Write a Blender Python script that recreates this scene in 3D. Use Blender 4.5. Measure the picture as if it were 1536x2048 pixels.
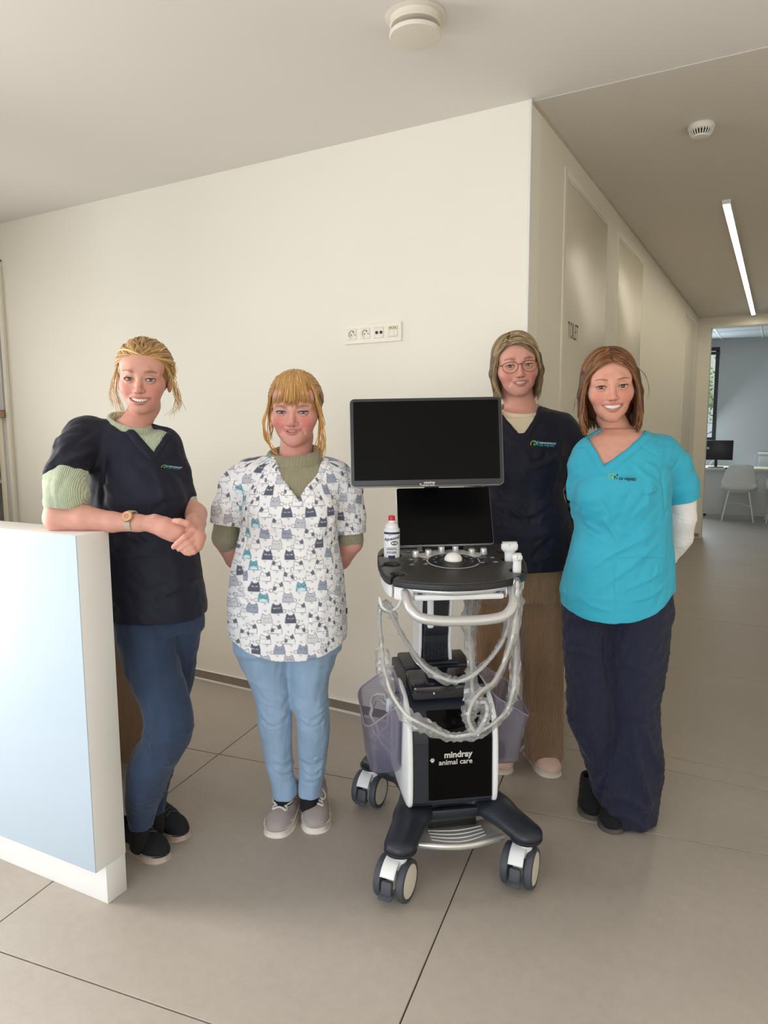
import bpy, bmesh, math, random
import numpy as np
from mathutils import Vector, Matrix
from mathutils.bvhtree import BVHTree
random.seed(7); rng = np.random.default_rng(7)
for o in list(bpy.data.objects): bpy.data.objects.remove(o)
SC = bpy.context.scene; COL = SC.collection
R_ = math.radians

# ------------------------------------------------------------------ camera, world, lights, exposure
FPX, CX, CY, IW, IH = 1410.0, 768.0, 1024.0, 1536, 2048
PITCH = math.atan((CY-850.0)/FPX); ROLL = R_(0.3)
YAW = math.atan(793.0/(FPX/math.cos(PITCH)))
EYE = np.array([0.0, 0.0, 1.42])
FW = np.array([-math.sin(YAW), math.cos(YAW), 0.0]); RT = np.array([math.cos(YAW), math.sin(YAW), 0.0]); UP = np.array([0, 0, 1.0])
CF = FW*math.cos(PITCH)-UP*math.sin(PITCH); U0 = UP*math.cos(PITCH)+FW*math.sin(PITCH)
CR = RT*math.cos(ROLL)-U0*math.sin(ROLL); CU = U0*math.cos(ROLL)+RT*math.sin(ROLL)
cam = bpy.data.objects.new('camera', bpy.data.cameras.new('camera')); COL.objects.link(cam)
cam.matrix_world = Matrix([[CR[0], CU[0], -CF[0], EYE[0]], [CR[1], CU[1], -CF[1], EYE[1]], [CR[2], CU[2], -CF[2], EYE[2]], [0, 0, 0, 1]])
cam.data.sensor_fit = 'VERTICAL'; cam.data.sensor_height = 24.0; cam.data.sensor_width = 18.0
cam.data.lens = FPX/IH*24.0; cam.data.clip_start = 0.05; cam.data.clip_end = 200
SC.camera = cam
vs = SC.view_settings; vs.view_transform = 'Standard'; vs.look = 'None'; vs.gamma = 1.0; vs.use_curve_mapping = False; vs.exposure = 0.08
W = bpy.data.worlds.new('sky'); SC.world = W; W.use_nodes = True
nt = W.node_tree; bg = nt.nodes['Background']; sky = nt.nodes.new('ShaderNodeTexSky')
sky.sky_type = 'NISHITA'; sky.sun_disc = False; sky.sun_elevation = R_(42); sky.sun_rotation = R_(250)
sky.air_density = 1.0; sky.dust_density = 3.0; sky.ozone_density = 1.0
nt.links.new(sky.outputs[0], bg.inputs[0]); bg.inputs[1].default_value = 0.22

def area_light(name, loc, target, sx, sy, power, color, spread=180):
    L = bpy.data.lights.new(name, 'AREA'); L.shape = 'RECTANGLE'; L.size = sx; L.size_y = sy
    L.energy = power; L.color = color; L.spread = R_(spread)
    o = bpy.data.objects.new(name, L); COL.objects.link(o); o.location = loc
    o.rotation_euler = (Vector(target)-Vector(loc)).to_track_quat('-Z', 'Y').to_euler()
    return o
# daylight through the lobby's glazing (left of and behind the camera) and the far room's window
area_light('left_window_daylight', (-3.42, -1.30, 1.29), (0, -1.2, 1.2), 2.4, 2.3, 95, (1.0, 0.97, 0.93))
area_light('left_door_daylight', (-3.42, 0.40, 1.15), (0, -0.1, 0.4), 0.9, 2.1, 95, (1.0, 0.96, 0.91))
area_light('staff_window_daylight', (-5.12, 1.85, 1.65), (-1.5, 1.95, 1.0), 1.1, 1.4, 26, (1.0, 0.96, 0.91))
area_light('front_window_daylight', (-1.55, -3.62, 1.4), (-1.5, 0, 1.35), 2.9, 2.1, 90, (0.80, 0.91, 1.0))
area_light('front_door_daylight', (0.9, -3.62, 1.3), (0.4, 0, 1.2), 1.5, 2.3, 60, (0.97, 0.98, 1.0))
area_light('far_window_daylight', (-1.7, 13.0, 1.8), (-0.6, 10.5, 1.0), 1.3, 1.5, 58, (0.80, 0.92, 1.0))

# ------------------------------------------------------------------ helpers
def ray(px, py): return CF + CR*(px-CX)/FPX - CU*(py-CY)/FPX
def at(px, py, depth):
    d = ray(px, py); return EYE + d*(depth/d.dot(FW))
def onz(px, py, z=0.0):
    d = ray(px, py); return EYE + d*((z-EYE[2])/d[2])

def lin(c):
    c = np.asarray(c, float)/255.0
    return np.where(c <= 0.04045, c/12.92, ((c+0.055)/1.055)**2.4)
def link(t, a, b): t.links.new(a, b)

def M(name, rgb, rough=0.5, metal=0.0, var=0.05, vscale=6.0, bump=0.0, bscale=300.0, coat=0.0, spec=0.5, attr=None, emit=0.0, sheen=0.0, sss=0.0, stretch=None, bdetail=3.0):
    m = bpy.data.materials.new(name); m.use_nodes = True; t = m.node_tree; n = t.nodes; b = n['Principled BSDF']
    tc = n.new('ShaderNodeTexCoord'); mp = n.new('ShaderNodeMapping'); link(t, tc.outputs['Object'], mp.inputs[0])
    if stretch: mp.inputs['Scale'].default_value = stretch
    col = tuple(lin(rgb))+(1.0,)
    nz = n.new('ShaderNodeTexNoise'); nz.inputs['Scale'].default_value = vscale; nz.inputs['Detail'].default_value = 4
    link(t, mp.outputs[0], nz.inputs['Vector'])
    mr = n.new('ShaderNodeMapRange'); mr.inputs[3].default_value = 1-var; mr.inputs[4].default_value = 1+var
    link(t, nz.outputs[0], mr.inputs[0])
    mx = n.new('ShaderNodeMix'); mx.data_type = 'RGBA'; mx.blend_type = 'MULTIPLY'; mx.inputs[0].default_value = 1.0
    if attr:
        at_ = n.new('ShaderNodeAttribute'); at_.attribute_name = attr; link(t, at_.outputs['Color'], mx.inputs[6])
    else: mx.inputs[6].default_value = col
    link(t, mr.outputs[0], mx.inputs[7]); link(t, mx.outputs[2], b.inputs['Base Color'])
    b.inputs['Roughness'].default_value = rough; b.inputs['Metallic'].default_value = metal
    b.inputs['Specular IOR Level'].default_value = spec
    if coat: b.inputs['Coat Weight'].default_value = coat; b.inputs['Coat Roughness'].default_value = 0.08
    if sheen: b.inputs['Sheen Weight'].default_value = sheen
    if sss:
        b.inputs['Subsurface Weight'].default_value = sss; b.inputs['Subsurface Radius'].default_value = (0.012, 0.005, 0.003); b.inputs['Subsurface Scale'].default_value = 1.0
    if emit: link(t, mx.outputs[2], b.inputs['Emission Color']); b.inputs['Emission Strength'].default_value = emit
    if bump:
        bz = n.new('ShaderNodeTexNoise'); bz.inputs['Scale'].default_value = bscale; bz.inputs['Detail'].default_value = bdetail
        link(t, mp.outputs[0], bz.inputs['Vector'])
        bp = n.new('ShaderNodeBump'); bp.inputs['Strength'].default_value = bump; bp.inputs['Distance'].default_value = 0.002
        link(t, bz.outputs[0], bp.inputs['Height']); link(t, bp.outputs[0], b.inputs['Normal'])
    return m
def bsdf(m): return m.node_tree.nodes['Principled BSDF']

def wave_bump(m, scale, axis='X', strength=0.3, dist=0.002, distort=1.0, color_dark=None):
    t = m.node_tree; n = t.nodes; b = bsdf(m)
    tc = n.new('ShaderNodeTexCoord'); w = n.new('ShaderNodeTexWave'); w.bands_direction = axis
    w.inputs['Scale'].default_value = scale; w.inputs['Distortion'].default_value = distort; w.inputs['Detail'].default_value = 2; w.inputs['Detail Scale'].default_value = 0.6
    link(t, tc.outputs['Object'], w.inputs['Vector'])
    bp = n.new('ShaderNodeBump'); bp.inputs['Strength'].default_value = strength; bp.inputs['Distance'].default_value = dist
    link(t, w.outputs['Fac'], bp.inputs['Height'])
    old = b.inputs['Normal'].links
    if old: link(t, old[0].from_socket, bp.inputs['Normal'])
    link(t, bp.outputs[0], b.inputs['Normal'])
    if color_dark is not None:
        src = b.inputs['Base Color'].links[0].from_socket
        mx = n.new('ShaderNodeMix'); mx.data_type = 'RGBA'; mx.blend_type = 'MULTIPLY'
        mr = n.new('ShaderNodeMapRange'); mr.inputs[3].default_value = color_dark; mr.inputs[4].default_value = 1.0
        link(t, w.outputs['Fac'], mr.inputs[0]); mx.inputs[0].default_value = 1.0
        link(t, src, mx.inputs[6]); link(t, mr.outputs[0], mx.inputs[7]); link(t, mx.outputs[2], b.inputs['Base Color'])
    return m

def rotz(a): c, s = math.cos(a), math.sin(a); return np.array([[c, -s, 0], [s, c, 0], [0, 0, 1.0]])
def rotx(a): c, s = math.cos(a), math.sin(a); return np.array([[1.0, 0, 0], [0, c, -s], [0, s, c]])
def roty(a): c, s = math.cos(a), math.sin(a); return np.array([[c, 0, s], [0, 1.0, 0], [-s, 0, c]])
def unit(v): v = np.asarray(v, float); return v/(np.linalg.norm(v)+1e-12)

def frames(P):
    P = np.asarray(P, float); T = np.gradient(P, axis=0); T /= (np.linalg.norm(T, axis=1, keepdims=True)+1e-12)
    a = np.array([0, 0, 1.0]) if abs(T[0][2]) < 0.9 else np.array([1.0, 0, 0])
    N = np.zeros_like(P); N[0] = unit(a - T[0]*a.dot(T[0]))
    for i in range(1, len(P)):
        v = N[i-1]-T[i]*N[i-1].dot(T[i]); N[i] = unit(v)
    return T, N, np.cross(T, N)
def spline(P, n):
    P = np.asarray(P, float); k = len(P)
    Q = np.vstack([2*P[0]-P[1], P, 2*P[-1]-P[-2]]); out = []
    for s in np.linspace(0, k-1, n):
        i = min(int(s), k-2); t = s-i; a, b, c, d = Q[i], Q[i+1], Q[i+2], Q[i+3]
        out.append(0.5*((2*b)+(-a+c)*t+(2*a-5*b+4*c-d)*t*t+(-a+3*b-3*c+d)*t**3))
    return np.array(out)

class MB:
    """collects shapes into one mesh"""
    def __init__(s): s.v = []; s.f = []; s.m = []; s.n = 0; s.X = None
    def add(s, V, F, mi=0):
        V = np.asarray(V, float)
        if s.X is not None: V = V @ s.X[0].T + s.X[1]
        s.v.append(V); s.f += [tuple(int(i)+s.n for i in f) for f in F]; s.m += [mi]*len(F); s.n += len(V); return s
    def bm(s, b, mi=0):
        b.verts.index_update(); s.add([v.co[:] for v in b.verts], [[v.index for v in f.verts] for f in b.faces], mi); b.free(); return s
    def box(s, c, d, bev=0.0, rot=None, seg=2, mi=0):
        b = bmesh.new(); bmesh.ops.create_cube(b, size=1.0)
        for v in b.verts: v.co = Vector((v.co.x*d[0], v.co.y*d[1], v.co.z*d[2]))
        if bev > 0: bmesh.ops.bevel(b, geom=list(b.edges), offset=min(bev, min(d)*0.49), segments=seg, profile=0.5, affect='EDGES')
        b.verts.index_update(); V = np.array([v.co[:] for v in b.verts]); F = [[v.index for v in f.verts] for f in b.faces]; b.free()
        if rot is not None: V = V @ np.asarray(rot).T
        return s.add(V+np.asarray(c, float), F, mi)
    def tube(s, P, r, n=12, cap=True, mi=0, sq=None, closed=False):
        P = np.asarray(P, float); r = np.broadcast_to(np.asarray(r, float), (len(P),)); T, N, B = frames(P)
        a = np.linspace(0, 2*math.pi, n, endpoint=False); sx, sy = (1, 1) if sq is None else sq
        V = (P[:, None]+r[:, None, None]*(np.cos(a)[None, :, None]*N[:, None]*sx+np.sin(a)[None, :, None]*B[:, None]*sy)).reshape(-1, 3)
        k = len(P); F = []
        for i in range(k-1 if not closed else k):
            for j in range(n): j2 = (j+1) % n; i2 = (i+1) % k; F.append((i*n+j, i*n+j2, i2*n+j2, i2*n+j))
        if cap and not closed: F.append(tuple(range(n))[::-1]); F.append(tuple(range((k-1)*n, k*n)))
        return s.add(V, F, mi)
    def cyl(s, p0, p1, r0, r1=None, n=24, bev=0.0, mi=0):
        r1 = r0 if r1 is None else r1; p0 = np.asarray(p0, float); p1 = np.asarray(p1, float); L = np.linalg.norm(p1-p0)
        if bev > 0: pr = [(r0-bev, 0), (r0-bev*0.3, bev*0.3), (r0, bev), (r1, L-bev), (r1-bev*0.3, L-bev*0.3), (r1-bev, L)]
        else: pr = [(r0, 0), (r1, L)]
        return s.lathe(pr, p0, p1-p0, n, mi=mi)
    def lathe(s, prof, o=(0, 0, 0), axis=(0, 0, 1), n=32, cap=True, mi=0):
        ax = unit(axis); h = np.array([1.0, 0, 0]) if abs(ax[0]) < 0.9 else np.array([0, 1.0, 0]); e1 = unit(h-ax*h.dot(ax)); e2 = np.cross(ax, e1)
        a = np.linspace(0, 2*math.pi, n, endpoint=False); V = []; F = []
        for r, z in prof:
            for t in a: V.append(np.asarray(o)+ax*z+r*(math.cos(t)*e1+math.sin(t)*e2))
        for i in range(len(prof)-1):
            for j in range(n): j2 = (j+1) % n; F.append((i*n+j, i*n+j2, (i+1)*n+j2, (i+1)*n+j))
        if cap: F.append(tuple(range(n))[::-1]); F.append(tuple(range((len(prof)-1)*n, len(prof)*n)))
        return s.add(V, F, mi)
    def loft(s, rings, cap=True, closed=True, mi=0):
        rings = [np.asarray(r, float) for r in rings]; n = len(rings[0]); V = np.vstack(rings); F = []
        for i in range(len(rings)-1):
            for j in range(n if closed else n-1): j2 = (j+1) % n; F.append((i*n+j, i*n+j2, (i+1)*n+j2, (i+1)*n+j))
        if cap and closed: F.append(tuple(range(n))[::-1]); F.append(tuple(range((len(rings)-1)*n, len(rings)*n)))
        return s.add(V, F, mi)
    def prism(s, poly, z0, z1, bev=0.0, mi=0):
        """extrude an xy outline (ccw) between two heights with soft rims"""
        P = np.asarray(poly, float)
        def off(d):
            t = np.roll(P, -1, 0)-np.roll(P, 1, 0); t /= (np.linalg.norm(t, axis=1, keepdims=True)+1e-12); nrm = np.stack([t[:, 1], -t[:, 0]], 1); return P-nrm*d
        def ring(Q, z): return np.column_stack([Q, np.full(len(Q), z)])
        if bev > 0: rr = [ring(off(bev), z0), ring(off(bev*0.3), z0+bev*0.3), ring(P, z0+bev), ring(P, z1-bev), ring(off(bev*0.3), z1-bev*0.3), ring(off(bev), z1)]
        else: rr = [ring(P, z0), ring(P, z1)]
        return s.loft(rr, mi=mi)
    def sphere(s, c, r, n=20, m=12, mi=0):
        r = np.broadcast_to(np.asarray(r, float), (3,)); V = []; F = []
        for i in range(1, m):
            ph = math.pi*i/m
            for j in range(n): th = 2*math.pi*j/n; V.append((math.sin(ph)*math.cos(th), math.sin(ph)*math.sin(th), math.cos(ph)))
        V = [(0, 0, 1)]+V+[(0, 0, -1)]; L = len(V)-1
        for j in range(n): F.append((0, 1+j, 1+(j+1) % n)); F.append((L, L-n+(j+1) % n, L-n+j))
        for i in range(m-2):
            for j in range(n): a = 1+i*n+j; b = 1+i*n+(j+1) % n; F.append((a, a+n, b+n, b))
        return s.add(np.array(V)*r+np.asarray(c), F, mi)
    def build(s, name, mats, parent=None, smooth=True, angle=40):
        V = np.vstack(s.v) if s.v else np.zeros((0, 3))
        return mesh_obj(name, V, s.f, mats, parent, smooth, s.m, angle)

def mesh_obj(name, V, F, mats, parent=None, smooth=True, mi=None, angle=40, colors=None):
    me = bpy.data.meshes.new(name); V = np.asarray(V, np.float32)
    if isinstance(F, np.ndarray):
        k = F.shape[1]; me.vertices.add(len(V)); me.vertices.foreach_set('co', V.ravel()); me.loops.add(F.size)
        me.loops.foreach_set('vertex_index', F.astype(np.int32).ravel()); me.polygons.add(len(F)); me.polygons.foreach_set('loop_start', np.arange(0, F.size, k, dtype=np.int32))
        me.update(calc_edges=True); me.validate()
    else:
        me.from_pydata([tuple(map(float, v)) for v in V], [], F); me.update()
    for m in (mats if isinstance(mats, (list, tuple)) else [mats]): me.materials.append(m)
    if mi is not None and len(set(mi)) > 1: me.polygons.foreach_set('material_index', np.asarray(mi, np.int32))
    if colors is not None:
        ca = me.color_attributes.new('col', 'FLOAT_COLOR', 'POINT'); c4 = np.ones((len(V), 4), np.float32); c4[:, :3] = colors; ca.data.foreach_set('color', c4.ravel())
    if smooth:
        me.polygons.foreach_set('use_smooth', np.ones(len(me.polygons), bool))
        if angle and angle < 180:
            b = bmesh.new(); b.from_mesh(me); ca_ = math.cos(R_(angle))
            for e in b.edges:
                if len(e.link_faces) == 2 and e.link_faces[0].normal.dot(e.link_faces[1].normal) < ca_: e.smooth = False
            b.to_mesh(me); b.free()
    o = bpy.data.objects.new(name, me); COL.objects.link(o)
    if parent is not None: o.parent = parent
    return o
def fix_normals(o):
    b = bmesh.new(); b.from_mesh(o.data); bmesh.ops.recalc_face_normals(b, faces=b.faces); b.to_mesh(o.data); b.free(); return o
def tag(o, label, cat, group=None):
    o['label'] = label; o['category'] = cat
    if group: o['group'] = group
    return o
def thing(name, label, cat, loc=(0, 0, 0), rot=(0, 0, 0), group=None):
    o = bpy.data.objects.new(name, None); COL.objects.link(o); o.location = loc; o.rotation_euler = rot; o.empty_display_size = 0.1
    return tag(o, label, cat, group)
def struct(o): o['kind'] = 'structure'; return o
def rrect(w, h, r, n=6, cx=0.0, cy=0.0):
    P = []
    for (sx, sy, a0) in ((1, -1, -90), (1, 1, 0), (-1, 1, 90), (-1, -1, 180)):
        for i in range(n+1):
            a = R_(a0+90*i/n); P.append((cx+sx*(w/2-r)+r*math.cos(a), cy+sy*(h/2-r)+r*math.sin(a)))
    return np.array(P)
def text_mesh(txt, size, bold=0.0, extrude=0.0, shear=0.0, align='CENTER', spacing=1.0):
    cu = bpy.data.curves.new('lettering', 'FONT'); cu.body = txt; cu.size = size; cu.offset = bold; cu.extrude = extrude; cu.shear = shear; cu.align_x = align; cu.align_y = 'CENTER'; cu.space_character = spacing; cu.resolution_u = 3
    o = bpy.data.objects.new('lettering', cu); COL.objects.link(o); bpy.context.view_layer.update()
    me = bpy.data.meshes.new_from_object(o.evaluated_get(bpy.context.evaluated_depsgraph_get()))
    V = np.array([v.co[:] for v in me.vertices]); F = [tuple(p.vertices) for p in me.polygons]
    bpy.data.objects.remove(o); bpy.data.curves.remove(cu); bpy.data.meshes.remove(me)
    return V, F
# ------------------------------------------------------------------ materials of the room
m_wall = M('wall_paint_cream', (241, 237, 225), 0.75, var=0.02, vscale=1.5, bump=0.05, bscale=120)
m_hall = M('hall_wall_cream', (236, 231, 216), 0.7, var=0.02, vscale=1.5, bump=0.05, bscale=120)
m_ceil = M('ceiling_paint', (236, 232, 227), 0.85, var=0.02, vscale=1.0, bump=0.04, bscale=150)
m_door = M('satin_door_lacquer', (222, 214, 194), 0.33, var=0.02, vscale=3, bump=0.25, bscale=3.0, stretch=(60, 60, 1.0), spec=0.6)
m_white = M('white_laminate', (233, 233, 230), 0.35, var=0.015, vscale=3)
m_whitewarm = M('white_lacquer_trim', (236, 228, 206), 0.4, var=0.015)
m_grey = M('grey_lacquer', (205, 203, 200), 0.45, var=0.02)
m_alu = M('brushed_aluminium_skirting', (146, 137, 124), 0.5, metal=0.15, var=0.05, vscale=20)
m_dark = M('dark_gap', (28, 26, 24), 0.8)
m_black = M('black_plastic', (14, 14, 15), 0.35, spec=0.5)
m_chrome = M('chrome', (200, 200, 198), 0.2, metal=1.0, var=0.02)
m_wood = M('oak_laminate', (178, 148, 122), 0.45, var=0.22, vscale=9, stretch=(14, 14, 1.0), bump=0.1, bscale=40)
m_grout = M('dark_grout', (78, 66, 56), 0.9)
m_grey_wall = M('office_wall_paint', (206, 208, 208), 0.8, var=0.02)

def tile_material():
    m = M('stoneware_tile', (172, 164, 154), 0.42, var=0.10, vscale=2.2, bump=0.12, bscale=60, spec=0.4, bdetail=8)
    t = m.node_tree; n = t.nodes; b = bsdf(m)
    tc = n.new('ShaderNodeTexCoord'); src = b.inputs['Base Color'].links[0].from_socket
    # fine cloudy mottling, speckle and light scuffs of fired stoneware
    n1 = n.new('ShaderNodeTexNoise'); n1.inputs['Scale'].default_value = 26; n1.inputs['Detail'].default_value = 8; n1.inputs['Roughness'].default_value = 0.75; link(t, tc.outputs['Object'], n1.inputs['Vector'])
    r1 = n.new('ShaderNodeMapRange'); r1.inputs[1].default_value = 0.3; r1.inputs[2].default_value = 0.7; r1.inputs[3].default_value = 0.93; r1.inputs[4].default_value = 1.06; link(t, n1.outputs[0], r1.inputs[0])
    x1 = n.new('ShaderNodeMix'); x1.data_type = 'RGBA'; x1.blend_type = 'MULTIPLY'; x1.inputs[0].default_value = 1; link(t, src, x1.inputs[6]); link(t, r1.outputs[0], x1.inputs[7])
    vo = n.new('ShaderNodeTexVoronoi'); vo.inputs['Scale'].default_value = 48; link(t, tc.outputs['Object'], vo.inputs['Vector'])
    r2 = n.new('ShaderNodeMapRange'); r2.inputs[1].default_value = 0.03; r2.inputs[2].default_value = 0.10; r2.inputs[3].default_value = 0.45; r2.inputs[4].default_value = 0.0; link(t, vo.outputs['Distance'], r2.inputs[0])
    n3 = n.new('ShaderNodeTexNoise'); n3.inputs['Scale'].default_value = 7; link(t, tc.outputs['Object'], n3.inputs['Vector'])
    r3 = n.new('ShaderNodeMapRange'); r3.inputs[1].default_value = 0.52; r3.inputs[2].default_value = 0.7; link(t, n3.outputs[0], r3.inputs[0])
    ml = n.new('ShaderNodeMath'); ml.operation = 'MULTIPLY'; link(t, r2.outputs[0], ml.inputs[0]); link(t, r3.outputs[0], ml.inputs[1])
    x2 = n.new('ShaderNodeMix'); x2.data_type = 'RGBA'; x2.inputs[7].default_value = tuple(lin((205, 192, 172)))+(1,); link(t, ml.outputs[0], x2.inputs[0]); link(t, x1.outputs[2], x2.inputs[6])
    link(t, x2.outputs[2], b.inputs['Base Color'])
    rr = n.new('ShaderNodeMapRange'); rr.inputs[3].default_value = 0.36; rr.inputs[4].default_value = 0.52; link(t, n1.outputs[0], rr.inputs[0]); link(t, rr.outputs[0], b.inputs['Roughness'])
    return m
m_tile = tile_material()

# ------------------------------------------------------------------ floor of large tiles
WALL_Y, HALL_X, CEIL, END_Y, LEFT_X = 2.842, -0.920, 2.679, 9.508, -4.36
floor = struct(MB().box((0, 5.0, -0.06), (14, 19, 0.1)).build('floor', m_grout, smooth=False))
def clip(poly, a, b, c):           # keep a*x+b*y <= c
    out = []
    for i in range(len(poly)):
        p, q = poly[i], poly[(i+1) % len(poly)]; dp = a*p[0]+b*p[1]-c; dq = a*q[0]+b*q[1]-c
        if dp <= 0: out.append(p)
        if dp*dq < 0: s = dp/(dp-dq); out.append((p[0]+s*(q[0]-p[0]), p[1]+s*(q[1]-p[1])))
    return out
def area2(P): return 0.5*sum(P[i][0]*P[(i+1) % len(P)][1]-P[(i+1) % len(P)][0]*P[i][1] for i in range(len(P)))
def lay_tile(poly):
    if len(poly) < 3 or area2(poly) < 0.01: return
    Q = np.array(poly); k = len(Q); c = Q.mean(0); In = Q+(c-Q)*0.0015
    V = np.vstack([np.column_stack([Q, np.full(k, -0.012)]), np.column_stack([Q, np.full(k, -0.0012)]), np.column_stack([In, np.zeros(k)])])
    F = [tuple(range(2*k, 3*k))]+[(i, (i+1) % k, k+(i+1) % k, k+i) for i in range(k)]+[(k+i, k+(i+1) % k, 2*k+(i+1) % k, 2*k+i) for i in range(k)]
    mesh_obj('tile', V, F, m_tile, floor, smooth=False)
T0 = onz(437.7, 1508.2)[:2]; A0 = R_(8.6); E1 = np.array([math.cos(A0), math.sin(A0)]); E2 = np.array([-math.sin(A0), math.cos(A0)])
G = 0.0021; S = 1.2; HALL_T = 2.975
for i in range(-4, 5):
    for j in range(-5, 3):
        q = [T0+E1*(i*S+G)+E2*(j*S+G), T0+E1*((i+1)*S-G)+E2*(j*S+G), T0+E1*((i+1)*S-G)+E2*((j+1)*S-G), T0+E1*(i*S+G)+E2*((j+1)*S-G)]
        q = [tuple(p) for p in q]
        for (a, b, c) in ((0, 1, HALL_T-G), (-1, 0, 4.9), (1, 0, 2.2), (0, -1, 3.4)): q = clip(q, a, b, c) if q else q
        if q: lay_tile(q)
yy = [HALL_T, 3.103]+[3.103+1.196*k for k in range(1, 10)]
for k in range(len(yy)-1):
    for (x0, x1) in ((-2.4, -0.93), (-0.93, 0.27), (0.27, 1.47)):
        if x0 < -2 and yy[k+1] < 9.5: continue
        lay_tile([(x0+G, yy[k]+G), (x1-G, yy[k]+G), (x1-G, yy[k+1]-G), (x0+G, yy[k+1]-G)])

# ------------------------------------------------------------------ walls and ceilings
def slab(name, lo, hi, m): 
    lo = np.array(lo, float); hi = np.array(hi, float); return struct(MB().box((lo+hi)/2, hi-lo).build(name, m, smooth=False))
slab("wall_back", (LEFT_X+0.03, WALL_Y, -0.01), (HALL_X, WALL_Y+0.14, CEIL), m_wall)
HX0 = HALL_X-0.14
D1, D2, D3 = (3.389, 4.278), (4.610, 5.479), (8.145, 9.040); DT = 2.542
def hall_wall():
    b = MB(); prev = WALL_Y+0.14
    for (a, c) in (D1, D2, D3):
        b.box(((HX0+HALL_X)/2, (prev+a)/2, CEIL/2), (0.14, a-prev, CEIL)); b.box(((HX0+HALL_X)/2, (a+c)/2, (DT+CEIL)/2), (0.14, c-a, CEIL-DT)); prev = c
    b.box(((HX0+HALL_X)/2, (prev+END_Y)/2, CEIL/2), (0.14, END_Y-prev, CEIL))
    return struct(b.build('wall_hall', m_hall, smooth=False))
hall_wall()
# white metal corner bead where lobby wall and hall wall meet
struct(MB().box((HALL_X+0.0015, WALL_Y-0.0015, CEIL/2+0.01), (0.012, 0.012, CEIL-0.02), 0.003).build('trim_1', m_white))
slab('wall_hall_right', (0.95, WALL_Y, -0.01), (1.09, END_Y, CEIL), m_hall)
slab('wall_back_right', (1.09, WALL_Y, -0.01), (2.2, WALL_Y+0.14, CEIL), m_wall)
slab('wall_right', (2.06, -3.6, -0.01), (2.2, WALL_Y, CEIL), m_wall)
slab('ceiling', (LEFT_X-0.9, -3.75, CEIL), (2.2, WALL_Y+0.02, CEIL+0.12), m_ceil)
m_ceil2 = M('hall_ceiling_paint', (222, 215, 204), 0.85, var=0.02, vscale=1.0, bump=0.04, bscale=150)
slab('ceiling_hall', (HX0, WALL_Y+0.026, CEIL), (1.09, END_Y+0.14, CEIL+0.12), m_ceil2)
struct(MB().box((0.55, WALL_Y+0.022, CEIL+0.002), (2.94, 0.009, 0.006)).build('trim_2', m_white, smooth=False))
struct(MB().box((HALL_X+0.003, (WALL_Y+END_Y)/2, CEIL-0.004), (0.006, END_Y-WALL_Y, 0.006)).build('shade_strip', M('shadow_line', (208, 198, 176), 0.8), smooth=False))  # faint shade line under the ceiling, put into this strip's colour
# left wall with its wide window, front wall with window and glazed door (outside the frame)
def holed_wall(name, axis, pos, th, u0, u1, holes, m):
    b = MB(); prev = u0
    def bx(a, c, z0, z1):
        if c-a < 1e-4 or z1-z0 < 1e-4: return
        if axis == 'x': b.box((pos, (a+c)/2, (z0+z1)/2), (th, c-a, z1-z0))
        else: b.box(((a+c)/2, pos, (z0+z1)/2), (c-a, th, z1-z0))
    for (a, c, z0, z1) in holes:
        bx(prev, a, 0, CEIL); bx(a, c, 0, z0); bx(a, c, z1, CEIL); prev = c
    bx(prev, u1, 0, CEIL); return struct(b.build(name, m, smooth=False))
holed_wall('wall_left', 'x', -5.0, 0.16, 0.9, WALL_Y, [(1.25, 2.45, 0.9, 2.45)], m_wall)
holed_wall('wall_left_front', 'x', -3.30, 0.16, -3.6, 1.0, [(-2.6, 0.88, 0.06, 2.52)], m_wall)
slab('wall_left_return', (-5.08, 0.84, -0.01), (-3.38, 1.0, CEIL), m_wall)
holed_wall('wall_front', 'y', -3.5, 0.16, -3.38, 2.2, [(-3.1, 0.0, 0.25, 2.5), (0.1, 1.7, 0.02, 2.45)], m_wall)
m_frame = M('anthracite_window_frame', (52, 54, 56), 0.4)
def glass_mat():
    m = bpy.data.materials.new('clear_glazing'); m.use_nodes = True; t = m.node_tree; t.nodes.clear()
    o = t.nodes.new('ShaderNodeOutputMaterial'); mx = t.nodes.new('ShaderNodeMixShader'); tr = t.nodes.new('ShaderNodeBsdfTransparent'); gl = t.nodes.new('ShaderNodeBsdfGlossy'); gl.inputs['Roughness'].default_value = 0.02
    fr = t.nodes.new('ShaderNodeFresnel'); fr.inputs[0].default_value = 1.45
    link(t, fr.outputs[0], mx.inputs[0]); link(t, tr.outputs[0], mx.inputs[1]); link(t, gl.outputs[0], mx.inputs[2]); link(t, mx.outputs[0], o.inputs[0]); return m
m_glass = glass_mat()
def window(name, axis, pos, u0, u1, z0, z1, mull):
    b = MB(); w = 0.06
    def bx(a, c, q0, q1, th=0.07):
        if axis == 'x': b.box((pos, (a+c)/2, (q0+q1)/2), (th, c-a, q1-q0), 0.004)
        else: b.box(((a+c)/2, pos, (q0+q1)/2), (c-a, th, q1-q0), 0.004)
    bx(u0, u1, z0, z0+w); bx(u0, u1, z1-w, z1); bx(u0, u0+w, z0+w, z1-w); bx(u1-w, u1, z0+w, z1-w)
    for k in mull: bx(k-w/2, k+w/2, z0+w, z1-w)
    fr = struct(b.build(name, m_frame)); g = MB()
    if axis == 'x': g.box((pos, (u0+u1)/2, (z0+z1)/2), (0.012, u1-u0-2*w+0.01, z1-z0-2*w+0.01))
    else: g.box(((u0+u1)/2, pos, (z0+z1)/2), (u1-u0-2*w+0.01, 0.012, z1-z0-2*w+0.01))
    g.build('pane', m_glass, fr, smooth=False); return fr
window('window_2', 'x', -3.30, -2.6, 0.88, 0.06, 2.52, (-0.95,))
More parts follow.
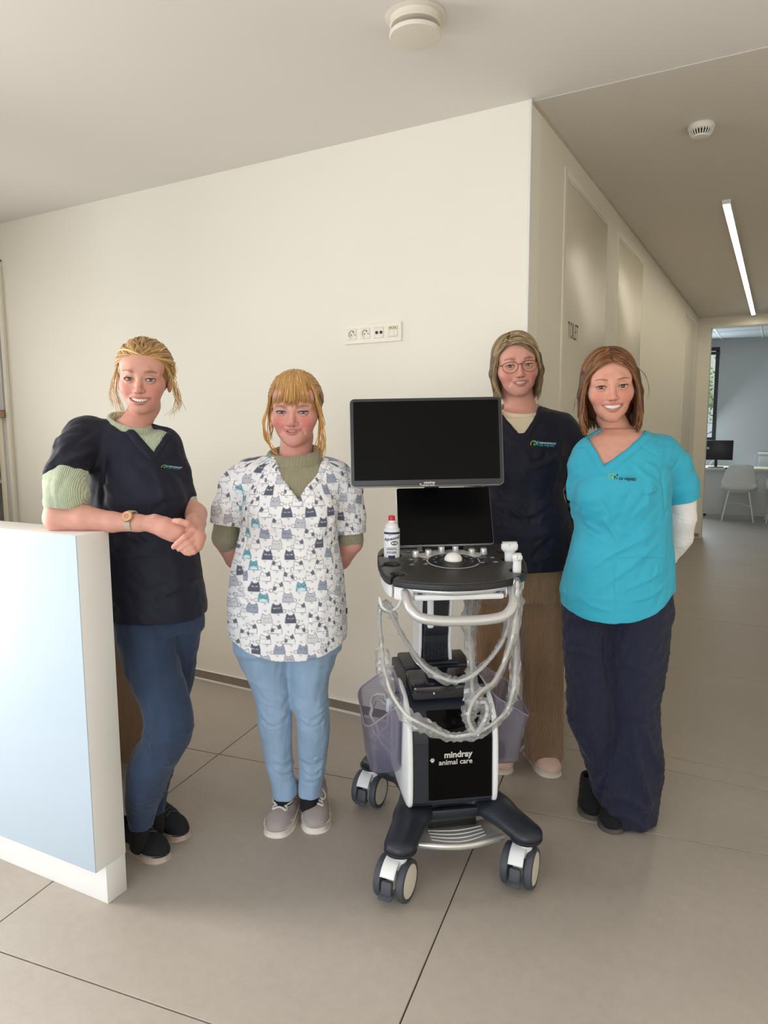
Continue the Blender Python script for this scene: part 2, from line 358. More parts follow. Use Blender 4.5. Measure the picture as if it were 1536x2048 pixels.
window('window_5', 'x', -5.0, 1.25, 2.45, 0.9, 2.45, ())
window('window_3', 'y', -3.5, -3.1, 0.0, 0.25, 2.5, (-1.55,))
window('window_4', 'y', -3.5, 0.1, 1.7, 0.02, 2.45, (0.9,))
# skirting: recessed metal band over a pale bottom strip
def skirting(name, p0, p1, nrm):
    p0 = np.array(p0, float); p1 = np.array(p1, float); n = np.array(nrm, float); d = p1-p0; L = np.linalg.norm(d); rot = rotz(math.atan2(d[1], d[0])); c = (p0+p1)/2
    b = MB(); b.box((c[0]+n[0]*0.004, c[1]+n[1]*0.004, 0.0365), (L, 0.008, 0.045), 0, rot); b.box((c[0]+n[0]*0.006, c[1]+n[1]*0.006, 0.007), (L, 0.014, 0.014), 0.003, rot, mi=1)
    b.box((c[0]+n[0]*0.005, c[1]+n[1]*0.005, 0.0605), (L, 0.011, 0.003), 0, rot, mi=1)
    return struct(b.build(name, [m_alu, m_white], smooth=False))
skirting('baseboard_back', (LEFT_X, WALL_Y), (HALL_X, WALL_Y), (0, -1))
skirting('baseboard_hall', (HALL_X, WALL_Y), (HALL_X, D1[0]-0.05), (1, 0))
skirting('baseboard_hall_middle', (HALL_X, D2[1]+0.05), (HALL_X, D3[0]-0.05), (1, 0))
skirting('baseboard_end', (HALL_X, END_Y), (-0.81, END_Y), (0, -1))
# flush doors: panel, frame lines, shadow gap at the head
def flush_door(name, y0, y1, letter=None):
    b = MB(); b.box((HALL_X-0.016, (y0+y1)/2, DT/2+0.002), (0.04, y1-y0-0.012, DT-0.016), 0.002)
    d = struct(b.build(name, m_door))
    f = MB(); w = 0.035
    f.box((HALL_X+0.0015, y0-w/2, DT/2+0.02), (0.007, w, DT+0.04), 0.001); f.box((HALL_X+0.0015, y1+w/2, DT/2+0.02), (0.007, w, DT+0.04), 0.001); f.box((HALL_X+0.0015, (y0+y1)/2, DT+0.026), (0.007, y1-y0, 0.032), 0.001)
    f.build('door_frame', m_hall, d)
    g = MB(); g.box((HALL_X-0.03, (y0+y1)/2, DT+0.004), (0.05, y1-y0, 0.012)); g.box((HALL_X-0.05, (y0+y1)/2, DT/2), (0.02, y1-y0, DT)); g.build('shadow_gap', m_dark, d, smooth=False)
    h = MB(); yh = y1-0.09; h.cyl((HALL_X+0.003, yh, 1.02), (HALL_X+0.012, yh, 1.02), 0.026, n=24, bev=0.002)
    h.tube(spline([(HALL_X+0.01, yh, 1.02), (HALL_X+0.05, yh, 1.02), (HALL_X+0.058, yh-0.02, 1.02), (HALL_X+0.058, yh-0.12, 1.02)], 16), 0.009); h.build('handle', m_chrome, d)
    if letter:
        V, F = text_mesh(letter, 0.112, bold=-0.0006, spacing=0.9)
        V = V*np.array([0.60, 1, 1]); Q = np.column_stack([np.full(len(V), HALL_X+0.0048), 3.562+V[:, 0], 1.868+V[:, 1]])
        mesh_obj('lettering', Q, F, M('grey_lettering', (96, 86, 70), 0.6), d, smooth=False)
    return d
flush_door('door_1', *D1, letter='TOILET'); flush_door('door_2', *D2); flush_door('door_3', *D3)
# end of the hall: wall with an opening, bulkhead and reveal
OPX, OPT = -0.783, 2.560
def end_wall():
    b = MB(); b.box(((HX0-0.5+OPX)/2, END_Y+0.07, CEIL/2), (OPX-HX0+0.5, 0.14, CEIL)); b.box(((OPX+1.09)/2, END_Y+0.07, (OPT+CEIL)/2), (1.09-OPX, 0.14, CEIL-OPT)); b.box((0.94, END_Y+0.07, OPT/2), (0.3, 0.14, OPT))
    return struct(b.build('wall_end', m_hall, smooth=False))
end_wall()
struct(MB().box(((OPX+0.79)/2, END_Y-0.004, OPT+0.03), (0.79-OPX+0.07, 0.012, 0.05), 0.002).build('trim_4', m_hall))

# ------------------------------------------------------------------ far office behind the opening
OY, OC = 13.4, 2.80
def office():
    holed = [(-2.2, -0.955, 1.12, 2.70)]
    b = MB(); y = OY+0.08
    b.box(((-3.2-2.2)/2, y, OC/2), (1.0, 0.16, OC)); b.box(((-2.2-0.955)/2, y, 0.56), (1.245, 0.16, 1.12)); b.box(((-2.2-0.955)/2, y, (2.70+OC)/2), (1.245, 0.16, OC-2.70)); b.box(((-0.955+2.6)/2, y, OC/2), (3.555, 0.16, OC))
    struct(b.build('wall_office', m_grey_wall, smooth=False))
    slab('wall_office_left', (-3.3, END_Y+0.14, 0), (-3.16, OY, OC), m_grey_wall); slab('wall_office_right', (2.5, END_Y+0.14, 0), (2.64, OY, OC), m_grey_wall)
    slab('wall_office_near', (1.09, END_Y, 0), (2.64, END_Y+0.14, OC), m_grey_wall); slab('wall_office_corner', (-3.3, END_Y, 0), (HX0-0.5, END_Y+0.14, OC), m_grey_wall)
    c = struct(MB().box((-0.3, (END_Y+OY)/2+0.07, OC+0.08), (6.0, OY-END_Y+0.2, 0.06)).build('ceiling_office', m_grout, smooth=False))
    mt = M('mineral_ceiling_panel', (190, 196, 199), 0.85, var=0.04, vscale=60); 
    for i in range(-4, 4):
        for j in range(0, 6):
            x0 = -0.62+0.6*i+0.3; y0 = OY-0.62*(j+1)
            MB().box((x0+0.3, y0+0.3, OC+0.012), (0.576, 0.576, 0.018), 0.003).build('panel', mt, c, smooth=False)
    g = MB()
    for i in range(-4, 5): g.box((-0.62+0.6*i+0.3, (END_Y+OY)/2+0.07, OC+0.008), (0.024, OY-END_Y, 0.02))
    for j in range(0, 7): g.box((-0.3, OY-0.62*j-0.02, OC+0.0085), (6.0, 0.03, 0.02))
    struct(g.build('trim_5', m_white, smooth=False))
    fr = window('window_1', 'y', OY+0.03, -2.2, -0.955, 1.12, 2.70, ())
    MB().box((-1.55, OY-0.012, 2.60), (1.2, 0.04, 0.05), 0.006).build('blind_cassette', m_frame, fr)
office()
# shrub and path outside the far window
def shrub():
    t = thing('garden_shrub', 'leafy green shrub outside the far office window', 'shrub', (-1.75, 15.2, 0))
    b = MB(); b.tube(spline([(0, 0, 0), (0.03, 0, 0.6), (-0.02, 0.02, 1.3), (0.04, 0, 2.0)], 10), np.linspace(0.05, 0.02, 10), 8)
    for k in range(7):
        a = k*2.4; z = 0.9+0.18*k; b.tube(spline([(0, 0, z), (0.25*math.cos(a), 0.2*math.sin(a), z+0.2), (0.6*math.cos(a), 0.45*math.sin(a), z+0.35)], 6), np.linspace(0.02, 0.006, 6), 6)
    b.build('stem', M('bark', (92, 76, 58), 0.9), t)
    V = []; F = []
    for k in range(1500):
        c = rng.normal(0, 1, 3)*np.array([0.42, 0.3, 0.34])+np.array([0, 0, 1.95]); n = unit(rng.normal(0, 1, 3)+np.array([0, -0.6, 0.5])); u = unit(np.cross(n, rng.normal(0, 1, 3))); v = np.cross(n, u); s = rng.uniform(0.03, 0.055); i = len(V)
        V += [c-u*s, c+v*s*0.45, c+u*s, c-v*s*0.45]; F.append((i, i+1, i+2, i+3))
    o = mesh_obj('foliage', np.array(V), F, M('leaf_green', (126, 178, 62), 0.5, var=0.4, vscale=4), t, smooth=False); o['kind'] = 'stuff'
shrub()
struct(MB().box((0, 22, -0.1), (24, 17, 0.1)).build('garden_path', M('pale_paving', (212, 216, 216), 0.8), smooth=False))
struct(MB().box((-3, 19.0, 0.9), (10, 0.2, 1.8)).build('garden_wall', M('pale_render', (226, 230, 228), 0.8), smooth=False))

# ------------------------------------------------------------------ ceiling fixtures
m_fix = M('fixture_white', (226, 220, 206), 0.5, var=0.02)
vc = onz(828, 26, CEIL); t = thing('ceiling_vent', 'round cream disc ventilation valve on the lobby ceiling', 'vent', (vc[0]-0.005, vc[1]+0.02, CEIL))
MB().lathe([(0.092, 0), (0.095, -0.003), (0.088, -0.006), (0.079, -0.008), (0.078, -0.020), (0.080, -0.026), (0.076, -0.030), (0.06, -0.030)], n=48).build('collar', m_fix, t)
MB().lathe([(0.02, 0), (0.02, -0.05)], n=12).build('spindle', m_dark, t)
MB().lathe([(0.03, -0.046), (0.076, -0.046), (0.081, -0.049), (0.082, -0.056), (0.079, -0.061), (0.074, -0.062)], n=48).build('disc', m_fix, t)
sc_ = onz(1403, 250, CEIL); t = thing('smoke_detector', 'small white smoke detector with dark slots on the hall ceiling', 'smoke detector', (sc_[0], sc_[1], CEIL))
MB().lathe([(0.052, 0), (0.054, -0.004), (0.054, -0.016), (0.050, -0.022), (0.046, -0.024)], n=40).build('base', m_fix, t)
MB().lathe([(0.036, -0.02), (0.033, -0.046)], n=24).build('chamber', m_dark, t)
b = MB()
for k in range(24):
    a = 2*math.pi*k/24; b.tube([(0.046*math.cos(a), 0.046*math.sin(a), -0.022), (0.044*math.cos(a), 0.044*math.sin(a), -0.032), (0.032*math.cos(a), 0.032*math.sin(a), -0.047)], 0.0026, 6)
b.build('grille', m_fix, t)
MB().lathe([(0.036, -0.044), (0.034, -0.050), (0.028, -0.052)], n=32).build('cap', m_fix, t)
t = thing('linear_light', 'long slim glowing light strip along the hall ceiling', 'light', (-0.335, 6.98, CEIL))
b = MB(); b.box((-0.021, 0, -0.012), (0.004, 4.74, 0.024)); b.box((0.021, 0, -0.012), (0.004, 4.74, 0.024)); b.box((0, 2.37, -0.012), (0.046, 0.004, 0.024)); b.box((0, -2.37, -0.012), (0.046, 0.004, 0.024)); b.build('housing', m_white, t, smooth=False)
m_led = bpy.data.materials.new('led_diffuser'); m_led.use_nodes = True; bb = bsdf(m_led); bb.inputs['Base Color'].default_value = (1, 1, 1, 1); bb.inputs['Emission Color'].default_value = (1.0, 0.90, 0.74, 1); bb.inputs['Emission Strength'].default_value = 25.0
MB().box((0, 0, -0.017), (0.037, 4.72, 0.014), 0.003).build('diffuser', m_led, t)

# ------------------------------------------------------------------ wall outlets
m_sock = M('outlet_white', (240, 234, 220), 0.35, var=0.01)
t = thing('outlet_strip', 'white four-gang outlet strip high on the cream wall', 'outlet', (-1.637, WALL_Y, 1.834))
# local: x along wall, y out of wall is negative, z up
b = MB()
for s_ in (-1, 1): b.box((0, -0.005, s_*0.0326), (0.296, 0.010, 0.0198), 0.001)
for xa, xb in ((-0.148, -0.1298), (-0.0842, -0.0588), (-0.0132, 0.0132), (0.0588, 0.0842), (0.1298, 0.148)): b.box(((xa+xb)/2, -0.005, 0), (xb-xa, 0.0099, 0.0460))
b.build('plate', m_sock, t, smooth=False)
for k, x in enumerate((-0.107, -0.036, 0.036, 0.107)):
    b = MB(); fr = MB()
    for (cx_, cz_, sx_, sz_) in ((0, 0.0235, 0.049, 0.0012), (0, -0.0235, 0.049, 0.0012), (0.0235, 0, 0.0012, 0.047), (-0.0235, 0, 0.0012, 0.047)): fr.box((cx_, -0.0102, cz_), (sx_, 0.0008, sz_))
    if k < 2:
        # round well with pin holes and earth pin
        n = 32; ring = []
        sq = np.array([(0.0225*max(-1, min(1, 1.5*math.cos(a))), 0.0225*max(-1, min(1, 1.5*math.sin(a)))) for a in np.linspace(0, 2*math.pi, n, endpoint=False)])
        ci = np.array([(math.cos(a), math.sin(a)) for a in np.linspace(0, 2*math.pi, n, endpoint=False)])
        def rg(P, y): return np.column_stack([P[:, 0], np.full(n, y), P[:, 1]])
        b.loft([rg(sq, -0.009), rg(sq, -0.0115), rg(ci*0.0195, -0.0115), rg(ci*0.0190, -0.0009), rg(ci*0.0005, -0.0007)], cap=False)
        o = b.build('socket', m_sock, t, angle=30); o.location = (x, 0, 0)
        d = MB(); d.cyl((-0.0095, -0.0015, -0.001), (-0.0095, -0.0022, -0.001), 0.0028, n=12); d.cyl((0.0095, -0.0015, -0.001), (0.0095, -0.0022, -0.001), 0.0028, n=12); d.box((0, -0.0020, 0.0125), (0.007, 0.002, 0.004)); d.build('pin_hole', m_black, o, smooth=False)
        MB().cyl((0, 0, 0.009), (0, -0.0105, 0.009), 0.0022, n=10).build('earth_pin', m_chrome, o)
        fr.build('joint', m_grey, o, smooth=False)
    elif k == 2:
        o = MB().box((0, -0.0105, 0), (0.045, 0.002, 0.045), 0.0008).build('antenna_module', m_sock, t); o.location = (x, 0, 0)
        d = MB()
        for s in (-1, 1): d.lathe([(0.007, -0.0), (0.007, 0.0025), (0.0055, 0.0025), (0.0055, 0.0008), (0.001, 0.0008)], (s*0.0115, -0.0115, 0), (0, -1, 0), 18)
        d.build('jack', m_black, o, smooth=False); fr.build('joint', m_grey, o, smooth=False)
    else:
        o = MB().box((0, -0.0105, -0.006), (0.045, 0.002, 0.033), 0.0008).build('data_module', m_sock, t); o.location = (x, 0, 0)
        d = MB()
        for s in (-1, 1):
            d.box((s*0.0105-0.0055, -0.0117, -0.007), (0.0012, 0.0008, 0.020)); d.box((s*0.0105, -0.0117, 0.0035), (0.0125, 0.0008, 0.0012)); d.box((s*0.0105, -0.0117, -0.0175), (0.0125, 0.0008, 0.0018))
        d.build('shutter', m_grey, o, smooth=False)
        l = MB().box((0, -0.0105, 0.0185), (0.045, 0.002, 0.013), 0.0006).build('label_field', M('yellowed_label', (226, 212, 168), 0.5), o)
        d = MB(); 
        for q in (-0.015, -0.008, 0.004, 0.012): d.box((q, -0.0117, 0.0175), (0.004, 0.0008, 0.004))
        d.build('print', m_black, o, smooth=False); fr.build('joint', m_grey, o, smooth=False)
t = thing('low_outlet', 'white wall outlet low behind the ultrasound cart', 'outlet', (-1.185, WALL_Y, 0.335))
MB().prism(rrect(0.15, 0.085, 0.004), 0, 0.010, 0.002).build('plate', m_sock, t).rotation_euler = (R_(90), 0, 0)
for x in (-0.035, 0.035):
    o = MB().lathe([(0.022, 0.0100), (0.022, 0.0115), (0.0195, 0.0115), (0.019, 0.011)], (x, 0, 0), (0, -1, 0), 24, cap=False).build('socket', m_sock, t)
    MB().lathe([(0.019, 0.0102), (0.0005, 0.0103)], (x, 0, 0), (0, -1, 0), 24).build('well', m_grey, o)
slab('wall_back_niche', (-5.08, WALL_Y+0.36, -0.01), (LEFT_X+0.03, WALL_Y+0.46, CEIL), m_wall)
slab('wall_back_lintel', (-5.08, WALL_Y+0.01, 2.47), (LEFT_X+0.03, WALL_Y+0.36, CEIL), m_wall)
# ------------------------------------------------------------------ sculpting kit: distance fields meshed with surface nets
class Field:
    """a distance field on a rectilinear grid; shapes are blended in, then meshed as one continuous surface"""
    def __init__(s, xs, ys, zs):
        s.ax = [np.asarray(a, np.float32) for a in (xs, ys, zs)]; s.F = np.full([len(a) for a in s.ax], 1.0, np.float32)
    @classmethod
    def box(c, lo, hi, h):
        h = np.broadcast_to(h, (3,)); return c(*[np.arange(lo[i]-2*h[i], hi[i]+2.01*h[i], h[i]) for i in range(3)])
    def sub(s, lo, hi):
        sl = [];
        for a, l, u in zip(s.ax, lo, hi):
            i = int(np.searchsorted(a, l)); j = int(np.searchsorted(a, u)); sl.append(slice(max(0, i-1), min(len(a), j+1)))
        g = [a[q] for a, q in zip(s.ax, sl)]
        return tuple(sl), g[0][:, None, None], g[1][None, :, None], g[2][None, None, :]
    def put(s, fn, lo, hi, k=0.0, op='u'):
        sl, x, y, z = s.sub(np.asarray(lo)-k-0.008, np.asarray(hi)+k+0.008)
        A = s.F[sl]
        if A.size == 0: return s
        d = np.broadcast_to(fn(x, y, z), A.shape).astype(np.float32)
        s.F[sl] = smin(A, d, k) if op == 'u' else (-smin(-A, d, k) if op == 's' else -smin(-A, -d, k)); return s
    def cap(s, p, q, r0, r1=None, k=0.0, op='u', sc=(1, 1, 1)):
        r1 = r0 if r1 is None else r1; p = np.asarray(p, float); q = np.asarray(q, float); m = max(r0, r1)/min(sc)
        return s.put(lambda x, y, z: f_cap(x, y, z, p, q, r0, r1, sc), np.minimum(p, q)-m, np.maximum(p, q)+m, k, op)
    def chain(s, P, r, k=0.0, kk=None, op='u', sc=(1, 1, 1)):
        r = np.broadcast_to(np.asarray(r, float), (len(P),)); P = np.asarray(P, float); m = r.max()/min(sc)
        def fn(x, y, z):
            d = None
            for i in range(len(P)-1):
                e = f_cap(x, y, z, P[i], P[i+1], r[i], r[i+1], sc); d = e if d is None else smin(d, e, kk if kk is not None else k*0.5)
            return d
        return s.put(fn, P.min(0)-m, P.max(0)+m, k, op)
    def ell(s, c, r, k=0.0, op='u', rot=None):
        c = np.asarray(c, float); r = np.asarray(r, float); m = r.max() if rot is not None else r
        return s.put(lambda x, y, z: f_ell(x, y, z, c, r, rot), c-m, c+m, k, op)
    def bx(s, c, hd, rad=0.01, k=0.0, op='u', rot=None):
        c = np.asarray(c, float); hd = np.asarray(hd, float); m = np.linalg.norm(hd) if rot is not None else hd
        return s.put(lambda x, y, z: f_box(x, y, z, c, hd, rad, rot), c-m, c+m, k, op)
    def mesh(s, smooth=0, lam=0.5):
        V, Q = surface_nets(s.F, *s.ax)
        for i in range(smooth): V = relax(V, Q, lam)
        return V, Q
def smin(a, b, k):
    if k <= 0: return np.minimum(a, b)
    h = np.clip(0.5+0.5*(b-a)/k, 0, 1); return b+(a-b)*h-k*h*(1-h)
def smax(a, b, k): return -smin(-a, -b, k)
def f_cap(x, y, z, p, q, r0, r1, sc=(1, 1, 1)):
    dx, dy, dz = (q-p); ax_, ay_, az_ = sc
    dx, dy, dz = dx*ax_, dy*ay_, dz*az_; X, Y, Z = (x-p[0])*ax_, (y-p[1])*ay_, (z-p[2])*az_
    L = dx*dx+dy*dy+dz*dz+1e-12; t = np.clip((X*dx+Y*dy+Z*dz)/L, 0, 1)
    return (np.sqrt((X-t*dx)**2+(Y-t*dy)**2+(Z-t*dz)**2)-(r0+(r1-r0)*t))/max(sc)
def f_ell(x, y, z, c, r, rot=None):
    X, Y, Z = x-c[0], y-c[1], z-c[2]
    if rot is not None: X, Y, Z = rot[0][0]*X+rot[1][0]*Y+rot[2][0]*Z, rot[0][1]*X+rot[1][1]*Y+rot[2][1]*Z, rot[0][2]*X+rot[1][2]*Y+rot[2][2]*Z
    k0 = np.sqrt((X/r[0])**2+(Y/r[1])**2+(Z/r[2])**2); k1 = np.sqrt((X/r[0]**2)**2+(Y/r[1]**2)**2+(Z/r[2]**2)**2)
    return k0*(k0-1)/(k1+1e-9)
def f_box(x, y, z, c, hd, rad, rot=None):
    X, Y, Z = x-c[0], y-c[1], z-c[2]
    if rot is not None: X, Y, Z = rot[0][0]*X+rot[1][0]*Y+rot[2][0]*Z, rot[0][1]*X+rot[1][1]*Y+rot[2][1]*Z, rot[0][2]*X+rot[1][2]*Y+rot[2][2]*Z
    qx, qy, qz = np.abs(X)-hd[0]+rad, np.abs(Y)-hd[1]+rad, np.abs(Z)-hd[2]+rad
    return np.sqrt(np.maximum(qx, 0)**2+np.maximum(qy, 0)**2+np.maximum(qz, 0)**2)+np.minimum(np.maximum(qx, np.maximum(qy, qz)), 0)-rad
def f_poly(x, y, P):
    """signed 2-D distance to a closed outline"""
    P = np.asarray(P, float); d = np.full(np.broadcast(x, y).shape, 1e9); s = np.zeros(d.shape, bool); n = len(P)
    for i in range(n):
        a = P[i]; b = P[i-1]; ex, ey = b[0]-a[0], b[1]-a[1]; wx, wy = x-a[0], y-a[1]
        t = np.clip((wx*ex+wy*ey)/(ex*ex+ey*ey+1e-12), 0, 1); d = np.minimum(d, (wx-ex*t)**2+(wy-ey*t)**2)
        c = ((a[1] <= y) & (b[1] > y)) | ((a[1] > y) & (b[1] <= y))
        s ^= c & (x < a[0]+(y-a[1])*ex/(ey if abs(ey) > 1e-12 else 1e-12))
    return np.where(s, -1, 1)*np.sqrt(d)
def surface_nets(F, xs, ys, zs):
    I = F < 0; nx, ny, nz = F.shape
    c = np.zeros((nx-1, ny-1, nz-1), np.uint8)
    for a in (0, 1):
        for b in (0, 1):
            for d in (0, 1): c += I[a:nx-1+a, b:ny-1+b, d:nz-1+d]
    act = np.argwhere((c > 0) & (c < 8)); i, j, k = act.T; n = len(act)
    idx = np.full((nx-1, ny-1, nz-1), -1, np.int32); idx[i, j, k] = np.arange(n)
    v = [F[i+a, j+b, k+d] for a in (0, 1) for b in (0, 1) for d in (0, 1)]   # corner = a*4+b*2+d
    pos = np.zeros((n, 3), np.float32); cnt = np.zeros(n, np.float32)
    for p in range(8):
        for bit, axn in ((4, 0), (2, 1), (1, 2)):
            if p & bit: continue
            q = p | bit; fa, fb = v[p], v[q]; cr = (fa < 0) != (fb < 0); t = np.where(cr, fa/np.where(cr, fa-fb, 1), 0)
            e = np.zeros((n, 3), np.float32); e[:, 0] = (p >> 2) & 1; e[:, 1] = (p >> 1) & 1; e[:, 2] = p & 1; e[:, axn] = t
            pos += e*cr[:, None]; cnt += cr
    pos /= cnt[:, None]
    V = np.stack([a_[m]+pos[:, w]*(a_[m+1]-a_[m]) for w, (a_, m) in enumerate(((xs, i), (ys, j), (zs, k)))], 1)
    Q = []
    for axn in range(3):
        sl0 = [slice(1, -1)]*3; sl1 = [slice(1, -1)]*3; sl0[axn] = slice(0, -1); sl1[axn] = slice(1, None)
        A = I[tuple(sl0)]; B = I[tuple(sl1)]; e = np.argwhere(A != B); ins = A[tuple(e.T)]
        g = e+1; g[:, axn] -= 1; o1, o2 = [(1, 2), (2, 0), (0, 1)][axn]
        def cell(d1, d2):
            h = g.copy(); h[:, o1] -= d1; h[:, o2] -= d2; return idx[h[:, 0], h[:, 1], h[:, 2]]
        q = np.stack([cell(1, 1), cell(0, 1), cell(0, 0), cell(1, 0)], 1); q[~ins] = q[~ins][:, ::-1]; Q.append(q)
    Q = np.vstack(Q); Q = Q[(Q >= 0).all(1)]
    return V, Q
def relax(V, Q, lam=0.5):
    S = np.zeros_like(V); C = np.zeros(len(V), V.dtype)
    for a in range(4):
        for b in ((a+1) % 4, (a+3) % 4):
            for w in range(3): S[:, w] += np.bincount(Q[:, a], V[Q[:, b], w], len(V)).astype(V.dtype)
            C += np.bincount(Q[:, a], minlength=len(V)).astype(V.dtype)
    return V+lam*(S/np.maximum(C, 1)[:, None]-V)
def keep_main(V, Q):
    """drop stray specks: keep the largest connected surface"""
    lab = np.arange(len(V))
    while True:
        m = lab[Q].min(1); new = lab.copy(); np.minimum.at(new, Q.ravel(), np.repeat(m, 4)); new = new[new]
        if (new == lab).all(): break
        lab = new
    u, cnt = np.unique(lab, return_counts=True); keep = lab == u[cnt.argmax()]; mp = np.cumsum(keep)-1
    return V[keep], mp[Q[keep[Q[:, 0]]]]
def sst(a, b, x): t = np.clip((x-a)/(b-a), 0, 1); return t*t*(3-2*t)
def vnoise(P, s, seed=0):
    """cheap smooth value noise from a few sine waves"""
    r = np.random.default_rng(seed); o = 0
    for i in range(5):
        w = r.normal(0, 1, 3)*s; o = o+np.sin(P[..., 0]*w[0]+P[..., 1]*w[1]+P[..., 2]*w[2]+r.uniform(0, 6.28))
    return o/5
# ------------------------------------------------------------------ reception counter, desk behind it, cabinets at the left
CA = R_(2.3); cp = onz(216, 1808)
t = thing('reception_counter', 'tall reception counter panel with pale blue front and white end', 'counter', (cp[0], cp[1], 0), (0, 0, CA))
MB().box((-0.76, 0.021, 0.561+0.06), (1.52, 0.112, 1.002), 0.0015).build('panel', m_white, t)
MB().box((-0.76, -0.0356, 0.621), (1.519, 0.0035, 1.000), 0.0006).build('front_sheet', M('pale_blue_laminate', (184, 200, 214), 0.4, var=0.015), t)
MB().box((-0.76, 0.037, 0.06), (1.52, 0.074, 0.12), 0.0012).build('plinth', m_white, t)
wd = onz(312, 1546)
t = thing('reception_desk', 'low desk with oak modesty panel behind the white counter', 'desk', (wd[0], wd[1], 0), (0, 0, CA))
MB().box((-0.9, 0.02, 0.36), (1.8, 0.03, 0.72), 0.001).build('modesty_panel', m_wood, t)
MB().box((-0.98, -0.17, 0.735), (1.9, 0.5, 0.028), 0.002).build('desktop', m_white, t)
MB().box((-1.75, -0.19, 0.36), (0.03, 0.38, 0.72), 0.001).build('side_panel', m_wood, t)

def wall_unit():
    t = thing('wall_cabinet', 'pale grey wall cabinet over an open niche at the left edge', 'cabinet', (-4.36, WALL_Y, 0))
    # local: unit runs to the left (-x) inside a recess (+y)
    MB().box((-0.34, 0.0, 1.985), (0.62, 0.03, 0.915), 0.001).build('door', m_grey, t)
    MB().box((-0.335, -0.02, 1.502), (0.64, 0.07, 0.042), 0.001).build('wood_edge', m_wood, t)
    b = MB(); b.box((-0.32, 0.33, 1.22), (0.64, 0.02, 2.44)); b.box((-0.005, 0.18, 1.22), (0.02, 0.32, 2.44)); b.box((-0.64, 0.18, 1.22), (0.02, 0.32, 2.44)); b.box((-0.32, 0.18, 2.45), (0.64, 0.32, 0.02)); b.box((-0.32, 0.18, 0.74), (0.64, 0.32, 0.03)); b.build('carcass', m_grey, t, smooth=False)
    MB().box((-0.32, 0.16, 1.06), (0.6, 0.3, 0.02), 0.001).build('shelf', m_grey, t)
    MB().box((-0.085, 0.0, 0.74), (0.05, 0.03, 1.48), 0.001).build('upright', m_whitewarm, t)
    MB().box((-0.036, 0.002, 0.74), (0.045, 0.02, 1.48), 0.001).build('filler_strip', m_grey, t)
    MB().box((0.012, -0.006, 1.225), (0.032, 0.03, 2.45), 0.001).build('side_panel', m_hall, t)
wall_unit()

# ------------------------------------------------------------------ far office furniture
dk = thing('office_desk', 'long grey office desk with a plain front panel in the far room', 'desk', (0.35, 11.84, 0))
MB().box((0, 0, 0.375), (3.0, 0.03, 0.67), 0.001).build('front_panel', m_grey, dk)
MB().box((0, 0.34, 0.725), (3.04, 0.76, 0.03), 0.002).build('desktop', m_whitewarm, dk)
for s in (-1, 1): MB().box((s*1.48, 0.36, 0.36), (0.03, 0.68, 0.70), 0.001).build('side_panel', m_grey, dk)
for s in (-1.3, 0, 1.3): MB().cyl((s, 0.1, 0), (s, 0.1, 0.05), 0.02).build('foot', m_black, dk)
m_shell = M('white_polypropylene', (226, 228, 226), 0.42, var=0.015)
def shell_chair(loc, rz, label, grp='white shell chairs at the office desk'):
    t = thing('shell_chair', label, 'chair', loc, (0, 0, rz), grp)
    # chair faces +y; profile from front lip over seat to top of back
    prof = spline([(0.21, 0.445), (0.20, 0.455), (0.05, 0.43), (-0.12, 0.435), (-0.19, 0.48), (-0.215, 0.60), (-0.235, 0.74), (-0.245, 0.83)], 28)
    hw = np.interp(np.linspace(0, 1, 28), [0, .1, .35, .5, .62, .8, .93, 1], [.19, .215, .235, .24, .235, .205, .165, .12]); V = []; n = 15
    lip = np.interp(np.linspace(0, 1, 28), [0, .3, .55, .8, 1], [.01, .05, .075, .035, .0])
    for (y, z), w, l in zip(prof, hw, lip):
        for q in np.linspace(-1, 1, n): V.append((w*q, y+(l*abs(q)**3 if z > 0.5 else 0), z+(l*0.7*abs(q)**3 if z <= 0.6 else 0)))
    V = np.array(V); F = [(i*n+j, i*n+j+1, (i+1)*n+j+1, (i+1)*n+j) for i in range(27) for j in range(n-1)]
    o = mesh_obj('seat_shell', V, F, m_shell, t, angle=180); md = o.modifiers.new('thick', 'SOLIDIFY'); md.thickness = 0.008; md.offset = 0
    for (a, c) in ((-1, -1), (1, -1), (1, 1), (-1, 1)):
        MB().tube([(a*0.13, c*0.12, 0.435), (a*0.205, c*0.205, 0.008)], [0.011, 0.009], 10).cyl((a*0.205, c*0.205, 0), (a*0.205, c*0.205, 0.012), 0.012, n=10).build('leg', m_shell, t)
    b = MB(); b.tube(spline([(-0.165, -0.158, 0.22), (0, 0, 0.25), (0.165, 0.158, 0.22)], 12), 0.004, 8); b.tube(spline([(0.165, -0.158, 0.22), (0, 0, 0.256), (-0.165, 0.158, 0.22)], 12), 0.004, 8); b.build('cross_wire', m_shell, t)
    b = MB(); b.tube([(-0.13, -0.12, 0.43), (0.13, -0.12, 0.43), (0.13, 0.12, 0.43), (-0.13, 0.12, 0.43)], 0.009, 8, closed=True); b.build('under_frame', m_shell, t)
    return t
shell_chair((-0.475, 11.55, 0), 0.06, 'white shell chair pushed up to the front of the far desk')
shell_chair((0.10, 11.58, 0), 0.05, 'white shell chair cut off by the right picture edge')
shell_chair((-0.77, 12.62, 0), math.pi+0.1, 'white shell chair standing on the far side of the desk')
t = thing('computer_monitor', 'black computer monitor on the far office desk', 'monitor', (-0.83, 11.98, 0.74), (0, 0, 0.05))
MB().box((0, 0, 0.27), (0.46, 0.035, 0.30), 0.006).build('screen', m_black, t)
MB().tube([(0, 0.03, 0.02), (0, 0.03, 0.18)], 0.022, 12).build('stem', m_black, t); MB().box((0, 0.03, 0.008), (0.22, 0.17, 0.014), 0.005).build('base', m_black, t)
